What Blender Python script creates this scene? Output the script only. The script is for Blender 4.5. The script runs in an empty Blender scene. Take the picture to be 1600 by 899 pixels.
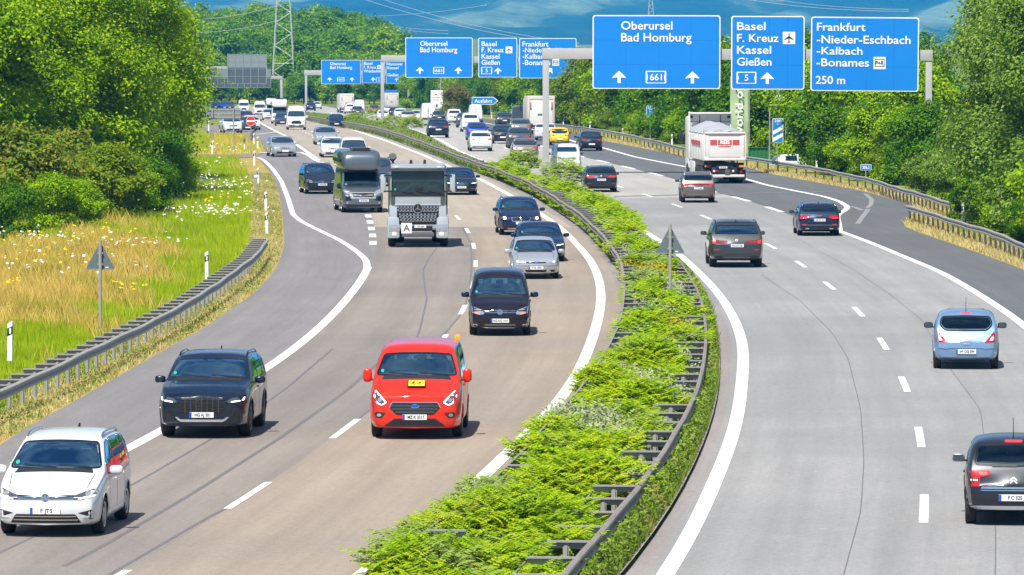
import bpy, bmesh, math, random
import numpy as np
from mathutils import Vector, Matrix
from mathutils.bvhtree import BVHTree
from mathutils.geometry import delaunay_2d_cdt
random.seed(7); RNG = np.random.default_rng(7)
SC = bpy.context.scene
COL = SC.collection
R = math.radians
# ------------------------------------------------------------------ camera
CAMH, FPX = 8.66, 8600.0
PITCH = math.atan((449.5-56)/FPX)
cd = bpy.data.cameras.new('camera'); cam = bpy.data.objects.new('camera', cd); COL.objects.link(cam)
cam.location = (0, 0, CAMH); cam.rotation_euler = (math.pi/2-PITCH, 0, 0)
cd.sensor_width = 36; cd.lens = FPX/1600*36; cd.clip_start = 1; cd.clip_end = 60000
SC.camera = cam
# ------------------------------------------------------------------ world, sun, exposure
SUNV = Vector((.22, .56, -1)).normalized()
w = bpy.data.worlds.new('World'); SC.world = w; w.use_nodes = True
nt = w.node_tree; nt.nodes.clear()
wo = nt.nodes.new('ShaderNodeOutputWorld'); bg = nt.nodes.new('ShaderNodeBackground')
sky = nt.nodes.new('ShaderNodeTexSky'); sky.sky_type = 'NISHITA'; sky.sun_disc = False
sky.sun_elevation = math.asin(-SUNV.z); sky.sun_rotation = math.atan2(-SUNV.x, -SUNV.y)
sky.air_density = 1.0; sky.dust_density = .15; sky.ozone_density = 4.0
tc = nt.nodes.new('ShaderNodeTexCoord'); mp = nt.nodes.new('ShaderNodeMapping'); mp.inputs['Scale'].default_value = (1, 1, 2.6)
cn = nt.nodes.new('ShaderNodeTexNoise'); cn.inputs['Scale'].default_value = 3.2; cn.inputs['Detail'].default_value = 7; cn.inputs['Roughness'].default_value = .58
cr = nt.nodes.new('ShaderNodeValToRGB'); cr.color_ramp.elements[0].position = .44; cr.color_ramp.elements[1].position = .74
mx = nt.nodes.new('ShaderNodeMix'); mx.data_type = 'RGBA'; mx.inputs['B'].default_value = (7.5, 7.8, 8.2, 1)
nt.links.new(tc.outputs['Generated'], mp.inputs[0]); nt.links.new(mp.outputs[0], cn.inputs['Vector']); nt.links.new(cn.outputs['Fac'], cr.inputs[0])
hs = nt.nodes.new('ShaderNodeMix'); hs.data_type = 'RGBA'; hs.blend_type = 'MULTIPLY'; hs.inputs['Factor'].default_value = 1; hs.inputs['B'].default_value = (.86, .98, 1.12, 1)
nt.links.new(sky.outputs[0], hs.inputs['A']); nt.links.new(cr.outputs[0], mx.inputs['Factor']); nt.links.new(hs.outputs['Result'], mx.inputs['A']); nt.links.new(mx.outputs['Result'], bg.inputs[0])
bg.inputs[1].default_value = .065
nt.links.new(bg.outputs[0], wo.inputs[0])
sd = bpy.data.lights.new('sun', 'SUN'); sd.energy = 5.0; sd.angle = R(.5); sd.color = (1, .955, .88)
so = bpy.data.objects.new('sun', sd); COL.objects.link(so); so.rotation_euler = SUNV.to_track_quat('-Z', 'Y').to_euler()
SC.view_settings.view_transform = 'Standard'; SC.view_settings.look = 'None'; SC.view_settings.exposure = .6; SC.view_settings.gamma = 1
SC.view_settings.use_curve_mapping = False
SC.render.engine = 'CYCLES'
cy = SC.cycles
cy.max_bounces = 7; cy.diffuse_bounces = 2; cy.glossy_bounces = 3; cy.transmission_bounces = 4; cy.transparent_max_bounces = 10; cy.volume_bounces = 0
cy.use_denoising = True; cy.use_adaptive_sampling = True; cy.adaptive_threshold = .02; cy.sample_clamp_indirect = 6
# ------------------------------------------------------------------ helpers
def smooth01(a, b, t):
    t = min(1, max(0, (t-a)/(b-a))); return t*t*(3-2*t)
def zg(y, x=0.):
    """ground height: flat, then a long gentle fall beyond 440 m, a wooded rise far on the left"""
    t = max(0, y-440)
    z = -.0105*t*t/120 if t < 60 else -.0105*(t-30)
    if y > 960: z = -.0105*(490+90*(1-math.exp(-(y-960)/90)))
    if y > 1120: z += 9.5*smooth01(1120, 1650, y)*smooth01(-8, -55, x)
    return z
def ground_at(px, py):
    """photo pixel -> point on the ground (road dip included)"""
    dx, dz = (px-800)/FPX, (449.5-py)/FPX
    c, s = math.cos(PITCH), math.sin(PITCH)
    ry, rz = c+dz*s, -s+dz*c
    y = CAMH/max(1e-5, -rz)*ry
    if y > 440:
        lo, hi = 400., 3000.
        for _ in range(60):
            m = (lo+hi)/2
            if CAMH+rz/ry*m > zg(m): lo = m
            else: hi = m
        y = lo
    return Vector((dx/ry*y, y, zg(y)))
def at(px, py, y):
    """photo pixel at depth y -> point"""
    dx, dz = (px-800)/FPX, (449.5-py)/FPX
    c, s = math.cos(PITCH), math.sin(PITCH)
    ry, rz = c+dz*s, -s+dz*c
    return Vector((dx/ry*y, y, CAMH+rz/ry*y))
def curve(pts, world=False, sm=6.):
    """x as a smooth function of depth from pixel readings"""
    P = [(p[1], p[0]) for p in pts] if world else [(g.y, g.x) for g in (ground_at(*p) for p in pts)]
    P.sort(); ys = np.array([p[0] for p in P]); xs = np.array([p[1] for p in P])
    g = np.arange(ys[0], ys[-1]+1, 1.)
    v = np.interp(g, ys, xs)
    if sm > 0:
        k = int(sm*3); ker = np.exp(-.5*(np.arange(-k, k+1)/sm)**2); ker /= ker.sum()
        lo = v[0]-(v[1]-v[0])*np.arange(k, 0, -1); hi = v[-1]+(v[-1]-v[-2])*np.arange(1, k+1)
        v = np.convolve(np.concatenate([lo, v, hi]), ker, 'valid')
    def f(y):
        if y < g[0]: return float(v[0]+(v[1]-v[0])*(y-g[0]))
        if y > g[-1]: return float(v[-1]+(v[-1]-v[-2])*(y-g[-1]))
        return float(np.interp(y, g, v))
    f.y0, f.y1 = ys[0], ys[-1]
    return f
def new_mesh(name, verts, faces, mats=(), mi=None, smooth=False):
    me = bpy.data.meshes.new(name)
    me.from_pydata([tuple(v) for v in verts], [], [tuple(f) for f in faces])
    for m in mats: me.materials.append(m)
    if mi is not None and len(mi): me.polygons.foreach_set('material_index', np.array(mi, np.int32))
    me.polygons.foreach_set('use_smooth', np.full(len(me.polygons), smooth))
    me.update(); return me
def obj(name, me, parent=None, loc=None, rz=None):
    o = bpy.data.objects.new(name, me); COL.objects.link(o)
    if parent is not None: o.parent = parent
    if loc is not None: o.location = loc
    if rz is not None: o.rotation_euler = (0, 0, rz)
    return o
def tag(o, label=None, cat=None, group=None, kind=None):
    if label: o['label'] = label
    if cat: o['category'] = cat
    if group: o['group'] = group
    if kind: o['kind'] = kind
    return o
def thing(name, label, cat, loc=(0, 0, 0), rz=0, group=None):
    o = bpy.data.objects.new(name, None); COL.objects.link(o); o.location = loc; o.rotation_euler = (0, 0, rz); o.empty_display_size = .2
    return tag(o, label, cat, group)
def copy_tree(o, parent=None):
    c = o.copy(); COL.objects.link(c)
    if parent is not None: c.parent = parent
    for ch in o.children: copy_tree(ch, c)
    return c
def fast_mesh(name, V, F, mats=(), smooth=False):
    """V (n,3) array, F (m,k) array of faces with k corners"""
    me = bpy.data.meshes.new(name); n, m, k = len(V), len(F), F.shape[1]
    me.vertices.add(n); me.vertices.foreach_set('co', np.ascontiguousarray(V, np.float32).ravel())
    me.loops.add(m*k); me.loops.foreach_set('vertex_index', np.ascontiguousarray(F, np.int32).ravel())
    me.polygons.add(m); me.polygons.foreach_set('loop_start', np.arange(0, m*k, k, dtype=np.int32)); me.polygons.foreach_set('loop_total', np.full(m, k, np.int32))
    me.polygons.foreach_set('use_smooth', np.full(m, smooth))
    for x in mats: me.materials.append(x)
    me.update(calc_edges=True); me.validate(); return me
class MB:
    """collects shapes into one mesh"""
    def __init__(s): s.v = []; s.f = []; s.m = []; s.mats = []
    def mi(s, mat):
        if mat not in s.mats: s.mats.append(mat)
        return s.mats.index(mat)
    def add(s, vs, fs, mat):
        b = len(s.v); s.v += [Vector(v) for v in vs]; k = s.mi(mat)
        for f in fs: s.f.append(tuple(i+b for i in f)); s.m.append(k)
        return s
    def box(s, c, d, mat, rz=0, rx=0, ry=0, bev=0):
        x, y, z = d[0]/2, d[1]/2, d[2]/2; M = Matrix.Translation(c) @ Matrix.Rotation(rz, 4, 'Z') @ Matrix.Rotation(ry, 4, 'Y') @ Matrix.Rotation(rx, 4, 'X')
        if bev <= 0:
            vs = [M @ Vector((sx*x, sy*y, sz*z)) for sx in (-1, 1) for sy in (-1, 1) for sz in (-1, 1)]
            return s.add(vs, [(0, 1, 3, 2), (4, 6, 7, 5), (0, 4, 5, 1), (2, 3, 7, 6), (0, 2, 6, 4), (1, 5, 7, 3)], mat)
        bm = bmesh.new(); bmesh.ops.create_cube(bm, size=1, matrix=Matrix.Diagonal((d[0], d[1], d[2], 1)))
        bmesh.ops.bevel(bm, geom=bm.edges[:], offset=bev, segments=2, affect='EDGES', profile=.6)
        s.add([M @ v.co for v in bm.verts], [[v.index for v in f.verts] for f in bm.faces], mat); bm.free(); return s
    def tube(s, pts, r, mat, n=8, caps=True):
        pts = [Vector(p) for p in pts]; rr = r if hasattr(r, '__len__') else [r]*len(pts); vs = []; fs = []
        for i, p in enumerate(pts):
            d = (pts[min(i+1, len(pts)-1)]-pts[max(i-1, 0)]).normalized()
            u = d.cross(Vector((0, 0, 1)) if abs(d.z) < .9 else Vector((1, 0, 0))).normalized(); v = d.cross(u)
            for k in range(n):
                a = 2*math.pi*k/n; vs.append(p+(u*math.cos(a)+v*math.sin(a))*rr[i])
        for i in range(len(pts)-1):
            for k in range(n): fs.append((i*n+k, i*n+(k+1) % n, (i+1)*n+(k+1) % n, (i+1)*n+k))
        if caps: fs += [tuple(range(n-1, -1, -1)), tuple((len(pts)-1)*n+k for k in range(n))]
        return s.add(vs, fs, mat)
    def prism(s, poly, depth, mat, M=None):
        """poly in the local x-z plane, extruded along +y by depth"""
        n = len(poly); M = M or Matrix()
        vs = [M @ Vector((p[0], 0, p[1])) for p in poly]+[M @ Vector((p[0], depth, p[1])) for p in poly]
        fs = [tuple(range(n)), tuple(range(2*n-1, n-1, -1))]+[(i, i+n, (i+1) % n+n, (i+1) % n) for i in range(n)]
        return s.add(vs, fs, mat)
    def lathe(s, prof, mat, M=None, n=24):
        """prof (r, h) spun round the local y axis"""
        M = M or Matrix(); k = len(prof); vs = []; fs = []
        for i in range(n):
            a = 2*math.pi*i/n
            for (r, h) in prof: vs.append(M @ Vector((r*math.cos(a), h, r*math.sin(a))))
        for i in range(n):
            for j in range(k-1): fs.append((i*k+j, i*k+j+1, ((i+1) % n)*k+j+1, ((i+1) % n)*k+j))
        return s.add(vs, fs, mat)
    def mesh(s, name='part', smooth=False): return new_mesh(name, s.v, s.f, s.mats, s.m, smooth)
    def build(s, name, parent=None, smooth=False, loc=None, rz=None):
        if smooth == 'auto':
            me = s.mesh(name, True); autosmooth(me)
        else: me = s.mesh(name, smooth)
        return obj(name, me, parent, loc, rz)
def autosmooth(me, ang=35):
    bm = bmesh.new(); bm.from_mesh(me); a = R(ang)
    bmesh.ops.recalc_face_normals(bm, faces=bm.faces)
    for e in bm.edges: e.smooth = not (len(e.link_faces) == 2 and e.calc_face_angle(0) > a)
    bm.to_mesh(me); bm.free()
# ------------------------------------------------------------------ materials
def mat(name, col, rough=.5, metal=0., var=.12, scale=6., bump=0., coat=0., spec=.5, emit=None, detail=4):
    m = bpy.data.materials.new(name); m.use_nodes = True; t = m.node_tree; p = t.nodes['Principled BSDF']
    p.inputs['Roughness'].default_value = rough; p.inputs['Metallic'].default_value = metal; p.inputs['Coat Weight'].default_value = coat; p.inputs['Coat Roughness'].default_value = .03
    p.inputs['Specular IOR Level'].default_value = spec
    c = tuple(col)+(1,)
    g = t.nodes.new('ShaderNodeTexCoord'); n = t.nodes.new('ShaderNodeTexNoise'); n.inputs['Scale'].default_value = scale; n.inputs['Detail'].default_value = detail
    t.links.new(g.outputs['Object'], n.inputs['Vector'])
    r = t.nodes.new('ShaderNodeMix'); r.data_type = 'RGBA'; r.inputs['A'].default_value = tuple(x*(1-var) for x in col)+(1,); r.inputs['B'].default_value = tuple(min(1, x*(1+var)) for x in col)+(1,)
    t.links.new(n.outputs['Fac'], r.inputs['Factor']); t.links.new(r.outputs['Result'], p.inputs['Base Color'])
    if bump:
        b = t.nodes.new('ShaderNodeBump'); b.inputs['Strength'].default_value = bump; b.inputs['Distance'].default_value = .02
        t.links.new(n.outputs['Fac'], b.inputs['Height']); t.links.new(b.outputs[0], p.inputs['Normal'])
    if emit: p.inputs['Emission Color'].default_value = tuple(emit[:3])+(1,); p.inputs['Emission Strength'].default_value = emit[3]
    return m
def nodes_of(m): return m.node_tree, m.node_tree.nodes['Principled BSDF']
def road_mat(name, c1, c2, tint, rough=.85, tracks=.10, w=4.0, patches=None):
    """road surface: fine grain, big stains, worn wheel tracks along the lane (UV u in metres across)"""
    m = bpy.data.materials.new(name); m.use_nodes = True; t, p = nodes_of(m); N = t.nodes.new; Lk = t.links.new
    p.inputs['Roughness'].default_value = rough; p.inputs['Specular IOR Level'].default_value = .35
    g = N('ShaderNodeTexCoord'); uv = N('ShaderNodeUVMap')
    def noise(sc, det=3, vec=None, ro=.6):
        n = N('ShaderNodeTexNoise'); n.inputs['Scale'].default_value = sc; n.inputs['Detail'].default_value = det; n.inputs['Roughness'].default_value = ro; Lk(vec or g.outputs['Object'], n.inputs['Vector']); return n.outputs['Fac']
    def mixc(f, a, b, mode='MIX', fac=None):
        x = N('ShaderNodeMix'); x.data_type = 'RGBA'; x.blend_type = mode
        for k, v in (('A', a), ('B', b)):
            if isinstance(v, tuple): x.inputs[k].default_value = v+(1,)
            else: Lk(v, x.inputs[k])
        if isinstance(f, float): x.inputs['Factor'].default_value = f
        else: Lk(f, x.inputs['Factor'])
        return x.outputs['Result']
    def ramp(f, a, b, lo=0., hi=1.):
        x = N('ShaderNodeMapRange'); x.inputs[1].default_value = a; x.inputs[2].default_value = b; x.inputs[3].default_value = lo; x.inputs[4].default_value = hi; Lk(f, x.inputs[0]); return x.outputs[0]
    st = N('ShaderNodeMapping'); st.inputs['Scale'].default_value = (1, .12, 1); Lk(uv.outputs[0], st.inputs[0])
    base = mixc(ramp(noise(.9, 5, st.outputs[0]), .3, .7), c1, c2)
    base = mixc(ramp(noise(.05, 4), .42, .62), base, tint)
    fl = N('ShaderNodeMapping'); fl.inputs['Scale'].default_value = (2.2, .035, 1); Lk(uv.outputs[0], fl.inputs[0]); base = mixc(ramp(noise(1., 5, fl.outputs[0], .7), .40, .72, 0., .5), base, tuple(x*.72 for x in c1))
    base = mixc(ramp(noise(.35, 8, None, .75), .55, .75, 0., .35), base, tuple(min(1, x*1.18) for x in c2))
    sx = N('ShaderNodeSeparateXYZ'); Lk(uv.outputs[0], sx.inputs[0])
    mm = N('ShaderNodeMath'); mm.operation = 'MULTIPLY'; mm.inputs[1].default_value = 4*math.pi/w; Lk(sx.outputs[0], mm.inputs[0])
    cs = N('ShaderNodeMath'); cs.operation = 'COSINE'; Lk(mm.outputs[0], cs.inputs[0])
    wob = noise(.35, 4, st.outputs[0])
    k = N('ShaderNodeMath'); k.operation = 'MULTIPLY'; Lk(ramp(cs.outputs[0], -1., 1., 0., tracks*2), k.inputs[0]); Lk(ramp(wob, .3, .7), k.inputs[1])
    base = mixc(k.outputs[0], base, tuple(x*.55 for x in c1))
    grain = N('ShaderNodeTexNoise'); grain.inputs['Scale'].default_value = 28; grain.inputs['Detail'].default_value = 2; Lk(g.outputs['Object'], grain.inputs['Vector'])
    base = mixc(.6, base, mixc(grain.outputs['Fac'], (.25, .25, .25), (1., 1., 1.)), 'SOFT_LIGHT')
    sp_ = N('ShaderNodeTexNoise'); sp_.inputs['Scale'].default_value = 6.5; sp_.inputs['Detail'].default_value = 8; sp_.inputs['Roughness'].default_value = .85; Lk(g.outputs['Object'], sp_.inputs['Vector'])
    base = mixc(.55, base, mixc(ramp(sp_.outputs['Fac'], .3, .7), (.28, .28, .28), (.72, .72, .72)), 'OVERLAY')
    Lk(base, p.inputs['Base Color'])
    b = N('ShaderNodeBump'); b.inputs['Strength'].default_value = .25; b.inputs['Distance'].default_value = .01; Lk(grain.outputs['Fac'], b.inputs['Height']); Lk(b.outputs[0], p.inputs['Normal'])
    return m
M = {}
M['concrete'] = road_mat('beige concrete road', (.26, .21, .16), (.31, .25, .19), (.235, .20, .165), tracks=.18)
M['concrete_grey'] = road_mat('worn grey concrete road', (.205, .175, .15), (.25, .215, .18), (.185, .165, .15), tracks=.24)
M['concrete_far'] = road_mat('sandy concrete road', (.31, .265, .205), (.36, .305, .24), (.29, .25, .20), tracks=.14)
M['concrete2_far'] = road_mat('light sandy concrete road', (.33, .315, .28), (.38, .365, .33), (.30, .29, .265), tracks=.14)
M['concrete2'] = road_mat('pale concrete road', (.24, .236, .228), (.285, .28, .27), (.215, .214, .21), tracks=.12)
M['asphalt'] = road_mat('grey asphalt', (.165, .154, .152), (.21, .196, .192), (.175, .163, .16), tracks=.10)
M['asphalt2'] = road_mat('dark asphalt', (.092, .096, .10), (.12, .124, .128), (.10, .103, .106), tracks=.08)
M['shoulder'] = road_mat('brown grey shoulder asphalt', (.23, .205, .195), (.285, .255, .24), (.21, .19, .18), tracks=.02)
M['tar'] = mat('tar joint', (.135, .13, .13), .7, var=.3, scale=3)
M['kerb'] = mat('concrete kerb', (.30, .25, .21), .9, var=.25, scale=3, bump=.3)
M['zinc'] = mat('galvanised steel', (.34, .325, .305), .55, .2, var=.25, scale=2.5, bump=.05, detail=7)
M['zinc_old'] = mat('weathered galvanised steel', (.25, .22, .185), .65, .12, var=.45, scale=1.2, bump=.1, detail=8)
M['zinc_dull'] = mat('dull zinc post', (.33, .32, .30), .6, .15, var=.2, scale=4)
M['sign_back'] = mat('grey sign back', (.075, .095, .11), .55, .1, var=.1, scale=2)
M['sign_tri'] = mat('mid grey sign back', (.125, .155, .17), .55, .1, var=.1, scale=2)
M['sign_back2'] = mat('pale grey sign back', (.22, .25, .27), .55, .1, var=.1, scale=2)
M['blue'] = mat('retroreflective blue sign face', (.0, .205, .66), .5, var=.07, scale=.7)
M['white'] = mat('white sign face', (.82, .82, .82), .5, var=.04, scale=2)
M['black'] = mat('matt black', (.012, .012, .013), .5, var=.2)
M['gantry'] = mat('painted gantry steel', (.44, .43, .43), .5, .15, var=.1, scale=1.2)
M['red'] = mat('red sign face', (.62, .015, .01), .5, var=.05)
M['delin'] = mat('white plastic post', (.80, .80, .78), .5, var=.06)
M['paint'] = mat('worn road paint', (.74, .73, .71), .6, var=.14, scale=1.6, bump=.1, detail=8)
_t, _p = nodes_of(M['paint']); _n = _t.nodes.new('ShaderNodeTexNoise'); _n.inputs['Scale'].default_value = 5.; _n.inputs['Detail'].default_value = 10; _n.inputs['Roughness'].default_value = .8
_r = _t.nodes.new('ShaderNodeMapRange'); _r.inputs[1].default_value = .56; _r.inputs[2].default_value = .70; _r.inputs[4].default_value = .75
_m = _t.nodes.new('ShaderNodeMix'); _m.data_type = 'RGBA'; _m.inputs['B'].default_value = (.30, .28, .26, 1); _g = _t.nodes.new('ShaderNodeTexCoord')
_t.links.new(_g.outputs['Object'], _n.inputs['Vector']); _t.links.new(_n.outputs['Fac'], _r.inputs[0]); _t.links.new(_r.outputs[0], _m.inputs['Factor']); _t.links.new(_p.inputs['Base Color'].links[0].from_socket, _m.inputs['A']); _t.links.new(_m.outputs['Result'], _p.inputs['Base Color'])
def strip(name, fl, fr, y0, y1, m, z=0., step=5., kind='structure', nx=1, uvw=True, zf=None):
    ys = list(np.arange(y0, y1, step))+[y1]; vs = []; fs = []; uv = []
    for y in ys:
        a, b = fl(y), fr(y)
        for i in range(nx+1):
            x = a+(b-a)*i/nx; vs.append((x, y, zg(y, 0)+z)); uv.append((x-a, y))
    k = nx+1
    for j in range(len(ys)-1):
        for i in range(nx): fs.append((j*k+i, j*k+i+1, (j+1)*k+i+1, (j+1)*k+i))
    me = new_mesh(name, vs, fs, [m]); ul = me.uv_layers.new(name='UVMap')
    for l in me.loops: ul.data[l.index].uv = uv[l.vertex_index]
    o = obj(name, me)
    if kind: o['kind'] = kind
    return o
# ------------------------------------------------------------------ the road layout: every line is x as a function of depth
Lright = curve([(400, 1020), (545, 912), (669, 824), (706, 791), (764, 737), (822, 680), (871, 634), (906, 580), (922, 541), (935, 500), (940, 470), (938, 440), (925, 409), (900, 380), (875, 355), (847, 336), (795, 304), (750, 280), (708, 263), (680, 251), (660, 242), (620, 227), (580, 213), (540, 199.5), (514, 193.6), (484, 187), (455, 180.5), (430, 174.5), (410, 169), (398, 165)])
Lleft = curve([(-330, 1020), (-140, 895), (40, 786), (205, 698), (250, 676), (420, 575), (480, 530), (523, 490), (555, 452), (573, 425), (583, 395), (583, 370), (578, 345), (568, 320), (545, 285), (503, 254), (460, 224), (432, 206), (406, 192), (394, 186.5), (381, 180), (372, 174), (364, 168.5), (360, 165)])
Ramp = curve([(573, 422), (574, 411), (570, 404), (555, 391), (530, 375), (500, 361), (470, 346), (458, 336), (450, 310), (440, 284), (426, 264), (412, 250), (400, 245.5), (380, 243)], sm=2)
Lgrass = curve([(-420, 1020), (-150, 820), (0, 692), (125, 622), (200, 580), (250, 550), (312, 517), (397, 459), (432, 420), (444, 385), (443, 358), (441, 332), (436, 300), (424, 272), (408, 252), (396, 244)], sm=3)
RL = curve([(-1.6, 45), (0.3, 65), (1.4, 77), (2.52, 88.4), (3.29, 97.5), (4.71, 117.5), (5.29, 127.6), (6.42, 151.7), (6.75, 164), (6.94, 178.6), (6.92, 194), (6.65, 218), (6.0, 240), (5.2, 262), (4.3, 282), (3.3, 299), (2.4, 313), (0.2, 345), (-3.9, 411), (-6.9, 480), (-10, 562), (-16.5, 705), (-27, 880), (-41, 1080), (-55, 1250)], world=True)
RD1 = curve([(3.0, 50), (5.0, 72), (6.7, 90), (7.62, 101), (8.88, 119), (9.81, 137), (10.5, 155.5), (10.95, 174), (11.02, 192), (10.98, 210), (10.67, 228), (9.3, 262), (8.37, 282), (7.37, 299), (6.37, 313), (4.3, 345), (0.1, 411), (-2.9, 480), (-6, 562), (-12.5, 705), (-22.8, 880), (-36.5, 1080), (-50, 1250)], world=True)
RD2 = curve([(940, 252), (1002, 267), (1040, 276), (1115, 300), (1155, 310), (1182, 318), (1212, 328), (1245, 340), (1312, 361), (1375, 385), (1425, 407), (1470, 424), (1540, 466), (1600, 507), (1690, 590), (1760, 700), (1800, 900), (887, 240), (846, 229), (800, 214), (755, 203), (690, 189), (640, 181.5), (590, 175.5), (530, 170.5)])
RA = curve([(1312, 361), (1307, 336), (1318, 331), (1326, 324), (1312, 315), (1287, 307), (1250, 300), (1200, 290), (1162, 279), (1072, 261), (1040, 255), (990, 245), (945, 232), (905, 224), (850, 210), (800, 199), (760, 193), (720, 186.5), (660, 178.5), (600, 171.5), (540, 166.6)], sm=2)
RG = curve([(1900, 700), (1750, 520), (1640, 445), (1597, 420), (1500, 385), (1440, 365), (1408, 352), (1424, 334), (1425, 320), (1350, 299), (1275, 285), (1200, 271), (1165, 261), (1072, 245), (1015, 234), (940, 220), (890, 208), (850, 200), (810, 192.5), (770, 187), (720, 180.5), (660, 173.5), (600, 168), (540, 164.5)], sm=2)
Kerb = curve([(870, 1020), (952, 940), (990, 893), (1060, 793), (1100, 712), (1120, 652), (1127, 600), (1126, 545), (1122, 510), (1114, 480), (1102, 450), (1088, 425), (1066, 400)])
_k = lambda y: RL(y)-max(.5, min(1.4, RL(y)-Kerb(y))) if y < 205 else RL(y)-.55
RK = curve([(_k(y), y) for y in np.arange(45, 1250, 6.)], world=True, sm=8)
# median rails: foot of the posts (0.75 m under the top read in the photo)
def foot(p, h=.75): return (p[0], p[1]+h*(p[1]-56)/(CAMH-h))
MLtop = [(480, 965), (607, 867), (657, 840), (706, 799), (756, 770), (896, 622), (917, 593), (950, 550), (972, 498), (977, 463), (978, 433), (970, 403), (957, 382), (932, 355), (907, 332), (860, 302), (825, 282), (775, 262), (730, 247), (675, 226), (600, 202), (570, 194), (536, 188), (515, 184.5), (483, 178.5)]
ML = curve([foot(p) for p in MLtop])
MRtop = [(800, 985), (875, 898), (933, 840), (974, 783), (1032, 713), (1073, 651), (1094, 597), (1102, 547), (1103, 510), (1100, 483), (1092, 457), (1080, 435)]
MRn = curve([foot(p) for p in MRtop])
_m = [(MRn(y), y) for y in np.arange(62, 200, 6.)]+[(RK(y)-.75, y) for y in np.arange(240, 1200, 12.)]
MR = curve(_m, world=True, sm=8)
LRtop = [(-420, 752), (-200, 684), (0, 607), (100, 565), (200, 517), (300, 467), (397, 400), (417, 372)]
LR = curve([foot(p) for p in LRtop], sm=3)
RRtop = [(865, 192), (925, 200), (997, 213), (1015, 217), (1072, 231), (1165, 245), (1200, 249), (1275, 261), (1350, 276), (1432, 300)]
RR = curve([foot(p) for p in RRtop], sm=4)
RR2top = [(1442, 328), (1500, 345), (1550, 360), (1597, 379), (1680, 415), (1800, 480)]
RR2 = curve([foot(p) for p in RR2top], sm=3)
# ------------------------------------------------------------------ the ground
def foliage_ground():
    m = bpy.data.materials.new('grassy ground'); m.use_nodes = True; t, p = nodes_of(m); N = t.nodes.new; Lk = t.links.new
    p.inputs['Roughness'].default_value = .95; p.inputs['Specular IOR Level'].default_value = .2
    g = N('ShaderNodeTexCoord'); n1 = N('ShaderNodeTexNoise'); n1.inputs['Scale'].default_value = .12; n1.inputs['Detail'].default_value = 5
    n2 = N('ShaderNodeTexNoise'); n2.inputs['Scale'].default_value = 2.2; n2.inputs['Detail'].default_value = 6
    Lk(g.outputs['Object'], n1.inputs['Vector']); Lk(g.outputs['Object'], n2.inputs['Vector'])
    r = N('ShaderNodeValToRGB'); e = r.color_ramp.elements; e[0].position = .38; e[0].color = (.075, .15, .008, 1); e[1].position = .66; e[1].color = (.32, .24, .06, 1); x = e.new(.52); x.color = (.17, .23, .015, 1)
    Lk(n1.outputs['Fac'], r.inputs[0])
    mxx = N('ShaderNodeMix'); mxx.data_type = 'RGBA'; mxx.blend_type = 'SOFT_LIGHT'; mxx.inputs['Factor'].default_value = .7; Lk(r.outputs[0], mxx.inputs['A']); Lk(n2.outputs['Color'], mxx.inputs['B'])
    Lk(mxx.outputs['Result'], p.inputs['Base Color']); b = N('ShaderNodeBump'); b.inputs['Distance'].default_value = .15; Lk(n2.outputs['Fac'], b.inputs['Height']); Lk(b.outputs[0], p.inputs['Normal'])
    return m
def ground_mat2(name, stops, sc=.5):
    m = bpy.data.materials.new(name); m.use_nodes = True; t, p = nodes_of(m); N = t.nodes.new; Lk = t.links.new
    p.inputs['Roughness'].default_value = .95; p.inputs['Specular IOR Level'].default_value = .2
    g = N('ShaderNodeTexCoord'); n1 = N('ShaderNodeTexNoise'); n1.inputs['Scale'].default_value = sc; n1.inputs['Detail'].default_value = 9; n1.inputs['Roughness'].default_value = .65; Lk(g.outputs['Object'], n1.inputs['Vector'])
    r = N('ShaderNodeValToRGB'); e = r.color_ramp.elements
    for i, (ps, c) in enumerate(stops):
        if i < 2: e[i].position = ps; e[i].color = c+(1,)
        else: q = e.new(ps); q.color = c+(1,)
    Lk(n1.outputs['Fac'], r.inputs[0]); Lk(r.outputs[0], p.inputs['Base Color'])
    b = N('ShaderNodeBump'); b.inputs['Distance'].default_value = .08; Lk(n1.outputs['Fac'], b.inputs['Height']); Lk(b.outputs[0], p.inputs['Normal'])
    return m
M['ground'] = foliage_ground()
M['verge'] = ground_mat2('dry mown verge', [(.38, (.42, .28, .09)), (.60, (.17, .21, .02)), (.5, (.36, .26, .07))], .7)
M['soil'] = ground_mat2('weedy soil', [(.35, (.09, .13, .015)), (.65, (.20, .13, .07))], 1.2)
def ground():
    ys = list(np.arange(20, 1300, 10.))+list(np.arange(1300, 2000, 50.))+[2200, 2600, 3200, 4000, 6000, 9000, 14000, 22000]
    xs = [-10000, -3000, -1000, -400, -200, -120, -90, -70, -55, -45, -35, -25, -15, -8, 0, 10, 30, 60, 120, 300, 1000, 3000, 10000]
    vs = [(x, y, zg(y, x)-.04) for y in ys for x in xs]; k = len(xs)
    fs = [(j*k+i, j*k+i+1, (j+1)*k+i+1, (j+1)*k+i) for j in range(len(ys)-1) for i in range(k-1)]
    tag(obj('ground', new_mesh('ground', vs, fs, [M['ground']], smooth=True)), kind='structure')
ground()
YN, YF = 60., 1200.
c_ = lambda f, d: (lambda y: f(y)+d)
LD = curve([(190, 897), (392, 774), (547, 667), (655, 575), (690, 535), (727, 481), (742, 440), (744, 406), (740, 380), (729, 357), (713, 337), (690, 318), (660, 300), (622, 279), (600, 268), (560, 248), (525, 231), (495, 216), (474, 206), (445, 193), (430, 186), (412, 178), (398, 171)])
YJ, YK = ground_at(650, 355).y, ground_at(1100, 309).y
strip('road_left', c_(Lleft, .15), LD, YN, YJ, M['concrete_grey']); strip('road_left', LD, c_(Lright, .55), YN, YJ, M['concrete']); strip('road_left', c_(Lleft, .15), c_(Lright, .55), YJ, YF, M['concrete_far'])
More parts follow.
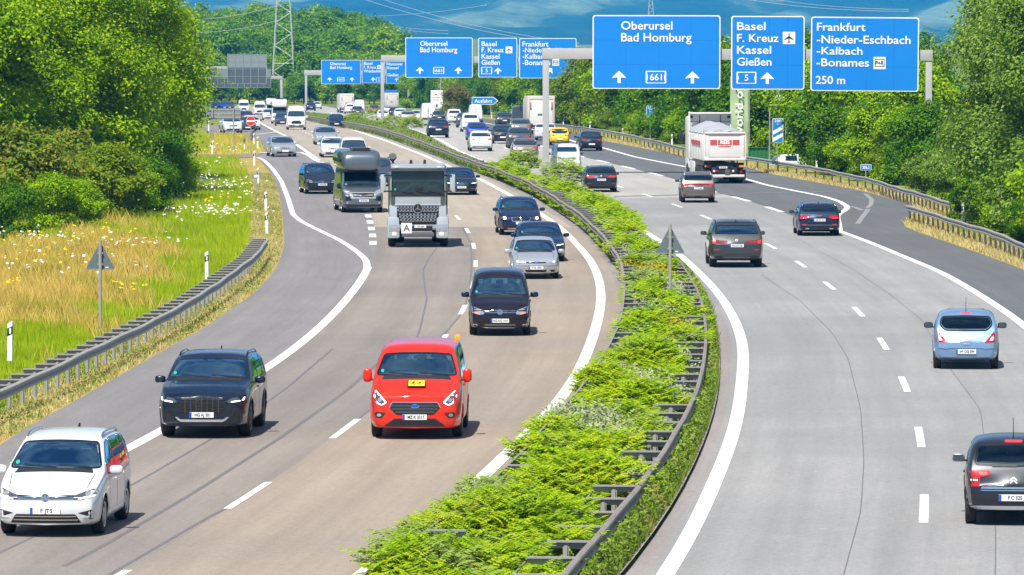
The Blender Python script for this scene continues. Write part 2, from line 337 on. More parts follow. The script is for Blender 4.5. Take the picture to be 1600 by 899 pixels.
strip('road_right', c_(RL, -.3), RD2, YN, YK, M['concrete2']); strip('road_right', c_(RL, -.3), RD2, YK, YF, M['concrete2_far'])
ymin_ = lambda f, a, b: (lambda y: max(f(y), a(y)+b))
strip('shoulder_left', Lgrass, c_(Lleft, .15), YN, 396, M['asphalt'], .001)
RampL = curve([(-18.6, 396), (-18.5, 414), (-20.5, 449), (-23.4, 490), (-27.4, 503), (-30, 540), (-36, 640)], world=True, sm=1)
strip('ramp', lambda y: min(RampL(y), Lleft(y)-.5), c_(Lleft, .15), 396, 640, M['asphalt'], .001)
strip('path', lambda y: -60., lambda y: -18.0, 393, 401, M['asphalt'], -.012)
strip('auxiliary_lane', RD2, lambda y: max(RG(y), RD2(y)+.6), YN, YF, M['asphalt2'], .0)
strip('shoulder_median', c_(RK, .0), c_(RL, -.3), YN, YF, M['shoulder'], .001)
strip('kerb', c_(RK, -.22), RK, YN, 330, M['kerb'], .09)
strip('gutter', c_(Lright, .55), c_(Lright, 1.15), YN, YF, M['shoulder'], .001)
strip('median_strip', c_(Lright, 1.15), c_(RK, -.22), YN, YF, M['soil'], -.004, nx=4)
strip('verge_left', lambda y: LR(y)-.4 if y < 205 else Lgrass(y)-1.7, Lgrass, YN, 392, M['verge'], -.02)
strip('verge_island', lambda y: RampL(y)-5.5+.03*(y-402), RampL, 402, 498, M['verge'], -.02)
strip('verge_right', RG, lambda y: max(RG(y)+1.6, (RR(y) if y > 262 else RR2(y))+.3), YN, 900, M['verge'], -.02)
# ------------------------------------------------------------------ painted markings
def mark(name, f, y0, y1, wd, z=.006, m=None): return strip(name, c_(f, -wd/2), c_(f, wd/2), y0, y1, m or M['paint'], z, 4.)
def wide(f, w0, w1=None):
    """half-width across the driving direction, widened where the line runs obliquely"""
    def g(y):
        s = (f(y+1)-f(y-1))/2; return (w0 if w1 is None else w0+(w1-w0)*smooth01(100, 300, y))/2*math.sqrt(1+s*s)
    return g
def line(name, f, y0, y1, wd, z=.006):
    h = wide(f, wd); return strip(name, lambda y: f(y)-h(y), lambda y: f(y)+h(y), y0, y1, M['paint'], z, 3.)
ylm = ground_at(573, 418).y
line('edge_line', Lright, YN, 1000, .30)
line('edge_line', Lleft, YN, ylm, .30)
line('edge_line', Lleft, 388, 1000, .30)
line('edge_line', Ramp, ylm+.05, ground_at(404, 246.5).y, .26)
line('edge_line', RL, YN, 1000, .30)
line('edge_line', RA, ground_at(1312, 361).y+.05, 900, .30)
line('edge_line', RD2, YN, ground_at(1312, 361).y, .30)
Gore = curve([(470, 238.5), (480, 242), (490, 249), (503, 256)], sm=1)
line('gore_line', Gore, Gore.y0, Gore.y1, .28, .010)
mk = MB()
p0, p1 = ground_at(399, 210.8), ground_at(431, 207); mk.add([(p0.x, p0.y, .013+p0.z), (p0.x, p0.y+3, .013+p0.z), (p1.x, p1.y+3, .013+p1.z), (p1.x, p1.y, p1.z+.013)], [(0, 3, 2, 1)], M['paint'])
p0, p1 = ground_at(378, 239), ground_at(470, 239); mk.add([(p0.x, p0.y, .013), (p0.x, p0.y+1.5, .013), (p1.x, p1.y+1.5, .013), (p1.x, p1.y, .013)], [(0, 3, 2, 1)], M['paint'])
tag(mk.build('transverse_line'), kind='structure')
def dashes(name, f, anchor, per, ln, y0, y1, wd):
    """lane markings one can count: one mesh of paint per lane line"""
    b = MB(); y = anchor-per*math.floor((anchor-y0)/per)
    while y < y1:
        a0, a1 = y-ln/2, y+ln/2; n = 3
        for i in range(n):
            ya, yb = a0+(a1-a0)*i/n, a0+(a1-a0)*(i+1)/n
            b.add([(f(ya)-wd/2, ya, zg(ya)+.006), (f(ya)+wd/2, ya, zg(ya)+.006), (f(yb)+wd/2, yb, zg(yb)+.006), (f(yb)-wd/2, yb, zg(yb)+.006)], [(0, 1, 2, 3)], M['paint'])
        y += per
    return tag(b.build(name), kind='structure')
dashes('lane_line', LD, ground_at(392, 774).y, 17.6, 6, 62, 900, .16)
dashes('lane_line', RD1, ground_at(1443, 683).y, 18.0, 6, 62, 900, .17)
dashes('block_line', RD2, ground_at(1213, 327.5).y, 17.5, 8.5, ground_at(1245, 340).y, 900, .30)
dashes('block_line', Lleft, ground_at(582, 380).y, 8.6, 4.2, ground_at(582, 383).y, 388, .30)
# ------------------------------------------------------------------ tar joints and cracks in the slabs
def crack(name, pts, wd=.07):
    wd *= .8
    f = curve(pts, sm=1.2); return strip(name, c_(f, -wd/2), c_(f, wd/2), f.y0, f.y1, M['tar'], .004, 2.)
crack('crack', [(685, 384), (671, 402), (661, 422), (664, 452), (667, 467), (657, 512), (640, 560), (600, 620)])
crack('crack', [(722, 355), (735, 380), (737, 405), (736, 427), (734, 455), (722, 490), (703, 512), (660, 560)])
crack('crack', [(-80, 905), (11, 857), (49, 842), (219, 751), (363, 667), (450, 605), (520, 545)], .08)
crack('crack', [(100, 885), (155, 857), (303, 770), (440, 683), (540, 612), (600, 560)], .12)
crack('crack', [(150, 910), (242, 857), (340, 800), (356, 795)], .09)
crack('crack', [(522, 683), (560, 655), (640, 592)], .07)
crack('joint', [(1318, 899), (1345, 800), (1350, 720), (1345, 640), (1325, 560), (1300, 520), (1250, 470), (1190, 430)], .025)
crack('joint', [(1555, 899), (1556, 830), (1532, 640), (1480, 570), (1440, 500), (1390, 460), (1330, 420), (1240, 370)], .025)
b = MB()
for (xa, ya, xb, yb, d) in ((960, 308, 1345, 298.5, 1.5),):
    p, q = ground_at(xa, ya), ground_at(xb, yb); b.add([(p.x, p.y, .0045), (q.x, q.y, .0045), (q.x, q.y+d, .0045), (p.x, p.y+d, .0045)], [(0, 1, 2, 3)], M['tar'])
tag(b.build('joint'), kind='structure')
b = MB()
for (xa, ya, xb, yb) in ((1128, 537, 1144, 537), (1072, 768, 1088, 769), (895, 355, 0, 0)):
    if xb: p, q = ground_at(xa, ya), ground_at(xb, yb); b.add([(p.x, p.y, .0055), (q.x, q.y, .0055), (q.x, q.y+.35, .0055), (p.x, p.y+.35, .0055)], [(0, 1, 2, 3)], M['kerb'])
tag(b.build('drain'), kind='structure')
M['seam'] = mat('pale repair seam', (.24, .235, .225), .8, var=.3, scale=4)
# bright asphalt repair bits on the right shoulder
b = MB()
for P in (((1352, 303), (1362, 312), (1361, 320), (1355, 325)), ((1340, 350), (1347, 340), (1354, 331), (1356, 327)), ((1322, 322), (1335, 324), (1348, 329)), ((1265, 294), (1273, 293.5))):
    for p, q in zip(P[:-1], P[1:]):
        p, q = ground_at(*p), ground_at(*q); d = (q-p).normalized(); n = Vector((-d.y, d.x, 0))*.12
        b.add([p+n+Vector((0, 0, .005)), p-n+Vector((0, 0, .005)), q-n+Vector((0, 0, .005)), q+n+Vector((0, 0, .005))], [(0, 1, 2, 3)], M['seam'])
tag(b.build('repair_seam'), kind='structure')
# ------------------------------------------------------------------ vehicle materials
def paint(name, col, metal=0., rough=.32):
    return mat(name, col, rough, metal, var=.10, scale=2.2, coat=.7, spec=.3, detail=8)
PAINT = {
 'white': paint('white car paint', (.64, .65, .66)), 'black': paint('black car paint', (.004, .010, .026), 0, .22), 'red': paint('signal red car paint', (.66, .020, .003)),  # black: blue put into the base colour stands in for reflected sky
 'aubergine': paint('dark aubergine metallic paint', (.011, .006, .012), .2), 'silver': paint('silver metallic paint', (.50, .52, .54), .55, .34), 'darkblue': paint('dark blue metallic paint', (.008, .022, .075), .3),
 'navy': paint('navy metallic paint', (.008, .018, .05), .3), 'grey': paint('mid grey metallic paint', (.16, .165, .17), .5), 'darkgrey': paint('dark grey metallic paint', (.045, .05, .053), .4),
 'skyblue': paint('light blue metallic paint', (.22, .36, .56), .45), 'charcoal': paint('charcoal paint', (.014, .018, .027), .2), 'brown': paint('grey brown metallic paint', (.17, .145, .13), .5),
 'taupe': paint('pale taupe metallic paint', (.33, .31, .30), .5), 'yellow': paint('yellow car paint', (.85, .55, .02)), 'blue': paint('bright blue metallic paint', (.01, .05, .40), .3),
 'steel': paint('steel grey metallic paint', (.14, .17, .205), .6), 'bluegrey': paint('blue grey metallic paint', (.075, .09, .125), .5), 'slate': paint('slate grey van paint', (.05, .065, .075), .2), 'winered': paint('wine red metallic paint', (.13, .012, .025), .3),
}
V = {}
V['trim'] = mat('black plastic trim', (.016, .016, .018), .55, var=.15)
V['gloss'] = mat('gloss black trim', (.008, .008, .009), .12, var=.05, coat=.6)
V['chrome'] = mat('chrome trim', (.72, .73, .74), .16, 1., var=.03)
V['alu'] = mat('alloy wheel', (.46, .46, .46), .32, .85, var=.06)
V['darkalu'] = mat('dark alloy wheel', (.10, .10, .105), .35, .7, var=.06)
V['tyre'] = mat('tyre rubber', (.013, .013, .014), .8, var=.2, scale=20, bump=.2)
V['under'] = mat('underbody', (.008, .008, .009), .9)
V['cabin'] = mat('cabin lining', (.06, .068, .078), .8, var=.3, scale=5)
V['seat'] = mat('seat fabric', (.035, .04, .048), .85, var=.3, scale=12)
V['dash'] = mat('dashboard', (.08, .09, .10), .6, var=.2)
V['lamp'] = mat('headlamp reflector', (.50, .53, .56), .12, .6, var=.25, scale=16, coat=1.)
V['lampdark'] = mat('headlamp housing', (.10, .11, .12), .2, .4, var=.3, scale=12, coat=1.)
V['drl'] = mat('daytime running light', (.9, .9, .9), .3, emit=(1, .97, .9, 2.2))
V['beam'] = mat('dipped headlamp beam', (.9, .9, .85), .3, emit=(1, .94, .82, 6.))
V['amber'] = mat('amber lamp', (.85, .25, .02), .2, coat=1., var=.1)
V['amber_on'] = mat('lit amber indicator', (.8, .20, .01), .2, emit=(1, .30, .02, .7))
V['tail'] = mat('red tail lamp', (.42, .006, .008), .15, coat=1., var=.3, scale=14)
V['tail_dark'] = mat('dark red tail lamp', (.16, .004, .010), .15, coat=1., var=.3, scale=14)
V['brake'] = mat('lit brake lamp', (.8, .02, .02), .2, emit=(1, .03, .02, 1.3))
V['clear'] = mat('clear reversing lamp', (.75, .72, .70), .15, coat=1., var=.1)
V['plate'] = mat('plate white', (.78, .78, .77), .4, var=.03)
V['plate_blue'] = mat('plate blue band', (.0, .07, .55), .4)
V['ink'] = mat('plate lettering', (.008, .008, .008), .5)
V['mesh'] = mat('grille mesh', (.012, .012, .013), .4, var=.5, scale=60)
V['skin'] = mat('skin', (.52, .31, .22), .5, var=.08)
V['shirt'] = mat('dark shirt', (.05, .055, .07), .8, var=.2)
V['shirt_light'] = mat('pale shirt', (.45, .47, .5), .8, var=.2)
V['hair'] = mat('dark hair', (.02, .015, .012), .6, var=.3)
V['sticker'] = mat('green sticker', (.02, .38, .22), .4)
V['greypl'] = mat('grey bumper plastic', (.10, .10, .105), .55, var=.12)
V['silverpl'] = mat('silver bumper trim', (.42, .43, .44), .4, .4)
def glass(name, tint, refl=1.):
    m = bpy.data.materials.new(name); m.use_nodes = True; t = m.node_tree; t.nodes.clear(); N = t.nodes.new; L = t.links.new
    o = N('ShaderNodeOutputMaterial'); a = N('ShaderNodeBsdfTransparent'); a.inputs[0].default_value = tint+(1,); g = N('ShaderNodeBsdfGlossy'); g.inputs['Roughness'].default_value = .02; g.inputs['Color'].default_value = (.42, .78, 1, 1)
    f = N('ShaderNodeFresnel'); f.inputs[0].default_value = 1.55; x = N('ShaderNodeMixShader'); mu = N('ShaderNodeMath'); mu.operation = 'MULTIPLY_ADD'; mu.inputs[1].default_value = refl; mu.inputs[2].default_value = .02
    nz = N('ShaderNodeTexNoise'); nz.inputs['Scale'].default_value = 2.; b = N('ShaderNodeBump'); b.inputs['Strength'].default_value = .02; L(nz.outputs['Fac'], b.inputs['Height']); L(b.outputs[0], g.inputs['Normal'])
    L(f.outputs[0], mu.inputs[0]); L(mu.outputs[0], x.inputs[0]); L(a.outputs[0], x.inputs[1]); L(g.outputs[0], x.inputs[2]); L(x.outputs[0], o.inputs[0]); return m
V['glass'] = glass('tinted windscreen glass', (.46, .66, .74), 5.5)
V['clearglass'] = glass('clear car glass', (.86, .93, .92), 1.3)
V['dglass'] = glass('dark side glass', (.22, .30, .33), 3.)
V['truckglass'] = mat('truck windscreen glass', (.016, .038, .046), .06, var=.7, scale=1.6, coat=.3, spec=.45)
V['opaque'] = mat('dark window glass', (.014, .035, .055), .05, var=.4, scale=1.5, coat=.8, spec=.8)
# ------------------------------------------------------------------ lettering
_txt = {}
def text_mesh(s, size, mt, ext=.004, bold=.0, align='CENTER', cond=1.):
    """letters as a flat solid in the local x-z plane, facing -y"""
    k = (s, size, mt.name, ext, bold, align, cond)
    if k in _txt: return _txt[k]
    c = bpy.data.curves.new('lettering', 'FONT'); c.body = s; c.size = size; c.extrude = ext; c.offset = bold; c.align_x = align; c.align_y = 'CENTER'; c.resolution_u = 3
    o = bpy.data.objects.new('lettering', c); COL.objects.link(o)
    dg = bpy.context.evaluated_depsgraph_get(); me = bpy.data.meshes.new_from_object(o.evaluated_get(dg))
    bpy.data.objects.remove(o); me.transform(Matrix.Rotation(math.pi/2, 4, 'X') @ Matrix.Scale(cond, 4, (1, 0, 0))); me.materials.clear(); me.materials.append(mt); me.name = 'lettering'
    _txt[k] = me; return me
# ------------------------------------------------------------------ body lofting
def lerp(a, b, t): return a+(b-a)*t
def poly_at(P, x):
    if x <= P[0][0]: return P[0][1]
    for (a, b), (c, d) in zip(P[:-1], P[1:]):
        if x <= c: return b+(d-b)*(x-a)/(c-a)
    return P[-1][1]
def body_section(sp, s):
    L, W = sp['L'], sp['W']; zt = poly_at(sp['top'], s); b = min(poly_at(sp['belt'], s), zt-.035)
    f = 1-sp.get('fround', .13)*(1-min(1, s/sp.get('flen', .8)))**2.2; r = 1-sp.get('rround', .10)*(1-min(1, (L-s)/sp.get('rlen', .6)))**2.2
    wd = W/2*f*r
    zb = sp['gc']+.05*(1-min(1, s/.5))+.10*(1-min(1, (L-s)/.6))
    g = max(.02, zt-b); sh = wd*sp.get('shoulder', .955); yt = sh-sp.get('tumble', .24)*g
    cw = sp.get('crown', .03)
    return [(0, zb), (.55*wd, zb), (.87*wd, zb+.005), (.955*wd, zb+.07), (wd*.985, zb+.18), (wd, zb+(b-zb)*.62), (wd*.988, b-.06), (sh, b),
            (lerp(sh, yt, .5)+.012, b+g*.5), (yt+.004, b+g*.84), (yt-.06, b+g*.965), (yt*.55, zt+cw*.7), (0, zt+cw)]
def loft_mesh(sp):
    L = sp['L']; S = sorted(set([0, .06, .22, L-.22, L-.07, L]+[p[0] for p in sp['top'] if 0 <= p[0] <= L]))
    T = [p for p in S]; i = 0
    while i < len(T)-1:
        if T[i+1]-T[i] > .55: T.insert(i+1, (T[i]+T[i+1])/2)
        else: i += 1
    # keep the surface edges crisp at cowl and roof ends: double stations
    vs = []; fs = []; n = None; rows = []
    nose = sp.get('nose', [(0, .10), (.45, 0), (.75, .03), (1.2, .14)]); tail = sp.get('tail', [(0, .10), (.55, 0), (.9, .04), (1.8, .05)])
    for s in T:
        sec = body_section(sp, s); n = len(sec)
        wf = max(0, 1-s/.5); wr = max(0, 1-(L-s)/.5)
        row = []
        for side in (1, -1):
            for k, (y, z) in enumerate(sec):
                if side == -1 and k in (0, n-1): row.append(row[k]); continue
                x = L/2-s-wf*poly_at(nose, z)+wr*poly_at(tail, z)
                row.append(len(vs)); vs.append((x, side*y, z))
        rows.append(row)
    for a, b in zip(rows[:-1], rows[1:]):
        for k in range(n-1):
            fs.append((a[k], a[k+1], b[k+1], b[k])); fs.append((b[n+k], b[n+k+1], a[n+k+1], a[n+k]))
    def cap(row, sgn, bow):
        cols = [1, .7, .35, 0, -.35, -.7, -1]; grid = []
        for k in range(n):
            p = vs[row[k]]; g = []
            if k in (0, n-1): grid.append([row[k]]*7); continue
            for c in cols:
                if c == 1: g.append(row[k])
                elif c == -1: g.append(row[n+k])
                else: g.append(len(vs)); vs.append((p[0]+sgn*bow*(1-c*c), p[1]*c, p[2]))
            grid.append(g)
        for k in range(n-1):
            for j in range(6):
                q = [grid[k][j], grid[k+1][j], grid[k+1][j+1], grid[k][j+1]]
                q = [v for i, v in enumerate(q) if v not in q[:i]]
                if sgn > 0: q = q[::-1]
                if len(q) > 2: fs.append(tuple(q))
    # move centre points of the cap rows forward as well
    for row, sgn, bow in ((rows[0], 1, sp.get('bow', .10)), (rows[-1], -1, sp.get('rbow', .06))):
        for k in (0, n-1): v = vs[row[k]]; vs[row[k]] = (v[0]+sgn*bow, v[1], v[2])
        cap(row, sgn, bow)
    me = new_mesh('body', vs, fs, smooth=True)
    bm = bmesh.new(); bm.from_mesh(me); bmesh.ops.recalc_face_normals(bm, faces=bm.faces); bm.to_mesh(me); bm.free()
    return me
def evaluated(me, mods):
    o = bpy.data.objects.new('tmp', me); COL.objects.link(o); extra = []
    for kind, kw in mods:
        m = o.modifiers.new('m', kind)
        for k, v in kw.items(): setattr(m, k, v)
    dg = bpy.context.evaluated_depsgraph_get(); r = bpy.data.meshes.new_from_object(o.evaluated_get(dg)); bpy.data.objects.remove(o); return r
def rpoly(pts, r=.03, n=4):
    """rounded-corner polygon"""
    out = []; N = len(pts)
    for i in range(N):
        p, a, b = Vector(pts[i]), Vector(pts[i-1]), Vector(pts[(i+1) % N])
        q = min(r, (a-p).length*.45, (b-p).length*.45); u = p+(a-p).normalized()*q; v = p+(b-p).normalized()*q
        for k in range(n+1):
            t = k/n; out.append(tuple((1-t)**2*u+2*t*(1-t)*p+t*t*v))
    return out
def inset(poly, d):
    N = len(poly); out = []; A = sum(poly[i][0]*poly[(i+1) % N][1]-poly[(i+1) % N][0]*poly[i][1] for i in range(N)); sg = 1 if A > 0 else -1
    for i in range(N):
        a, p, b = Vector(poly[i-1]), Vector(poly[i]), Vector(poly[(i+1) % N]); u = (p-a); v = (b-p)
        if u.length < 1e-6 or v.length < 1e-6: out.append(tuple(p)); continue
        n = Vector((-u.y, u.x)).normalized()+Vector((-v.y, v.x)).normalized()
        out.append(tuple(p+n.normalized()*d*sg))
    return out
VIEW = {'f': lambda a, b, h: (Vector((6, a, b)), Vector((-1, 0, 0))), 'r': lambda a, b, h: (Vector((-6, a, b)), Vector((1, 0, 0))),
        't': lambda a, b, h: (Vector((h-a, b, 5)), Vector((0, 0, -1))), 'l': lambda a, b, h: (Vector((h-a, 4, b)), Vector((0, -1, 0))), 'g': lambda a, b, h: (Vector((h-a, -4, b)), Vector((0, 1, 0)))}
def patch(bvh, half, poly, view, mt, off=.006, res=.07, thick=.02, hole=None):
    """a thin panel that follows the body: a 2D outline thrown on to it along a view axis"""
    P = []
    for i in range(len(poly)):
        a, b = Vector(poly[i]), Vector(poly[(i+1) % len(poly)]); k = max(1, int((b-a).length/res))
        P += [tuple(a.lerp(b, j/k)) for j in range(k)]
    n = len(P); pts = [Vector(p) for p in P]; xs = [p[0] for p in P]; ys = [p[1] for p in P]
    def inside(x, y):
        c = False
        for i in range(n):
            x1, y1 = P[i]; x2, y2 = P[i-1]
            if (y1 > y) != (y2 > y) and x < (x2-x1)*(y-y1)/(y2-y1)+x1: c = not c
        return c
    if hole is None:
        for x in np.arange(min(xs)+res/2, max(xs), res):
            for y in np.arange(min(ys)+res/2, max(ys), res):
                if inside(x, y): pts.append(Vector((x, y)))
        r = delaunay_2d_cdt(pts, [], [list(range(n))], 1, 1e-5)
        v2, faces = r[0], r[2]
    else:
        v2 = pts+[Vector(h) for h in inset(P, hole)]; faces = [(i, (i+1) % n, n+(i+1) % n, n+i) for i in range(n)]
    vs = []; last = None; d0 = None
    for p in v2:
        o, d = VIEW[view](p[0], p[1], half); h = bvh.ray_cast(o, d); d0 = d
        if h[0] is None:
            q = bvh.find_nearest(o+d*4); h = (Vector(q[0]),)
        vs.append(Vector(h[0])-d*off)
    fs = [tuple(f) for f in faces]
    # rim
    ec = {}
    for f in fs:
        for i in range(len(f)):
            e = (f[i], f[(i+1) % len(f)]); ec[e] = 1
    rim = {}
    for (a, b) in list(ec):
        if (b, a) not in ec:
            for q in (a, b):
                if q not in rim: rim[q] = len(vs); vs.append(vs[q]+d0*(thick+off))
            fs.append((b, a, rim[a], rim[b]))
    me = new_mesh('patch', vs, fs, [mt], smooth=True); autosmooth(me, 40); return me
def mirror_poly(poly): return [(-p[0], p[1]) for p in poly][::-1]
def rect(y0, z0, y1, z1): return [(y0, z0), (y1, z0), (y1, z1), (y0, z1)]
def circle(y, z, r, n=14, rz=None): return [(y+r*math.cos(2*math.pi*i/n), z+(rz or r)*math.sin(2*math.pi*i/n)) for i in range(n)]
_wheel = {}
def wheel_meshes(Rw, wd, spokes, rimmat, rr=.66):
    k = (round(Rw, 3), wd, spokes, rimmat.name)
    if k in _wheel: return _wheel[k]
    h = wd/2; t = MB(); ri = Rw*rr
    t.lathe([(ri-.02, -h*.8), (ri, -h*.92), (Rw*.86, -h), (Rw*.96, -h*.86), (Rw, -h*.55), (Rw, h*.55), (Rw*.96, h*.86), (Rw*.86, h), (ri, h*.92), (ri-.02, h*.8)], V['tyre'], n=32)
    tm = t.mesh('tyre', True); autosmooth(tm, 50)
    b = MB(); b.lathe([(0, h*.2), (ri*.9, h*.15), (ri-.005, h*.8)], V['trim'], n=24); b.lathe([(ri-.035, h*.70), (ri-.03, h*.86), (ri, h*.93), (ri+.005, h*.8)], rimmat, n=32)
    b.lathe([(0, h*.86), (ri*.16, h*.84), (ri*.2, h*.55), (ri*.2, h*.2)], rimmat, n=16)
    for i in range(spokes):
        a = 2*math.pi*i/spokes; Mx = Matrix.Rotation(a, 4, 'Y')
        w0, w1 = ri*.13, ri*(.17 if spokes <= 6 else .09); vs = [Mx @ Vector((x, y, z)) for (x, y, z) in ((ri*.12, h*.80, -w0), (ri*.12, h*.80, w0), (ri-.02, h*.72, w1), (ri-.02, h*.72, -w1), (ri*.12, h*.45, -w0), (ri*.12, h*.45, w0), (ri-.02, h*.45, w1), (ri-.02, h*.45, -w1))]
        b.add(vs, [(0, 1, 2, 3), (0, 4, 5, 1), (1, 5, 6, 2), (3, 2, 6, 7), (0, 3, 7, 4)], rimmat)
    rm = b.mesh('rim'); _wheel[k] = (tm, rm); return _wheel[k]
def put_wheels(root, axles, track, Rw, wd, spokes, rimmat, L, twin=()):
    for i, s in enumerate(axles):
        for sd in (1, -1):
            tm, rm = wheel_meshes(Rw, wd if i not in twin else wd*2, spokes, rimmat)
            o = obj('wheel', tm, root, (L/2-s, sd*(track/2-(wd/2 if i not in twin else wd)), Rw))
            if sd < 0: o.rotation_euler = (0, 0, math.pi)
            obj('rim', rm, o)
def plate_on(root, bvh, half, view, z, txt, y=0, w=.52, hgt=.115):
    o, d = VIEW[view](y, z, half); h = bvh.ray_cast(o, d); x = h[0].x if h[0] else d.x*-half
    o1 = bvh.ray_cast(VIEW[view](y+.24, z, half)[0], d)
    p = Vector((x-d.x*.012, y, z)); b = MB(); b.box((0, 0, 0), (w, .012, hgt), V['plate'], bev=.003); b.box((-w/2+.024, -.0045, 0), (.046, .006, hgt-.006), V['plate_blue'])
    q = b.build('number_plate', root, loc=p); q.rotation_euler = (0, 0, math.pi/2 if view == 'f' else -math.pi/2)
    if txt:
        t = obj('lettering', text_mesh(txt, .098, V['ink'], .002, .002, cond=.80), q, (.024, -.0085, -.002))
    return q
def seat_mesh(w=.5, zb=0, hb=.62):
    b = MB(); b.box((0, 0, zb+hb/2-.02), (.13, w, hb), V['seat'], ry=R(12), bev=.05); b.box((-.075, 0, zb+hb+.09), (.09, w*.52, .18), V['seat'], ry=R(6), bev=.035); return b
EMB = {}
def emblem(kind, size):
    """badge facing -y, about size wide"""
    k = (kind, size)
    if k in EMB: return EMB[k]
    b = MB(); r = size/2
    def ring(cx, cz, ro, ri, m, y=-.004, n=24):
        b.lathe([(ri, 0), (ri, y), (ro, y), (ro, 0)], m, Matrix.Translation((cx, 0, cz)), n)
    def bar(x0, z0, x1, z1, w, m, y=-.006):
        d = Vector((x1-x0, 0, z1-z0)); b.box(((x0+x1)/2, y/2, (z0+z1)/2), (d.length, abs(y), w), m, ry=-math.atan2(d.z, d.x))
    if kind == 'roundel':
        b.lathe([(0, -.002), (r*.9, -.002), (r*.9, 0)], V['gloss'], n=24); ring(0, 0, r, r*.84, V['chrome'])
        for s in (1, -1):
            bar(s*r*.28, r*.78, 0, r*.08, r*.2, V['chrome']); bar(s*r*.72, r*.42, s*r*.32, -r*.72, r*.2, V['chrome']); bar(s*r*.32, -r*.72, 0, -r*.02, r*.2, V['chrome'])
    elif kind == 'rings':
        for i in range(4): ring((i-1.5)*r*.5, 0, r*.33, r*.24, V['gloss'] if size > .3 else V['chrome'], -.008)
    elif kind == 'star':
        b.lathe([(0, -.002), (r*.95, -.002), (r*.95, 0)], V['gloss'], n=28); ring(0, 0, r, r*.88, V['chrome'], -.01, 32)
        for i in range(3):
            a = math.pi/2+i*2*math.pi/3; c, s = math.cos(a), math.sin(a); w = r*.12
            b.add([(c*r*.92, -.012, s*r*.92), (-s*w, -.012, c*w), (s*w, -.012, -c*w), (0, -.03, 0)], [(0, 1, 3), (0, 3, 2)], V['chrome'])
    elif kind == 'oval':
        n = 24; b.add([(r*math.cos(2*math.pi*i/n), -.004, r*.42*math.sin(2*math.pi*i/n)) for i in range(n)], [tuple(range(n))], V['chrome']); b.add([(r*.88*math.cos(2*math.pi*i/n), -.006, r*.34*math.sin(2*math.pi*i/n)) for i in range(n)], [tuple(range(n))], V['plate_blue'])
    elif kind == 'disc':
        b.lathe([(0, -.003), (r*.8, -.003), (r*.8, 0)], V['plate_blue'], n=20); ring(0, 0, r, r*.72, V['plate'], -.005, 20)
    elif kind == 'chevrons':
        for dz in (0, -.045*size/.12):
            for s in (1, -1): bar(s*r*.8, -r*.35+dz, 0, r*.5+dz, r*.26, V['chrome'])
    elif kind == 'bolt':
        ring(0, 0, r, r*.82, V['chrome']); bar(-r*.95, 0, r*.95, 0, r*.22, V['chrome'])
    elif kind == 'dot':
        b.lathe([(0, -.006), (r*.8, -.006), (r, 0)], V['chrome'], n=20)
    EMB[k] = b.mesh('badge'); return EMB[k]
def put_emblem(root, bvh, half, view, y, z, kind, size):
    o, d = VIEW[view](y, z, half); h = bvh.ray_cast(o, d)
    if h[0] is None: return
    n = Vector(h[1]); n = n if n.dot(d) < 0 else -n
    q = obj('badge', emblem(kind, size), root, Vector(h[0])+n*.006); zz = Vector((0, 0, 1)); yv = -n; xv = yv.cross(zz).normalized(); zv = xv.cross(yv)
    q.rotation_euler = Matrix((xv, yv, zv)).transposed().to_euler()
MIRROR = {}
def mirror_mesh(pm, big, side):
    k = (pm.name, big, side)
    if k in MIRROR: return MIRROR[k]
    b = MB(); w, h, d = (.24, .16, .15) if not big else (.20, .30, .16)
    bm = bmesh.new(); bmesh.ops.create_uvsphere(bm, u_segments=14, v_segments=9, radius=.5)
    def sq(c): return math.copysign(abs(2*c)**.62, c)*.5
    b.add([(sq(v.co.x)*d, side*(sq(v.co.y)*w+w/2+.08), sq(v.co.z)*h) for v in bm.verts], [[v.index for v in f.verts] for f in bm.faces], pm); bm.free()
    b.box((0.01, side*.06, -h*.32), (.07, .16, .035), V['trim'], bev=.01)
    b.box((-d/2-.001, side*(w/2+.08), 0), (.006, w*.78, h*.72), V['opaque'])
    me = b.mesh('mirror', True); autosmooth(me, 45); MIRROR[k] = me; return me
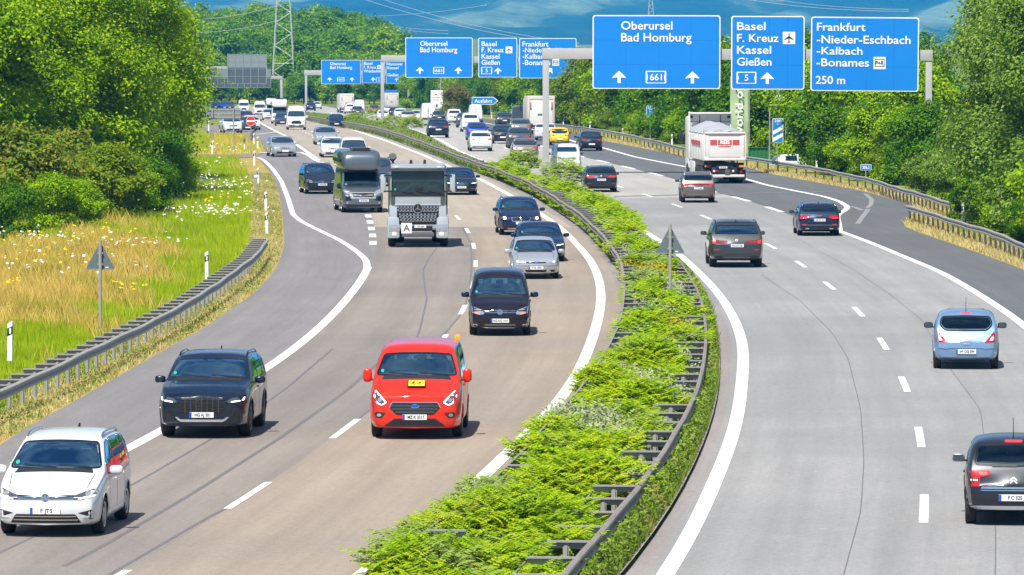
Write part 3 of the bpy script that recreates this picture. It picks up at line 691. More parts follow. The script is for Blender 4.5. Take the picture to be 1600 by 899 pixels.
def build_car(name, label, cat, sp, group=None):
    """a road vehicle: lofted body with cut wheel arches and window openings, and every panel the photo shows as a part of its own"""
    L, W, half = sp['L'], sp['W'], sp['L']/2; pm = PAINT[sp['paint']]; full = sp.get('full', True)
    root = thing(name, label, cat, group=group)
    base = evaluated(loft_mesh(sp), [('SUBSURF', dict(levels=2, render_levels=2))])
    bvh = BVHTree.FromPolygons([v.co[:] for v in base.vertices], [tuple(p.vertices) for p in base.polygons])
    Rw = sp.get('Rw', .33); ax = (sp['fo'], sp['fo']+sp['wb']); WW = sp.get('ww', .22)
    base.materials.clear(); base.materials.append(pm)
    # cutters
    cut = MB()
    for s in ax:
        for sd in (1, -1):
            Mx = Matrix.Translation((half-s, sd*(W/2-.15), Rw+.01)); rr = Rw*1.13
            n = 28; vs = [Mx @ Vector((rr*math.cos(2*math.pi*i/n), yy, rr*math.sin(2*math.pi*i/n))) for yy in (-.2, .4) for i in range(n)] if sd > 0 else [Mx @ Vector((rr*math.cos(2*math.pi*i/n), yy, rr*math.sin(2*math.pi*i/n))) for yy in (-.4, .2) for i in range(n)]
            cut.add(vs, [tuple(range(n)), tuple(range(2*n-1, n-1, -1))]+[(i, i+n, (i+1) % n+n, (i+1) % n) for i in range(n)], V['under'])
    cms = [cut]
    # windows from the profile
    top, belt = sp['top'], sp['belt']; sc, sr, sb, sg = sp['cowl'], sp['rooff'], sp['roofr'], sp['glassr']
    zc, zr = poly_at(top, sc)+sp.get('ws0', .03), poly_at(top, sr)-sp.get('ws1', .05)
    def half_at(s, z):
        sec = body_section(sp, s); ys = [p for p in sec[7:]]
        for (y1, z1), (y2, z2) in zip(ys[:-1], ys[1:]):
            if z1 <= z <= z2 and z2 > z1: return y1+(y2-y1)*(z-z1)/(z2-z1)
        return ys[0][0] if z < ys[0][1] else ys[-1][0]
    ap = sp.get('apillar', .09)
    wb_, wt_ = body_section(sp, sc+.12)[7][0]-ap+.02, body_section(sp, sr)[9][0]-ap
    ws = rpoly([(-wb_, zc+.02), (-wb_*.5, zc), (0, zc-.005), (wb_*.5, zc), (wb_, zc+.02), (wt_, zr-.02), (wt_*.5, zr+.005), (0, zr+.01), (-wt_*.5, zr+.005), (-wt_, zr-.02)], .06)
    z0, z1 = poly_at(top, sg)+sp.get('rw0', .03), poly_at(top, sb)-sp.get('rw1', .06)
    rb, rt = body_section(sp, sg-.05)[7][0]-sp.get('rp', .10), body_section(sp, sb)[9][0]-sp.get('rpt', .07)
    rw = rpoly(sp['rearwin'](rb, rt, z0, z1) if 'rearwin' in sp else [(-rb, z0), (rb, z0), (rt, z1), (-rt, z1)], sp.get('rwr', .08)) if sp.get('hasrear', True) else None
    side = []
    for (sa, se) in sp['sidewin']:
        lo, hi = [], []
        for s in np.linspace(sa, se, 9):
            zb_ = poly_at(belt, s)+.025; zt_ = poly_at(top, s)-sp.get('sdrop', .095)
            if s < sr: zt_ = min(zt_, poly_at(top, max(sc, s-.10))-.05)
            if s > sb: zt_ = min(zt_, poly_at(top, s)-.1)
            if zt_-zb_ > .03: lo.append((s, zb_)); hi.append((s, zt_))
        if len(lo) > 2: side.append(rpoly(lo+hi[::-1], .04))
    if full:
        for poly, x0, x1 in ((ws, half-sc+.25, half-(sb-.25)),)+(((rw, half-(sb-.3), -half-.25),) if rw else ()):
            c = MB(); n = len(poly); q = inset(poly, .028)
            c.add([(x, y, z) for x in (x0, x1) for (y, z) in q], [tuple(range(n)), tuple(range(2*n-1, n-1, -1))]+[(i, i+n, (i+1) % n+n, (i+1) % n) for i in range(n)], V['cabin']); cms.append(c)
        c = MB()
        for poly in side:
            n = len(poly); q = inset(poly, .022)
            c.add([(half-a, y, z) for y in (-W, W) for (a, z) in q], [tuple(range(n)), tuple(range(2*n-1, n-1, -1))]+[(i, i+n, (i+1) % n+n, (i+1) % n) for i in range(n)], V['cabin'])
        if side: cms.append(c)
    objs = []
    for c in cms:
        me = c.mesh('cut'); bm = bmesh.new(); bm.from_mesh(me); bmesh.ops.recalc_face_normals(bm, faces=bm.faces); bm.to_mesh(me); bm.free()
        o = bpy.data.objects.new('cut', me); COL.objects.link(o); objs.append(o)
    bpy.context.view_layer.update()
    body = base
    for o in objs:
        r = evaluated(body, [('BOOLEAN', dict(object=o, operation='DIFFERENCE', solver='EXACT', material_mode='TRANSFER'))])
        if len(r.polygons) < .5*len(body.polygons): r = evaluated(body, [('BOOLEAN', dict(object=o, operation='DIFFERENCE', solver='EXACT', use_self=True, use_hole_tolerant=True, material_mode='TRANSFER'))])
        if len(r.polygons) < .5*len(body.polygons): print('CUT FAILED', name, sp['paint'], len(r.polygons)); continue
        body = r
    for o in objs: bpy.data.objects.remove(o)
    body.name = 'body'; autosmooth(body, 38); obj('body', body, root)
    def pt(nm, poly, view, mt, off=.006, res=.07, thick=.02, par=root, mirror=False, hole=None):
        r = obj(nm, patch(bvh, half, poly, view, mt, off, res, thick, hole), par)
        if mirror:
            if view in 'fr': obj(nm, patch(bvh, half, mirror_poly(poly), view, mt, off, res, thick, hole), par)
            else: obj(nm, patch(bvh, half, poly, 'g' if view == 'l' else 'l', mt, off, res, thick, hole), par)
        return r
    gl = V[sp.get('glassmat', 'glass')] if full else V['opaque']; dg_ = V[sp.get('sideglass', 'dglass')] if full else V['opaque']
    wsc = pt('windscreen', ws, 'f', gl, .004, .09, .0)
    pt('window_seal', inset(ws, -.014), 'f', V['gloss'], .007, .09, .01, wsc, hole=.036)
    if rw:
        r_ = pt('rear_window', rw, 'r', (V[sp.get('rearglass', 'glass')] if full else V['opaque']), .004, .09, 0.)
        pt('window_seal', inset(rw, -.012), 'r', V['gloss'], .007, .09, .01, r_, hole=.034)
    for q in side:
        for vw in 'lg':
            s_ = pt('side_window', q, vw, dg_, .003, .12, 0.)
            if full: pt('window_seal', inset(q, -.012), vw, V['gloss'], .006, .12, .012, s_, hole=.026)
    if full:
        zb0 = poly_at(belt, sc+.5); d = MB(); d.box((half-sc-.42, 0, zc+.015), (.62, W*.74, .07), V['dash'], bev=.03); d.build('dashboard', root)
        dr = sp.get('drive', .37)*1.
        for sy in (1, -1): obj('front_seat', seat_mesh(.5, zb0-.08, sp.get('seath', .44)).mesh('seat', True), root, (half-sr-.42, sy*dr, 0))
        if sp.get('rearseat', True): 
            for sy in (1, 0, -1): obj('rear_seat', seat_mesh(.42, zb0-.1, .36).mesh('seat', True), root, (half-sr-1.35, sy*W*.22, 0))
        st = MB(); st.lathe([(.18, -.012), (.195, 0), (.18, .012), (.165, 0), (.18, -.012)], V['trim'], Matrix.Translation((half-sc-.80, dr, zb0+.06)) @ Matrix.Rotation(R(65), 4, 'Z') @ Matrix.Rotation(R(25), 4, 'X'), 20); st.build('steering_wheel', root, True)
        m_ = MB(); m_.box((half-sr-.02, 0, zr-.10), (.03, .22, .065), V['trim'], bev=.01); m_.build('interior_mirror', root)
        if sp.get('sticker', True): pt('sticker', circle(-wb_*.86, zc+.10, .035, 8), 'f', V['sticker'], .008, .08, .0)
    for (nm, poly, view, mt, off, mirror) in sp.get('parts', ()):
        pt(nm, poly, view, V[mt] if mt in V else PAINT[mt], off, sp.get('res', .06), .02, root, mirror)
    for (vw, y, z, kind, size) in sp.get('badges', ()): put_emblem(root, bvh, half, vw, y, z, kind, size)
    for (vw, z, txt) in sp.get('plates', ()): plate_on(root, bvh, half, vw, z, txt)
    if sp.get('wipers', full):
        b = MB()
        for y0_, y1_ in ((.05, .62), (-.55, .02)):
            pts = []
            for k in range(5):
                t = k/4; y = lerp(y1_, y0_, t)*W/1.8; h = bvh.ray_cast(Vector((6, y, zc+.015+.05*t)), Vector((-1, 0, 0)))
                if h[0]: pts.append(Vector(h[0])+Vector((.02, 0, .01)))
            if len(pts) > 1: b.tube(pts, .011, V['trim'], 5)
        b.build('wiper', root)
    # door seams, handles, sills
    if full:
        wq = W/2*.80
        for sd in (1, -1): pt('bonnet_seam', [(.30, sd*wq*.93-.006), (sc-.14, sd*wq-.006), (sc-.14, sd*wq+.006), (.30, sd*wq*.93+.006)], 't', V['under'], .002, .08, .004)
        pt('cowl_panel', rpoly([(sc-.13, -W*.38), (sc-.13, W*.38), (sc+.03, W*.36), (sc+.03, -W*.36)], .03), 't', V['trim'], .006, .08, .01)
        for s in sp.get('seams', ()): pt('door_seam', rect(s-.006, sp['gc']+.2, s+.006, poly_at(belt, s)+.0), 'l', V['under'], .002, .1, .004, mirror=True)
        for s in sp.get('handles', ()): pt('door_handle', rpoly(rect(s-.10, poly_at(belt, s)-.17, s+.10, poly_at(belt, s)-.135), .015), 'l', V['trim'] if sp.get('blackhandles') else pm, .03, .1, .03, mirror=True)
        b = MB(); zz = zc-.03
    for sd in (1, -1):
        sec = body_section(sp, sc+sp.get('mirs', .38)); obj('mirror', mirror_mesh(PAINT.get(sp.get('mirror', sp['paint'])) or V['trim'], sp.get('bigmirror', False), sd), root, (half-sc-sp.get('mirs', .38), sd*(sec[7][0]-.05), sec[7][1]+sp.get('mirz', .06)))
    if sp.get('rails'):
        for sd in (1, -1):
            b = MB(); pts = []
            for s in np.linspace(sr+.1, sb-.05, 8):
                sec = body_section(sp, s); yy = sd*(sec[9][0]-.075); h = bvh.ray_cast(Vector((half-s, yy, 4)), Vector((0, 0, -1)))
                if h[0]: pts.append(Vector((half-s, yy, h[0].z+(.05 if sr+.15 < s < sb-.1 else -.01))))
            b.tube(pts, .022, V[sp['rails']] if sp['rails'] in V else PAINT[sp['rails']], 6); b.build('roof_rail', root, True)
    if sp.get('antenna'):
        s, hh = sp['antenna']; z = poly_at(top, s)+.03; b = MB()
        if hh > .2: b.tube([(half-s, 0, z-.02), (half-s-.02, 0, z+.06), (half-s-.12, 0, z+hh)], [.014, .008, .005], V['trim'], 5)
        else: b.prism([(-.09, 0), (.07, 0), (-.06, .075), (-.09, .075)], .03, V['gloss'], Matrix.Translation((half-s, -.015, z-.015)))
        b.build('antenna', root)
    put_wheels(root, ax, W-.03, Rw, WW, sp.get('spokes', 10), V[sp.get('rim', 'alu')], L)
    for s in ax:  # lip round each arch
        for sd in (1, -1):
            b = MB(); pts = []
            for k in range(15):
                a = math.pi*k/14*1.16-.08*math.pi; p = (half-s+Rw*1.13*math.cos(a), Rw+.01+Rw*1.13*math.sin(a)); h = bvh.ray_cast(Vector((p[0], sd*4, p[1])), Vector((0, -sd, 0)))
                if h[0]: pts.append(Vector(h[0])+Vector((0, sd*.002, 0)))
            if len(pts) > 2: b.tube(pts, sp.get('lip', .014), V[sp['lipmat']] if sp.get('lipmat') else pm, 6); b.build('wheel_arch', root, True)
    root['half'] = half
    return root
# ------------------------------------------------------------------ vehicle shapes (s = metres back from the nose)
def spec(base, **k): d = dict(base); d.update(k); return d
S = {}
S['compact_van'] = dict(L=4.53, W=1.83, paint='white', gc=.17, top=[(0, .70), (.06, .76), (.5, .92), (1.0, 1.06), (1.12, 1.10), (1.5, 1.34), (1.95, 1.58), (2.15, 1.62), (2.7, 1.65), (3.6, 1.64), (4.1, 1.60), (4.3, 1.32), (4.42, 1.10), (4.5, .9), (4.53, .8)],
 belt=[(0, .66), (.5, .86), (1.1, 1.0), (2.5, 1.03), (4.53, 1.10)], cowl=1.06, rooff=2.0, roofr=4.12, glassr=4.40, fo=.88, wb=2.79, Rw=.335, sidewin=[(1.42, 2.32), (2.40, 3.28), (3.36, 4.16)], rails='chrome', antenna=(3.9, .05), seams=[1.45, 2.36, 3.3], handles=[2.15, 3.1], spokes=5, rim='alu', sideglass='dglass',
 parts=[
  ('headlight', rpoly([(.47, .66), (.60, .655), (.84, .715), (.865, .80), (.80, .835), (.62, .775), (.50, .735)], .02), 'f', 'lampdark', .006, True),
  ('light_strip', rpoly([(.56, .662), (.83, .712), (.84, .735), (.58, .685)], .008), 'f', 'drl', .011, True), ('projector', circle(.72, .765, .045), 'f', 'lamp', .011, True),
  ('grille', rpoly([(-.49, .66), (.49, .66), (.52, .735), (-.52, .735)], .02), 'f', 'gloss', .004, False),
  ('grille_bar', rect(-.50, .70, .50, .716), 'f', 'chrome', .010, False), ('grille_bar', rect(-.48, .664, .48, .680), 'f', 'chrome', .010, False),
  ('air_intake', rpoly([(-.62, .255), (.62, .255), (.52, .41), (-.52, .41)], .03), 'f', 'mesh', .004, False),
  ('intake_bar', rect(-.56, .30, .56, .318), 'f', 'chrome', .012, False), ('intake_bar', rect(-.53, .36, .53, .378), 'f', 'chrome', .012, False),
  ('fog_pocket', rpoly([(.56, .43), (.80, .49), (.82, .40), (.80, .31), (.76, .32), (.69, .39)], .02), 'f', 'trim', .004, True), ('fog_blade', rpoly([(.64, .345), (.76, .35), (.76, .375), (.67, .385)], .01), 'f', 'white', .012, True),
  ('lower_lip', rpoly([(-.75, .195), (.75, .195), (.78, .22), (-.78, .22)], .01), 'f', 'trim', .006, False)],
 badges=[('f', 0, .70, 'roundel', .135)], plates=[('f', .47, 'F  JT 5')])
S['large_suv'] = dict(L=5.06, W=1.97, paint='black', gc=.22, top=[(0, .90), (.06, .97), (.5, 1.08), (1.2, 1.17), (1.34, 1.21), (1.8, 1.48), (2.18, 1.67), (2.4, 1.70), (2.9, 1.73), (3.8, 1.71), (4.35, 1.66), (4.7, 1.38), (4.88, 1.16), (5.0, 1.0), (5.06, .9)],
 belt=[(0, .84), (.5, 1.0), (1.3, 1.11), (3., 1.15), (5.06, 1.22)], cowl=1.30, rooff=2.2, roofr=4.38, glassr=4.84, fo=.93, wb=2.99, Rw=.385, ww=.27, sidewin=[(1.65, 2.72), (2.80, 3.75), (3.83, 4.45)], rails='gloss', antenna=(4.1, .05), seams=[1.7, 2.76, 3.8], handles=[2.5, 3.5], spokes=10, rim='darkalu', lipmat='gloss', lip=.02, nose=[(0, .10), (.3, .0), (.85, .0), (1.0, .05), (1.3, .16)],
 parts=[
  ('grille', rpoly([(-.40, .50), (.40, .50), (.50, .70), (.45, .90), (-.45, .90), (-.50, .70)], .03), 'f', 'mesh', .006, False),
  ('headlight', rpoly([(.53, .80), (.60, .77), (.90, .815), (.925, .90), (.84, .925), (.60, .865)], .02), 'f', 'lampdark', .006, True),
  ('light_strip', rpoly([(.63, .785), (.885, .825), (.905, .89), (.885, .893), (.865, .845), (.63, .808)], .006), 'f', 'drl', .012, True),
  ('side_intake', rpoly([(.58, .40), (.86, .38), (.88, .64), (.72, .62)], .03), 'f', 'mesh', .005, True), ('intake_blade', rpoly([(.56, .44), (.60, .41), (.74, .60), (.71, .64)], .012), 'f', 'gloss', .018, True),
  ('front_blade', rpoly([(-.50, .395), (-.44, .37), (.44, .37), (.50, .395), (.58, .47), (.54, .475), (.46, .42), (-.46, .42), (-.54, .475), (-.58, .47)], .008), 'f', 'silverpl', .014, False),
  ('lower_lip', rpoly([(-.80, .26), (.80, .26), (.84, .31), (-.84, .31)], .01), 'f', 'trim', .008, False)]
  +[('grille_bar', rect(-.465, z, .465, z+.012), 'f', 'gloss', .016, False) for z in (.57, .635, .70, .765, .83)]
  +[('grille_bar', rect(y-.008, .56, y+.008, .895), 'f', 'darkalu', .018, False) for y in (-.36, -.24, -.12, 0, .12, .24, .36)],
 badges=[('f', 0, .80, 'rings', .34)], plates=[('f', .52, 'HG AJ 301')])
S['minibus'] = dict(L=4.97, W=1.99, paint='red', gc=.20, top=[(0, .93), (.05, 1.0), (.4, 1.17), (.72, 1.28), (.84, 1.33), (1.2, 1.62), (1.55, 1.87), (1.8, 1.94), (2.4, 1.97), (4.2, 1.96), (4.84, 1.92), (4.93, 1.5), (4.96, 1.1), (4.97, .9)], tumble=.20, crown=.025,
 belt=[(0, .88), (.5, 1.12), (1.0, 1.22), (4.97, 1.25)], cowl=.76, rooff=1.60, roofr=4.85, glassr=4.94, fo=1.0, wb=2.93, Rw=.335, sidewin=[(1.15, 2.05), (2.15, 3.4), (3.5, 4.75)], seams=[1.2, 2.1, 3.45], handles=[1.9, 2.35], spokes=10, rim='alu', bigmirror=True, mirz=.10, mirs=.30, apillar=.10, ws1=.10, flen=.6, fround=.12, nose=[(0, .06), (.45, 0), (.8, .02), (1.2, .12)], rp=.14, rpt=.10, seath=.5, rearseat=True,
 parts=[
  ('headlight', rpoly([(.60, .80), (.72, .735), (.82, .78), (.90, .93), (.86, 1.06), (.72, .93)], .025), 'f', 'drl', .004, True), ('headlight', rpoly([(.635, .80), (.72, .757), (.80, .795), (.865, .925), (.845, 1.01), (.735, .905)], .02), 'f', 'lampdark', .010, True), ('projector', circle(.755, .85, .045), 'f', 'lamp', .016, True),
  ('grille', rpoly([(-.40, .54), (.40, .54), (.55, .69), (.48, .80), (-.48, .80), (-.55, .69)], .035), 'f', 'gloss', .005, False),
  ('air_intake', rpoly([(-.60, .285), (.60, .285), (.66, .30), (.44, .46), (-.44, .46), (-.66, .30)], .03), 'f', 'trim', .006, False), ('intake_mesh', rpoly([(-.46, .345), (.46, .345), (.42, .435), (-.42, .435)], .01), 'f', 'mesh', .010, False),
  ('fog_pocket', rpoly([(.62, .58), (.84, .60), (.87, .56), (.84, .47), (.72, .46)], .03), 'f', 'trim', .006, True), ('fog_light', circle(.77, .53, .05, 12, .035), 'f', 'lamp', .014, True),
  ('grille_trim', rpoly([(-.56, .69), (-.49, .81), (.49, .81), (.56, .69), (.54, .69), (.48, .795), (-.48, .795), (-.54, .69)], .006), 'f', 'chrome', .012, False)]
  +[('grille_bar', rpoly([(-w_, z), (w_, z), (w_, z+.04), (-w_, z+.04)], .01), 'f', 'darkalu', .012, False) for z, w_ in ((.575, .42), (.645, .49), (.715, .50))],
 badges=[('f', 0, .725, 'oval', .19)], plates=[('f', .49, 'MZ K 3517')])
S['box_mpv'] = dict(L=4.41, W=1.79, paint='aubergine', gc=.18, top=[(0, .74), (.05, .80), (.4, .96), (.85, 1.08), (.98, 1.13), (1.35, 1.42), (1.75, 1.70), (2.0, 1.77), (2.5, 1.82), (3.6, 1.82), (4.27, 1.77), (4.36, 1.45), (4.40, 1.1), (4.41, .85)], tumble=.19,
 belt=[(0, .70), (.5, .93), (1.0, 1.06), (4.41, 1.12)], cowl=.92, rooff=1.78, roofr=4.28, glassr=4.38, fo=.88, wb=2.68, Rw=.32, sidewin=[(1.25, 2.15), (2.25, 3.2), (3.3, 4.15)], seams=[1.3, 2.2, 3.25], handles=[2.0, 2.4], spokes=5, rim='alu', mirz=.08, mirror='black', ws1=.08, rp=.14,
 parts=[
  ('headlight', rpoly([(.45, .64), (.60, .62), (.80, .67), (.84, .84), (.78, .85), (.50, .755)], .025), 'f', 'lamp', .006, True), ('running_lamp', rpoly([(.58, .63), (.80, .68), (.79, .70), (.58, .66)], .008), 'f', 'amber_on', .012, True),
  ('grille', rpoly([(-.46, .65), (.46, .65), (.48, .755), (-.48, .755)], .02), 'f', 'gloss', .005, False), ('grille_bar', rect(-.47, .725, .47, .741), 'f', 'chrome', .012, False), ('grille_bar', rect(-.46, .675, .46, .69), 'f', 'chrome', .012, False),
  ('air_intake', rpoly([(-.52, .265), (.52, .265), (.42, .40), (-.42, .40)], .03), 'f', 'mesh', .005, False), ('intake_bar', rect(-.44, .32, .44, .335), 'f', 'silverpl', .010, False),
  ('fog_pocket', rpoly([(.58, .39), (.82, .42), (.83, .28), (.62, .27)], .03), 'f', 'trim', .005, True), ('fog_light', rpoly(rect(.65, .30, .78, .35), .015), 'f', 'lamp', .012, True),
  ('lower_trim', rect(-.78, .235, .78, .25), 'f', 'chrome', .010, False)],
 badges=[('f', 0, .70, 'roundel', .16)], plates=[('f', .45, 'HG GG 1411')])
S['hatchback'] = dict(L=4.17, W=1.70, paint='silver', gc=.16, top=[(0, .62), (.06, .68), (.5, .82), (1.05, .92), (1.18, .96), (1.55, 1.20), (1.88, 1.37), (2.1, 1.41), (2.5, 1.43), (3.0, 1.41), (3.4, 1.36), (3.75, 1.14), (4.0, .97), (4.12, .86), (4.17, .75)],
 belt=[(0, .58), (.5, .76), (1.1, .87), (4.17, .98)], cowl=1.12, rooff=1.92, roofr=3.42, glassr=3.96, fo=.84, wb=2.615, Rw=.305, ww=.2, sidewin=[(1.45, 2.25), (2.33, 3.1), (3.16, 3.55)], seams=[1.5, 2.29], handles=[2.1, 2.95], spokes=5, rim='alu', rp=.12, blackhandles=True,
 parts=[
  ('headlight', rpoly([(.46, .575), (.60, .545), (.76, .58), (.79, .70), (.72, .735), (.56, .67)], .03), 'f', 'lamp', .006, True), ('projector', circle(.64, .625, .05), 'f', 'clear', .012, True),
  ('grille', rpoly([(-.34, .575), (.34, .575), (.37, .62), (-.37, .62)], .018), 'f', 'mesh', .006, False), ('air_intake', rpoly([(-.34, .255), (.34, .255), (.40, .335), (-.40, .335)], .02), 'f', 'mesh', .005, False),
  ('fog_pocket', rpoly([(.48, .34), (.68, .34), (.66, .26), (.54, .26)], .02), 'f', 'trim', .005, True), ('bumper_strip', rect(-.76, .475, .76, .49), 'f', 'greypl', .008, False)],
 badges=[('f', 0, .60, 'oval', .12)], plates=[('f', .41, 'F TA 1595')])
S['sedan'] = dict(L=4.77, W=1.83, paint='navy', gc=.16, top=[(0, .66), (.06, .72), (.5, .86), (1.2, .95), (1.34, .99), (1.75, 1.24), (2.1, 1.40), (2.3, 1.44), (2.7, 1.46), (3.2, 1.44), (3.55, 1.39), (3.95, 1.20), (4.25, 1.06), (4.5, 1.03), (4.7, 1.0), (4.77, .85)],
 belt=[(0, .62), (.5, .80), (1.2, .90), (4.0, 1.0), (4.77, 1.0)], cowl=1.28, rooff=2.12, roofr=3.58, glassr=4.2, fo=.90, wb=2.81, Rw=.325, sidewin=[(1.6, 2.5), (2.58, 3.4), (3.46, 3.85)], seams=[1.65, 2.54], handles=[2.35, 3.25], spokes=10, rim='alu',
 parts=[
  ('headlight', rpoly([(.42, .64), (.60, .615), (.84, .66), (.86, .74), (.80, .755), (.52, .70)], .02), 'f', 'lampdark', .006, True), ('light_strip', rpoly([(.56, .625), (.83, .665), (.84, .69), (.58, .65)], .006), 'f', 'drl', .012, True),
  ('grille', rpoly([(-.34, .38), (.34, .38), (.42, .56), (.38, .71), (-.38, .71), (-.42, .56)], .04), 'f', 'mesh', .006, False), ('grille_trim', rect(-.38, .695, .38, .712), 'f', 'chrome', .014, False)]
  +[('grille_bar', rect(-.38, z, .38, z+.012), 'f', 'chrome', .012, False) for z in (.50, .56, .62, .66)]
  +[('side_intake', rpoly([(.50, .28), (.80, .27), (.82, .46), (.58, .42)], .03), 'f', 'mesh', .005, True), ('intake_trim', rect(.52, .34, .80, .352), 'f', 'chrome', .012, True),
    ('tail_light', rpoly([(.36, .80), (.80, .78), (.82, .90), (.36, .90)], .03), 'r', 'tail', .006, True), ('rear_diffuser', rpoly(rect(-.62, .26, .62, .38), .03), 'r', 'trim', .006, False)],
 badges=[('f', 0, .62, 'rings', .24)], plates=[('f', .43, 'HG CA 72'), ('r', .66, 'F AD 818')])
S['crossover'] = dict(L=4.36, W=1.84, paint='darkblue', gc=.20, top=[(0, .78), (.06, .85), (.5, .99), (1.08, 1.07), (1.2, 1.11), (1.6, 1.36), (1.95, 1.54), (2.15, 1.58), (2.6, 1.61), (3.3, 1.59), (3.75, 1.53), (4.0, 1.32), (4.17, 1.12), (4.3, .98), (4.36, .85)],
 belt=[(0, .74), (.5, .92), (1.1, 1.02), (4.36, 1.12)], cowl=1.15, rooff=1.98, roofr=3.78, glassr=4.14, fo=.86, wb=2.63, Rw=.345, sidewin=[(1.5, 2.35), (2.43, 3.3), (3.36, 3.85)], rails='chrome', seams=[1.55, 2.39], handles=[2.2, 3.1], spokes=5, rim='alu', lipmat='trim', lip=.025,
 parts=[
  ('headlight', rpoly([(.46, .73), (.60, .675), (.84, .70), (.87, .80), (.80, .835), (.56, .79)], .02), 'f', 'lampdark', .006, True), ('headlamp_beam', circle(.70, .755, .062), 'f', 'beam', .014, True),
  ('grille', rpoly([(-.36, .62), (.36, .62), (.46, .78), (-.46, .78)], .03), 'f', 'mesh', .006, False), ('grille_trim', rpoly([(-.46, .785), (-.37, .61), (.37, .61), (.46, .785), (.42, .785), (.345, .64), (-.345, .64), (-.42, .785)], .005), 'f', 'chrome', .014, False),
  ('air_intake', rpoly([(-.48, .33), (.48, .33), (.44, .46), (-.44, .46)], .03), 'f', 'mesh', .005, False), ('skid_plate', rpoly([(-.62, .30), (-.50, .235), (.50, .235), (.62, .30), (.52, .325), (-.52, .325)], .01), 'f', 'silverpl', .014, False),
  ('fog_pocket', rpoly([(.60, .52), (.80, .55), (.82, .47), (.66, .44)], .02), 'f', 'trim', .006, True), ('lower_bumper', rpoly([(-.80, .22), (.80, .22), (.84, .28), (-.84, .28)], .01), 'f', 'trim', .005, False),
  ('tail_light', rpoly([(.40, .93), (.80, .92), (.82, 1.02), (.44, 1.04)], .03), 'r', 'tail', .006, True)],
 badges=[('f', 0, .72, 'dot', .12)], plates=[('f', .54, 'HG SE 77')])
S['small_hatch'] = dict(L=4.0, W=1.72, paint='skyblue', gc=.18, top=[(0, .68), (.05, .74), (.45, .90), (.95, 1.0), (1.08, 1.04), (1.45, 1.28), (1.78, 1.43), (2.0, 1.47), (2.3, 1.49), (2.9, 1.47), (3.42, 1.41), (3.68, 1.18), (3.85, .99), (3.95, .88), (4.0, .72)], tumble=.26,
 belt=[(0, .64), (.5, .84), (1.0, .95), (4.0, 1.04)], cowl=1.02, rooff=1.82, roofr=3.46, glassr=3.82, fo=.82, wb=2.51, Rw=.305, ww=.2, sidewin=[(1.35, 2.2), (2.28, 3.1)], seams=[1.4, 2.25], handles=[2.05], spokes=7, rim='alu', antenna=(3.1, .38), glassmat='clearglass', rearglass='clearglass', rp=.08, rpt=.10, rw0=-.01, rw1=.015, wipers=False, rround=.16, rlen=.7, mirror='charcoal',
 rearwin=lambda b, t, z0, z1: [(-b*.8, z0), (0, z0-.01), (b*.8, z0), (b, z0+.14), (t, z1), (0, z1+.02), (-t, z1), (-b, z0+.14)],
 parts=[
  ('tail_light', rpoly([(.47, .70), (.74, .71), (.805, .80), (.82, .94), (.77, 1.0), (.70, .97)], .03), 'r', 'tail', .008, True), ('reversing_lamp', rpoly([(.60, .755), (.70, .76), (.72, .85), (.67, .86)], .012), 'r', 'clear', .014, True),
  ('third_brake_light', rpoly(rect(-.125, 1.425, .125, 1.455), .01), 'r', 'brake', .02, False), ('plate_recess', rpoly([(-.36, .41), (.36, .41), (.42, .535), (-.42, .535)], .03), 'r', 'skyblue', .004, False), ('boot_handle', rpoly(rect(-.09, .655, .09, .69), .015), 'r', 'silver', .02, False),
  ('bumper_crease', rpoly([(.46, .545), (.72, .56), (.72, .58), (.46, .565)], .006), 'r', 'skyblue', .02, True), ('boot_seam', rpoly([(-.46, .545), (.46, .545), (.46, .555), (-.46, .555)], .003), 'r', 'under', .006, False), ('lower_bumper', rpoly([(-.64, .29), (.64, .29), (.68, .315), (-.68, .315)], .01), 'r', 'trim', .006, False),
  ('rear_wiper', rect(-.02, 1.015, .26, 1.032), 'r', 'trim', .022, False),
  ('headlight', rpoly([(.42, .66), (.60, .62), (.76, .70), (.74, .82), (.6, .78)], .03), 'f', 'lamp', .006, True), ('grille', rpoly(rect(-.36, .58, .36, .66), .02), 'f', 'mesh', .006, False), ('air_intake', rpoly(rect(-.5, .28, .5, .40), .02), 'f', 'mesh', .006, False)],
 badges=[('r', 0, .80, 'bolt', .12)], plates=[('r', .475, 'WI OG 394')])
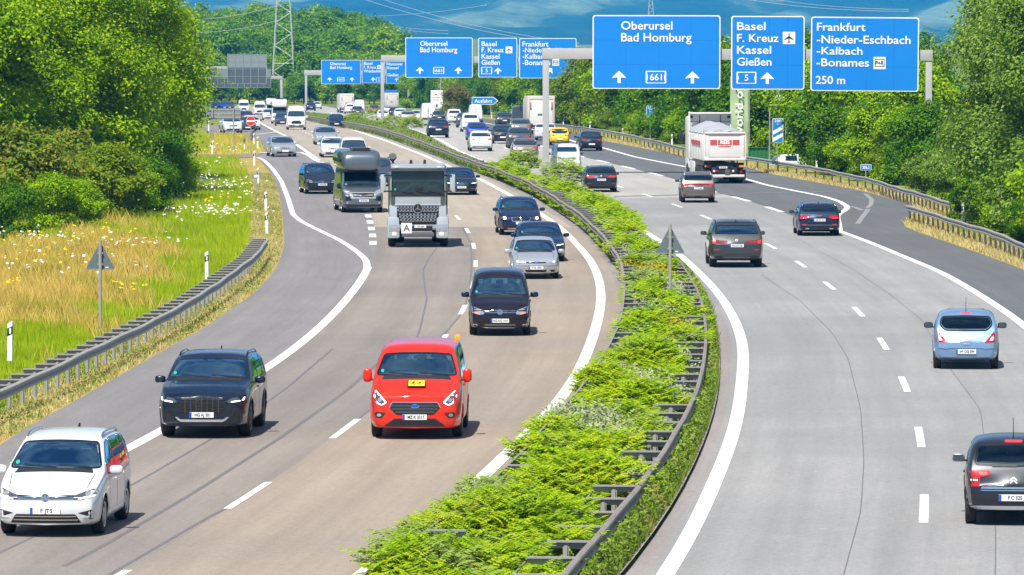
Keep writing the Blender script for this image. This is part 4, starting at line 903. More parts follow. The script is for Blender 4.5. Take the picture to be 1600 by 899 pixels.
S['small_hatch_dark'] = spec(S['small_hatch'], L=3.94, W=1.73, paint='charcoal', top=[(0, .70), (.05, .76), (.45, .92), (.95, 1.02), (1.05, 1.06), (1.4, 1.30), (1.72, 1.45), (1.95, 1.50), (2.4, 1.52), (2.9, 1.51), (3.45, 1.45), (3.68, 1.2), (3.82, 1.02), (3.9, .88), (3.94, .72)], roofr=3.48, glassr=3.78, fround=.14, rround=.14, mirror='silver', tumble=.22,
 rearwin=lambda b, t, z0, z1: [(-b, z0+.02), (0, z0-.01), (b, z0+.02), (t, z1), (0, z1+.015), (-t, z1)], antenna=(3.1, .36),
 parts=[
  ('tail_light', rpoly([(.60, .70), (.83, .70), (.85, .98), (.42, .985), (.40, .90), (.60, .86)], .025), 'r', 'tail', .008, True), ('reversing_lamp', rect(.63, .80, .82, .83), 'r', 'clear', .014, True), ('brake_light', rpoly([(.46, .905), (.60, .895), (.62, .955), (.46, .955)], .02), 'r', 'brake', .014, True),
  ('third_brake_light', rpoly(rect(-.15, 1.455, .15, 1.485), .01), 'r', 'brake', .02, False), ('chrome_strip', rpoly([(-.58, .665), (.58, .665), (.56, .70), (-.56, .70)], .008), 'r', 'chrome', .018, False), ('strip_lip', rpoly([(-.58, .63), (.58, .63), (.58, .645), (-.58, .645)], .004), 'r', 'chrome', .014, False),
  ('plate_recess', rpoly([(-.36, .44), (.36, .44), (.40, .575), (-.40, .575)], .03), 'r', 'gloss', .004, False), ('lower_bumper', rpoly([(-.66, .295), (.66, .295), (.78, .33), (.70, .36), (-.70, .36), (-.78, .33)], .015), 'r', 'silverpl', .010, False), ('rear_wiper', rect(-.05, 1.05, .38, 1.068), 'r', 'trim', .022, False),
  ('headlight', rpoly([(.42, .66), (.60, .62), (.76, .70), (.74, .82), (.6, .78)], .03), 'f', 'lamp', .006, True), ('grille', rpoly(rect(-.36, .58, .36, .66), .02), 'f', 'mesh', .006, False)],
 badges=[('r', 0, .83, 'chevrons', .15)], plates=[('r', .51, 'F C 320')])
S['estate'] = dict(L=4.73, W=1.84, paint='navy', gc=.17, top=[(0, .66), (.06, .72), (.5, .86), (1.2, .95), (1.34, .99), (1.75, 1.23), (2.1, 1.38), (2.3, 1.41), (2.8, 1.43), (3.6, 1.41), (4.2, 1.36), (4.45, 1.18), (4.6, 1.01), (4.68, .92), (4.73, .78)],
 belt=[(0, .62), (.5, .80), (1.2, .89), (4.73, .98)], cowl=1.28, rooff=2.12, roofr=4.24, glassr=4.57, fo=.90, wb=2.82, Rw=.33, sidewin=[(1.6, 2.5), (2.58, 3.5), (3.56, 4.25)], rails='chrome', seams=[1.65, 2.54, 3.5], handles=[2.35, 3.3], spokes=10, rim='alu', antenna=(3.9, .05), rp=.09, rpt=.10, wipers=False, rearglass='dglass',
 parts=[
  ('tail_light', rpoly([(.42, .80), (.62, .76), (.84, .76), (.85, .89), (.48, .885)], .02), 'r', 'tail', .007, True), ('lit_strip', rpoly([(.56, .775), (.83, .775), (.83, .80), (.56, .80)], .006), 'r', 'brake', .013, True),
  ('third_brake_light', rect(-.16, 1.375, .16, 1.39), 'r', 'tail', .02, False), ('chrome_strip', rect(-.74, .475, .74, .487), 'r', 'chrome', .010, False), ('rear_reflector', rect(.56, .495, .78, .53), 'r', 'tail', .010, True), ('rear_diffuser', rpoly([(-.62, .25), (.62, .25), (.66, .36), (-.66, .36)], .02), 'r', 'trim', .008, False), ('exhaust_tip', rpoly(rect(.44, .30, .60, .35), .02), 'r', 'chrome', .016, True),
  ('boot_seam', rect(-.60, .555, .60, .565), 'r', 'under', .006, False),
  ('headlight', rpoly([(.42, .64), (.60, .615), (.84, .66), (.86, .74), (.80, .755), (.52, .70)], .02), 'f', 'lamp', .006, True), ('grille', rpoly([(-.34, .38), (.34, .38), (.42, .56), (.38, .71), (-.38, .71), (-.42, .56)], .04), 'f', 'mesh', .006, False), ('air_intake', rpoly(rect(-.6, .26, .6, .34), .02), 'f', 'trim', .006, False)],
 badges=[('r', 0, .87, 'rings', .2)], plates=[('r', .70, 'HG DT 414')])
S['suv_rear'] = dict(L=4.92, W=2.0, paint='darkgrey', gc=.24, top=[(0, .88), (.06, .95), (.5, 1.09), (1.2, 1.18), (1.34, 1.22), (1.8, 1.50), (2.15, 1.68), (2.35, 1.72), (2.9, 1.75), (3.7, 1.73), (4.25, 1.67), (4.55, 1.40), (4.72, 1.20), (4.85, 1.04), (4.92, .88)],
 belt=[(0, .84), (.5, 1.02), (1.3, 1.12), (4.92, 1.22)], cowl=1.30, rooff=2.18, roofr=4.28, glassr=4.69, fo=.88, wb=2.97, Rw=.38, ww=.28, sidewin=[(1.65, 2.68), (2.76, 3.7), (3.78, 4.35)], rails='gloss', seams=[1.7, 2.72, 3.7], handles=[2.5, 3.45], spokes=5, rim='darkalu', antenna=(4.0, .05), rp=.11, rpt=.12, wipers=False, lipmat='gloss',
 parts=[
  ('tail_light', rpoly([(.33, .96), (.40, .91), (.90, .90), (.93, 1.06), (.86, 1.09), (.62, 1.02), (.36, 1.02)], .02), 'r', 'tail_dark', .007, True), ('lit_strip', rpoly([(.42, .955), (.74, .95), (.76, .985), (.42, .985)], .006), 'r', 'tail', .013, True), ('brake_light', rpoly([(.80, .92), (.90, .92), (.92, 1.05), (.78, 1.0)], .01), 'r', 'brake', .013, True),
  ('rear_reflector', rpoly(rect(.64, .66, .84, .705), .01), 'r', 'tail', .012, True), ('bumper_panel', rpoly([(-.60, .52), (.60, .52), (.66, .70), (-.66, .70)], .03), 'r', 'darkgrey', .008, False), ('exhaust_tip', rpoly(rect(.52, .385, .76, .45), .025), 'r', 'under', .012, True), ('skid_plate', rpoly([(-.46, .29), (.46, .29), (.56, .40), (-.56, .40)], .02), 'r', 'greypl', .010, False),
  ('rear_wiper', rect(.0, 1.235, .34, 1.255), 'r', 'trim', .022, False), ('roof_spoiler', rpoly([(-.66, 1.675), (.66, 1.675), (.66, 1.70), (-.66, 1.70)], .008), 'r', 'gloss', .05, False),
  ('headlight', rpoly([(.46, .86), (.60, .82), (.88, .86), (.90, .95), (.6, .93)], .02), 'f', 'lamp', .006, True), ('grille', rpoly(rect(-.4, .70, .4, .95), .04), 'f', 'mesh', .006, False), ('air_intake', rpoly(rect(-.6, .34, .6, .5), .03), 'f', 'trim', .006, False)],
 badges=[('r', 0, 1.03, 'disc', .10)], plates=[('r', .835, 'HG XX 520')])
S['small_suv'] = spec(S['crossover'], L=4.2, W=1.78, paint='brown', top=[(0, .78), (.06, .85), (.5, .99), (1.08, 1.06), (1.2, 1.10), (1.55, 1.34), (1.88, 1.51), (2.1, 1.56), (2.6, 1.58), (3.3, 1.56), (3.72, 1.50), (3.92, 1.28), (4.05, 1.10), (4.15, .96), (4.2, .85)], roofr=3.74, glassr=4.02, rooff=1.92, wb=2.55, rails='silver', wipers=False, antenna=(3.4, .05), rearglass='dglass',
 parts=[
  ('light_bar', rpoly([(-.80, .90), (.80, .90), (.82, 1.0), (.62, 1.0), (-.62, 1.0), (-.82, 1.0)], .02), 'r', 'tail_dark', .006, False), ('tail_light', rpoly([(.50, .88), (.80, .88), (.81, .975), (.58, .985)], .02), 'r', 'tail', .012, True),
  ('rear_reflector', rpoly(rect(.56, .455, .76, .49), .008), 'r', 'tail', .012, True), ('lower_bumper', rpoly([(-.74, .27), (.74, .27), (.78, .40), (.5, .36), (-.5, .36), (-.78, .40)], .02), 'r', 'trim', .008, False), ('bumper_trim', rect(-.6, .40, .6, .415), 'r', 'chrome', .012, False),
  ('headlight', rpoly([(.46, .73), (.60, .675), (.80, .70), (.82, .80), (.56, .79)], .02), 'f', 'lamp', .006, True), ('grille', rpoly(rect(-.4, .62, .4, .76), .03), 'f', 'mesh', .006, False)],
 badges=[('r', 0, .95, 'roundel', .11)], plates=[('r', .76, 'F VW 404')])
S['rear_van'] = dict(L=4.49, W=1.86, paint='white', gc=.20, top=[(0, .84), (.05, .90), (.4, 1.04), (.85, 1.13), (.98, 1.18), (1.35, 1.46), (1.75, 1.72), (2.0, 1.80), (2.5, 1.85), (3.7, 1.85), (4.33, 1.80), (4.43, 1.45), (4.47, 1.1), (4.49, .9)], tumble=.18,
 belt=[(0, .80), (.5, 1.0), (1.0, 1.10), (4.49, 1.16)], cowl=.92, rooff=1.78, roofr=4.34, glassr=4.45, fo=.90, wb=2.72, Rw=.32, sidewin=[(1.25, 2.15), (2.25, 3.2), (3.3, 4.1)], seams=[1.3, 2.2], handles=[2.0, 2.4], spokes=5, rim='alu', rp=.20, rpt=.16, rw0=.10, rw1=.12, mirror='black', wipers=False,
 parts=[
  ('tail_light', rpoly([(.78, .80), (.90, .80), (.91, 1.22), (.83, 1.22), (.78, 1.0)], .03), 'r', 'tail', .008, True), ('third_brake_light', rect(-.12, 1.765, .12, 1.785), 'r', 'tail', .012, False), ('plate_ledge', rpoly(rect(-.58, .93, .58, .985), .02), 'r', 'greypl', .02, False),
  ('rear_bumper', rpoly([(-.88, .30), (.88, .30), (.90, .44), (-.90, .44)], .03), 'r', 'greypl', .012, False), ('bumper_corner', rpoly([(.76, .44), (.90, .44), (.92, .70), (.83, .72)], .03), 'r', 'greypl', .010, True), ('rear_reflector', rect(.70, .37, .84, .41), 'r', 'tail', .02, True), ('boot_seam', rect(-.76, .46, .76, .468), 'r', 'under', .008, False),
  ('headlight', rpoly([(.45, .80), (.60, .78), (.82, .83), (.84, .95), (.55, .90)], .025), 'f', 'lamp', .006, True), ('grille', rpoly(rect(-.42, .70, .42, .86), .03), 'f', 'mesh', .006, False), ('air_intake', rpoly(rect(-.6, .30, .6, .45), .03), 'f', 'greypl', .006, False)],
 badges=[('r', -.48, .60, 'dot', .10)], plates=[('r', .86, 'F RK 250')])
S['people_carrier'] = spec(S['compact_van'], L=4.63, W=1.81, paint='charcoal', rails='chrome', parts=[
  ('headlight', rpoly([(.48, .65), (.62, .63), (.83, .68), (.84, .80), (.76, .81), (.56, .745)], .03), 'f', 'lamp', .006, True),
  ('grille', rpoly([(-.44, .63), (.44, .63), (.50, .745), (-.50, .745)], .03), 'f', 'mesh', .006, False), ('grille_trim', rect(-.44, .70, .44, .73), 'f', 'chrome', .012, False), ('grille_trim', rect(-.42, .645, .42, .665), 'f', 'chrome', .012, False),
  ('air_intake', rpoly([(-.6, .26), (.6, .26), (.52, .38), (-.52, .38)], .03), 'f', 'mesh', .006, False), ('bumper_strip', rect(-.82, .44, .82, .455), 'f', 'trim', .008, False)],
 badges=[('f', 0, .69, 'roundel', .13)], plates=[('f', .53, 'HG FS 660')])
S['mirrorless_low'] = None
# plainer far shapes: same lofting, opaque panes, only the parts that still show
def lite(b, **k):
    d = spec(b, full=False, rails=b.get('rails'), seams=(), handles=(), badges=(), wipers=False, antenna=None, res=.14); d.update(k); return d
FRONT = lambda w, z, g: [('headlight', rpoly([(w-.38, z-.05), (w-.1, z-.04), (w-.06, z+.07), (w-.3, z+.04)], .03), 'f', 'lamp', .006, True), ('grille', rpoly(rect(-.38, z-.10, .38, z), .03), 'f', 'mesh', .006, False), ('air_intake', rpoly(rect(-.6, g+.1, .6, g+.22), .03), 'f', 'trim', .006, False)]
REAR = lambda w, z, g: [('tail_light', rpoly([(w-.40, z-.06), (w-.10, z-.08), (w-.06, z+.07), (w-.36, z+.05)], .03), 'r', 'tail', .008, True), ('lower_bumper', rpoly(rect(-w+.2, g+.08, w-.2, g+.2), .03), 'r', 'trim', .006, False)]
S['far_hatch'] = lite(S['small_hatch'], parts=FRONT(.84, .70, .18)+REAR(.84, .86, .18), plates=[('r', .52, ''), ('f', .44, '')])
S['far_sedan'] = lite(S['sedan'], parts=FRONT(.9, .70, .16)+REAR(.9, .84, .16), plates=[('r', .64, ''), ('f', .42, '')])
S['far_estate'] = lite(S['estate'], parts=FRONT(.9, .70, .16)+REAR(.9, .82, .16), plates=[('r', .62, ''), ('f', .42, '')])
S['far_suv'] = lite(S['crossover'], parts=FRONT(.9, .76, .2)+REAR(.9, .97, .2), plates=[('r', .72, ''), ('f', .5, '')])
S['far_van'] = lite(S['rear_van'], parts=FRONT(.9, .86, .2)+[q for q in S['rear_van']['parts'] if q[2] == 'r'], plates=[('r', .86, ''), ('f', .5, '')])
S['panel_van'] = lite(spec(S['minibus'], paint='white', L=5.5, W=2.0, wb=3.3, top=[(0, .98), (.05, 1.06), (.4, 1.2), (.72, 1.32), (.84, 1.38), (1.2, 1.72), (1.55, 2.0), (1.75, 2.28), (2.1, 2.42), (2.9, 2.47), (4.6, 2.46), (5.36, 2.40), (5.44, 1.6), (5.48, 1.1), (5.5, .9)], roofr=5.38, glassr=5.46, rooff=1.56, tumble=.10, sidewin=[(1.15, 2.1)], hasrear=False),
 parts=FRONT(.95, .95, .22)+[('grille', rpoly(rect(-.5, .62, .5, .86), .05), 'f', 'mesh', .006, False), ('tail_light', rpoly(rect(.86, .9, .95, 1.4), .02), 'r', 'tail', .008, True), ('rear_bumper', rpoly(rect(-.9, .32, .9, .5), .03), 'r', 'trim', .01, False), ('door_seam', rect(-.006, .55, .006, 2.2), 'r', 'under', .006, False), ('front_bumper', rpoly(rect(-.9, .30, .9, .50), .04), 'f', 'greypl', .006, False)], plates=[('r', .8, ''), ('f', .5, '')])
# ------------------------------------------------------------------ lorries and campers (front at +x, built by hand)
M['cabgrey'] = paint('grey blue truck paint', (.47, .52, .55), .3); M['cabdark'] = paint('dark grey cab panels', (.085, .10, .115), .3)
M['boxwhite'] = mat('dusty white truck body', (.70, .68, .65), .5, var=.10, scale=1.2, detail=8); M['tarp'] = mat('pale grey tarpaulin', (.34, .35, .37), .75, var=.22, scale=1.0, bump=.4)
M['bluetarp'] = mat('blue tarpaulin', (.01, .14, .55), .7, var=.15); M['chassis'] = mat('black chassis', (.018, .018, .02), .7, var=.4); M['redmark'] = mat('faded red marking', (.55, .06, .07), .55, var=.15)
M['cream'] = mat('cream box body', (.62, .565, .50), .55, var=.08, scale=1.5, detail=7); M['stripe'] = mat('red white marker board', (.50, .22, .19), .5, var=.3, scale=12)
def part(par, nm, fn, smooth='auto', loc=None):
    b = MB(); fn(b); return b.build(nm, par, smooth, loc)
def text_on(par, nm, s, size, mt, loc, view, bold=0., cond=1., align='CENTER'):
    t = obj(nm, text_mesh(s, size, mt, .006, bold, align, cond), par, loc); t.rotation_euler = (0, 0, math.pi/2 if view == 'f' else -math.pi/2); return t
def lorry_cab(root, hx, pm, top=3.45, detail=True):
    """blunt lorry cab with its nose at local x = hx"""
    b = MB(); b.box((hx-1.05, 0, (1.55+top)/2), (2.1, 2.3, top-1.55), pm, bev=.16); b.build('cab', root, 'auto')
    def lower(b):
        b.box((hx-.95, 0, 1.25), (1.9, 2.36, 1.0), pm, bev=.10)
        for s in (1, -1): b.box((hx-.28, s*1.0, .82), (.62, .52, .9), pm, bev=.10)
        b.box((hx-.30, 0, .92), (.50, 1.7, .42), pm, bev=.05)
    part(root, 'lower_cab', lower)
def tipper_front():
    root = thing('tipper_truck', 'grey blue tipper truck with a star badge and a white board lettered A', 'truck'); hx = 4.4; pm = M['cabgrey']
    lorry_cab(root, hx, pm, 3.42)
    part(root, 'windscreen', lambda b: b.box((hx+.012, 0, 2.68), (.03, 2.06, .84), V['truckglass'], bev=.012))
    part(root, 'window_seal', lambda b: [b.box((hx+.004, 0, 2.68), (.03, 2.16, .94), V['gloss'], bev=.012), b.box((hx+.006, 0, 2.17), (.04, 2.2, .16), V['trim'], bev=.02)])
    part(root, 'sun_visor', lambda b: b.box((hx+.10, 0, 3.24), (.26, 2.3, .26), M['cabdark'], bev=.06))
    part(root, 'visor_edge', lambda b: b.box((hx+.21, 0, 3.30), (.08, 2.2, .12), pm, bev=.03))
    for s in (1, -1):
        part(root, 'marker_lamp', lambda b: b.box((hx+.26, s*.88, 3.31), (.03, .16, .08), V['clear'], bev=.01))
        part(root, 'roof_beacon', lambda b: b.lathe([(0, .17), (.05, .16), (.06, .0)], V['trim'], Matrix.Translation((hx-.25, s*.28, 3.42)) @ Matrix.Rotation(R(90), 4, 'X'), 12))
        part(root, 'corner_panel', lambda b: b.prism([(0, 1.72), (.16, 1.75), (.20, 2.12), (.0, 2.10)] if s > 0 else [(0, 1.72), (-.16, 1.75), (-.20, 2.12), (.0, 2.10)], .03, M['cabdark'], Matrix.Translation((hx+.012, s*.93, 0)) @ Matrix.Rotation(R(90), 4, 'Z')))
        def mir(b):
            b.box((hx-.10, s*1.42, 2.62), (.16, .22, .74), pm, bev=.05); b.box((hx-.02, s*1.22, 2.95), (.08, .34, .06), V['trim'], bev=.02); b.box((hx-.02, s*1.22, 2.30), (.08, .34, .06), V['trim'], bev=.02)
        part(root, 'mirror', mir)
        part(root, 'headlight', lambda b: b.box((hx+.016, s*.97, .80), (.05, .46, .30), V['lamp'], bev=.02)); part(root, 'fog_light', lambda b: b.box((hx+.022, s*.97, .57), (.05, .14, .10), V['drl'], bev=.02))
        part(root, 'step', lambda b: [b.box((hx-1.0, s*1.17, z), (.7, .10, .05), V['trim']) for z in (.55, .85, 1.15)])
        part(root, 'indicator', lambda b: b.box((hx-.32, s*1.255, 1.02), (.3, .03, .08), V['amber'], bev=.01))
        part(root, 'side_window', lambda b: b.box((hx-.95, s*1.152, 2.58), (.95, .02, .74), V['opaque'], bev=.008))
    g = part(root, 'grille', lambda b: [b.box((hx-.02, 0, 1.34), (.06, 1.72, .80), V['mesh'], bev=.02)])
    def teeth(b):
        for z, w in ((1.66, .80), (1.53, .80), (1.36, .74), (1.25, .72), (1.13, .68)):
            b.box((hx+.018, 0, z-.058), (.03, 2*w, .022), V['silverpl'], bev=.006)
            n = int(w/.125)
            for i in range(-n, n+1):
                if z > 1.5 and abs(i*w/n) < .20: continue
                b.box((hx+.03, i*w/n, z), (.05, .078, .066), V['chrome'], bev=.01)
    part(g, 'grille_teeth', teeth)
    e = obj('badge', emblem('star', .40), g, (hx+.06, 0, 1.60)); e.rotation_euler = (0, 0, math.pi/2)
    part(root, 'hood_edge', lambda b: b.box((hx+.006, 0, 1.745), (.04, 1.9, .05), pm, bev=.015))
    part(root, 'lower_grille', lambda b: b.box((hx+.004, .1, .78), (.04, 1.0, .22), V['trim'], bev=.02))
    part(root, 'bumper_bar', lambda b: b.box((hx-.05, 0, .53), (.16, 1.34, .20), V['greypl'], bev=.04))
    q = part(root, 'board', lambda b: b.box((hx+.03, -.46, .79), (.02, .43, .43), M['white'], bev=.006)); text_on(q, 'lettering', 'A', .40, V['ink'], (hx+.045, -.46, .79), 'f')
    def pl(b): b.box((0, 0, 0), (.52, .012, .115), V['plate'], bev=.003); b.box((-.236, -.0045, 0), (.046, .006, .11), V['plate_blue'])
    p = part(root, 'number_plate', pl, loc=(hx+.04, .08, .86)); p.rotation_euler = (0, 0, math.pi/2); obj('lettering', text_mesh('F RP 2044', .098, V['ink'], .002, .002, cond=.76), p, (.024, -.0085, -.002))
    b = MB()
    for y0, y1 in ((-.15, -.85), (.55, -.10), (.95, .45)): b.tube([(hx+.05, y0, 2.22), (hx+.05, y1, 2.33)], .014, V['trim'], 5)
    b.build('wiper', root)
    part(root, 'air_intake', lambda b: b.tube([(hx-2.0, -1.02, 1.6), (hx-2.0, -1.02, 3.35), (hx-1.9, -1.04, 3.62), (hx-1.8, -1.04, 3.70)], [.12, .12, .17, .16], V['trim'], 14))
    part(root, 'cab_item', lambda b: b.box((hx+.03, .05, 2.40), (.012, .30, .16), V['ink'], bev=.004)); part(root, 'sticker', lambda b: b.lathe([(0, 0), (.045, 0)], V['sticker'], Matrix.Translation((hx+.03, -.93, 2.38)) @ Matrix.Rotation(R(90), 4, 'Z'), 12))
    part(root, 'chassis', lambda b: b.box((-.3, 0, .85), (8.4, 1.0, .35), M['chassis'], bev=.03))
    part(root, 'tipping_body', lambda b: [b.box((-1.35, 0, 2.0), (5.9, 2.46, 1.5), M['cabdark'], bev=.06), b.box((1.66, 0, 2.5), (.10, 2.46, .9), M['cabdark'], bev=.03)])
    put_wheels(root, (1.35, 3.0, 6.2, 7.6), 2.46, .50, .32, 8, V['darkalu'], 2*hx, twin=(2, 3)); root['half'] = hx; return root
def put_plate(par, x, y, z, txt='', view='r', w=.52):
    b = MB(); b.box((0, 0, 0), (w, .012, .115), V['plate'], bev=.003); b.box((-w/2+.024, -.0045, 0), (.046, .006, .11), V['plate_blue']); p = b.build('number_plate', par, loc=(x, y, z)); p.rotation_euler = (0, 0, math.pi/2 if view == 'f' else -math.pi/2)
    if txt: obj('lettering', text_mesh(txt, .098, V['ink'], .002, .002, cond=.8), p, (.024, -.0085, -.002))
def lorry_tail(root, x, zc, lit=False, flaps=True):
    """rear under-run: chassis, lamps, bumper beam of a lorry whose back is at local x"""
    part(root, 'chassis', lambda b: [b.box((x+3.6, 0, zc-.30), (7.0, 1.0, .34), M['chassis'], bev=.03), b.box((x+.30, 0, zc-.28), (.10, 2.3, .34), M['chassis'], bev=.02)])
    part(root, 'bumper_beam', lambda b: b.box((x+.16, 0, .46), (.12, 2.34, .15), M['boxwhite'], bev=.02)); part(root, 'beam_bracket', lambda b: [b.box((x+.2, s*.62, .72), (.10, .10, .5), M['chassis']) for s in (1, -1)])
    for s in (1, -1):
        t = part(root, 'tail_light', lambda b: b.box((x+.20, s*.98, zc-.32), (.06, .36, .14), V['tail'], bev=.015)); part(t, 'indicator', lambda b: b.box((x+.165, s*(1.08 if s > 0 else 1.02), zc-.32), (.02, .16 if s > 0 else .30, .10), V['amber_on'] if (lit and s < 0) else V['amber'], bev=.008))
        part(root, 'reflector', lambda b: b.prism([(-.10, 0), (.10, 0), (0, .17)], .02, V['tail'], Matrix.Translation((x+.15, s*.98, .64)) @ Matrix.Rotation(R(-90), 4, 'Z')))
        if flaps: part(root, 'mud_flap', lambda b: b.box((x+.42, s*.98, .52), (.02, .60, .6), V['trim'], bev=.005))
def tipper_rear():
    root = thing('tipper_lorry', 'white tipper lorry with a grey sheeted load and red lettering on its tailgate', 'lorry'); hx = 5.6; x = -hx
    def bodyf(b):
        b.box((-1.4, 0, 2.18), (8.2, 2.5, 1.62), M['boxwhite'], bev=.05)
        for i in range(9): b.box((-5.1+i*.93, 0, 2.12), (.07, 2.56, 1.5), M['boxwhite'], bev=.02)
    tb = part(root, 'tipping_body', bodyf)
    tg = part(root, 'tailgate', lambda b: [b.box((x+.07, 0, 2.18), (.14, 2.52, 1.66), M['boxwhite'], bev=.03), b.box((x-.01, 0, 2.98), (.10, 2.4, .10), M['boxwhite'], bev=.02), b.box((x-.01, 0, 1.44), (.14, 2.4, .14), M['boxwhite'], bev=.02)]
      +[b.box((x-.012, s*1.03, 2.15), (.04, .20, 1.32), M['boxwhite'], bev=.012) for s in (1, -1)])
    def lines(b):
        for z in (2.82, 1.56): b.box((x-.014, 0, z), (.012, 2.14, .02), M['redmark'])
        for s in (1, -1): b.box((x-.034, s*1.13, 2.2), (.012, .02, 1.2), M['redmark'])
        for s in (1, -1): b.box((x-.012, s*.66, 2.42), (.012, .40, .30), M['redmark'])
        b.box((x-.012, 0, 2.42), (.012, .80, .30), M['redmark']); b.box((x-.012, 0, 2.18), (.012, .72, .05), M['redmark'])
    part(tg, 'red_marking', lines); text_on(tg, 'lettering', 'REIS', .30, M['white'], (x-.022, 0, 2.42), 'r', .012, 1.05)
    def tarpf(b):
        n, m = 14, 10; vs = []
        for i in range(n+1):
            for j in range(m+1):
                u, v = i/n, j/m*2-1; vs.append((lerp(2.7, x+.02, u), v*1.27, 3.0+(.46*(1-u)**.8+.08)*(1-abs(v)**2.2)+.05*math.sin(9*v+5*u)*(1-v*v)+.03*math.sin(25*u)-.05*(abs(v) > .95)))
        k = m+1; b.add(vs, [(i*k+j, i*k+j+1, (i+1)*k+j+1, (i+1)*k+j) for i in range(n) for j in range(m)], M['tarp'])
        b.add([(x+.0, v/5*1.28-0*0, z) for v in range(-5, 6) for z in (3.08+.06*math.sin(v*1.7), 2.93+.03*math.sin(v*2.3))], [(2*i, 2*i+1, 2*i+3, 2*i+2) for i in range(10)], M['tarp'])
    part(root, 'tarpaulin', tarpf, True)
    def head(b):
        b.box((2.78, 0, 3.35), (.10, 2.5, 1.3), M['boxwhite'], bev=.03)
        for s in (1, -1): b.box((2.7, s*1.24, 2.9), (.14, .10, 2.4), M['boxwhite'], bev=.02); b.box((2.6, s*.62, 3.65), (.05, .04, .5), V['trim']); b.box((2.6, s*.9, 3.5), (.05, .6, .03), V['trim']); b.box((2.62, s*1.12, 3.78), (.10, .16, .14), V['trim'], bev=.02)
        b.box((2.55, 0, 4.02), (.55, 2.5, .09), M['boxwhite'], bev=.02)
    part(root, 'headboard', head)
    b = MB(); b.box((4.5, 0, 2.5), (2.1, 2.42, 2.6), M['boxwhite'], bev=.15); b.box((4.6, 0, 1.0), (1.9, 2.4, .9), M['boxwhite'], bev=.08); b.build('cab', root, 'auto')
    for s in (1, -1):
        part(root, 'mirror', lambda b: [b.box((5.35, s*1.48, 2.6), (.16, .24, .62), V['trim'], bev=.04), b.box((5.38, s*1.3, 2.92), (.06, .3, .05), V['trim'])]); part(root, 'side_skirt', lambda b: b.box((1.2, s*1.2, .85), (2.6, .08, .7), M['boxwhite'], bev=.02)); part(root, 'marking_strip', lambda b: b.box((-1.4, s*1.288, 2.35), (5.0, .012, .26), M['redmark']))
    lorry_tail(root, x, 1.34, True); put_plate(root, x+.10, .1, .95, 'HG RS 303')
    part(root, 'toolbox', lambda b: [b.box((x+.12, -.18, .66), (.06, .30, .34), V['greypl'], bev=.01), b.box((x+.2, 0, .72), (.12, 1.5, .5), M['chassis'], bev=.02)])
    for y, mt in ((.42, 'tail'), (.62, 'clear'), (-.5, 'clear')): part(root, 'round_lamp', lambda b: b.lathe([(0, -.02), (.07, -.015), (.075, .03)], V[mt], Matrix.Translation((x+.09, y, .74)) @ Matrix.Rotation(R(-90), 4, 'Z'), 12))
    put_wheels(root, (1.5, 6.6, 7.95, 9.3), 2.5, .50, .32, 8, V['darkalu'], 2*hx, twin=(2, 3)); root['half'] = hx; return root
def box_lorry(name, label, cat, body, length=8.5, topmat=None, group=None):
    root = thing(name, label, cat, group=group); hx = length/2+.6; x = -hx; bl = length-1.9
    part(root, 'box_body', lambda b: [b.box((x+bl/2, 0, 2.30), (bl, 2.5, 2.46), body, bev=.03), b.box((x-.01, 0, 3.35), (.06, 2.48, .34), body, bev=.02)])
    part(root, 'tail_lift', lambda b: [b.box((x-.05, 0, 1.95), (.06, 2.1, 2.2), M['cream'] if body != M['cream'] else M['boxwhite'], bev=.02)]+[b.box((x-.07, s*1.12, 2.2), (.05, .08, 2.2), body, bev=.01) for s in (1, -1)])
    for s in (1, -1): part(root, 'marker_board', lambda b: b.box((x-.10, s*.98, 2.72), (.02, .16, .42), M['stripe'])); part(root, 'hinge', lambda b: b.box((x-.10, s*.96, 2.35), (.03, .14, .2), V['greypl'], bev=.01))
    part(root, 'notice', lambda b: b.box((x-.088, .12, 1.80), (.012, .42, .16), V['greypl']))
    if topmat: part(root, 'roof_cover', lambda b: [b.box((x+bl/2, 0, 3.75), (bl, 2.4, .5), topmat, bev=.2)])
    part(root, 'cab', lambda b: [b.box((hx-.95, 0, 2.05), (1.8, 2.35, 2.5), M['boxwhite'], bev=.14), b.box((hx-.95, 0, .8), (1.8, 2.3, .6), M['boxwhite'], bev=.06)])
    part(root, 'windscreen', lambda b: b.box((hx-.045, 0, 2.35), (.03, 2.0, .8), V['opaque'], bev=.012))
    for s in (1, -1): part(root, 'mirror', lambda b: b.box((hx-.2, s*1.4, 2.4), (.15, .2, .6), V['trim'], bev=.04))
    lorry_tail(root, x, 1.08); put_plate(root, x+.12, 0, .70)
    put_wheels(root, (1.4, length-1.2), 2.46, .48, .30, 6, V['darkalu'], 2*hx, twin=(1,)); root['half'] = hx; return root
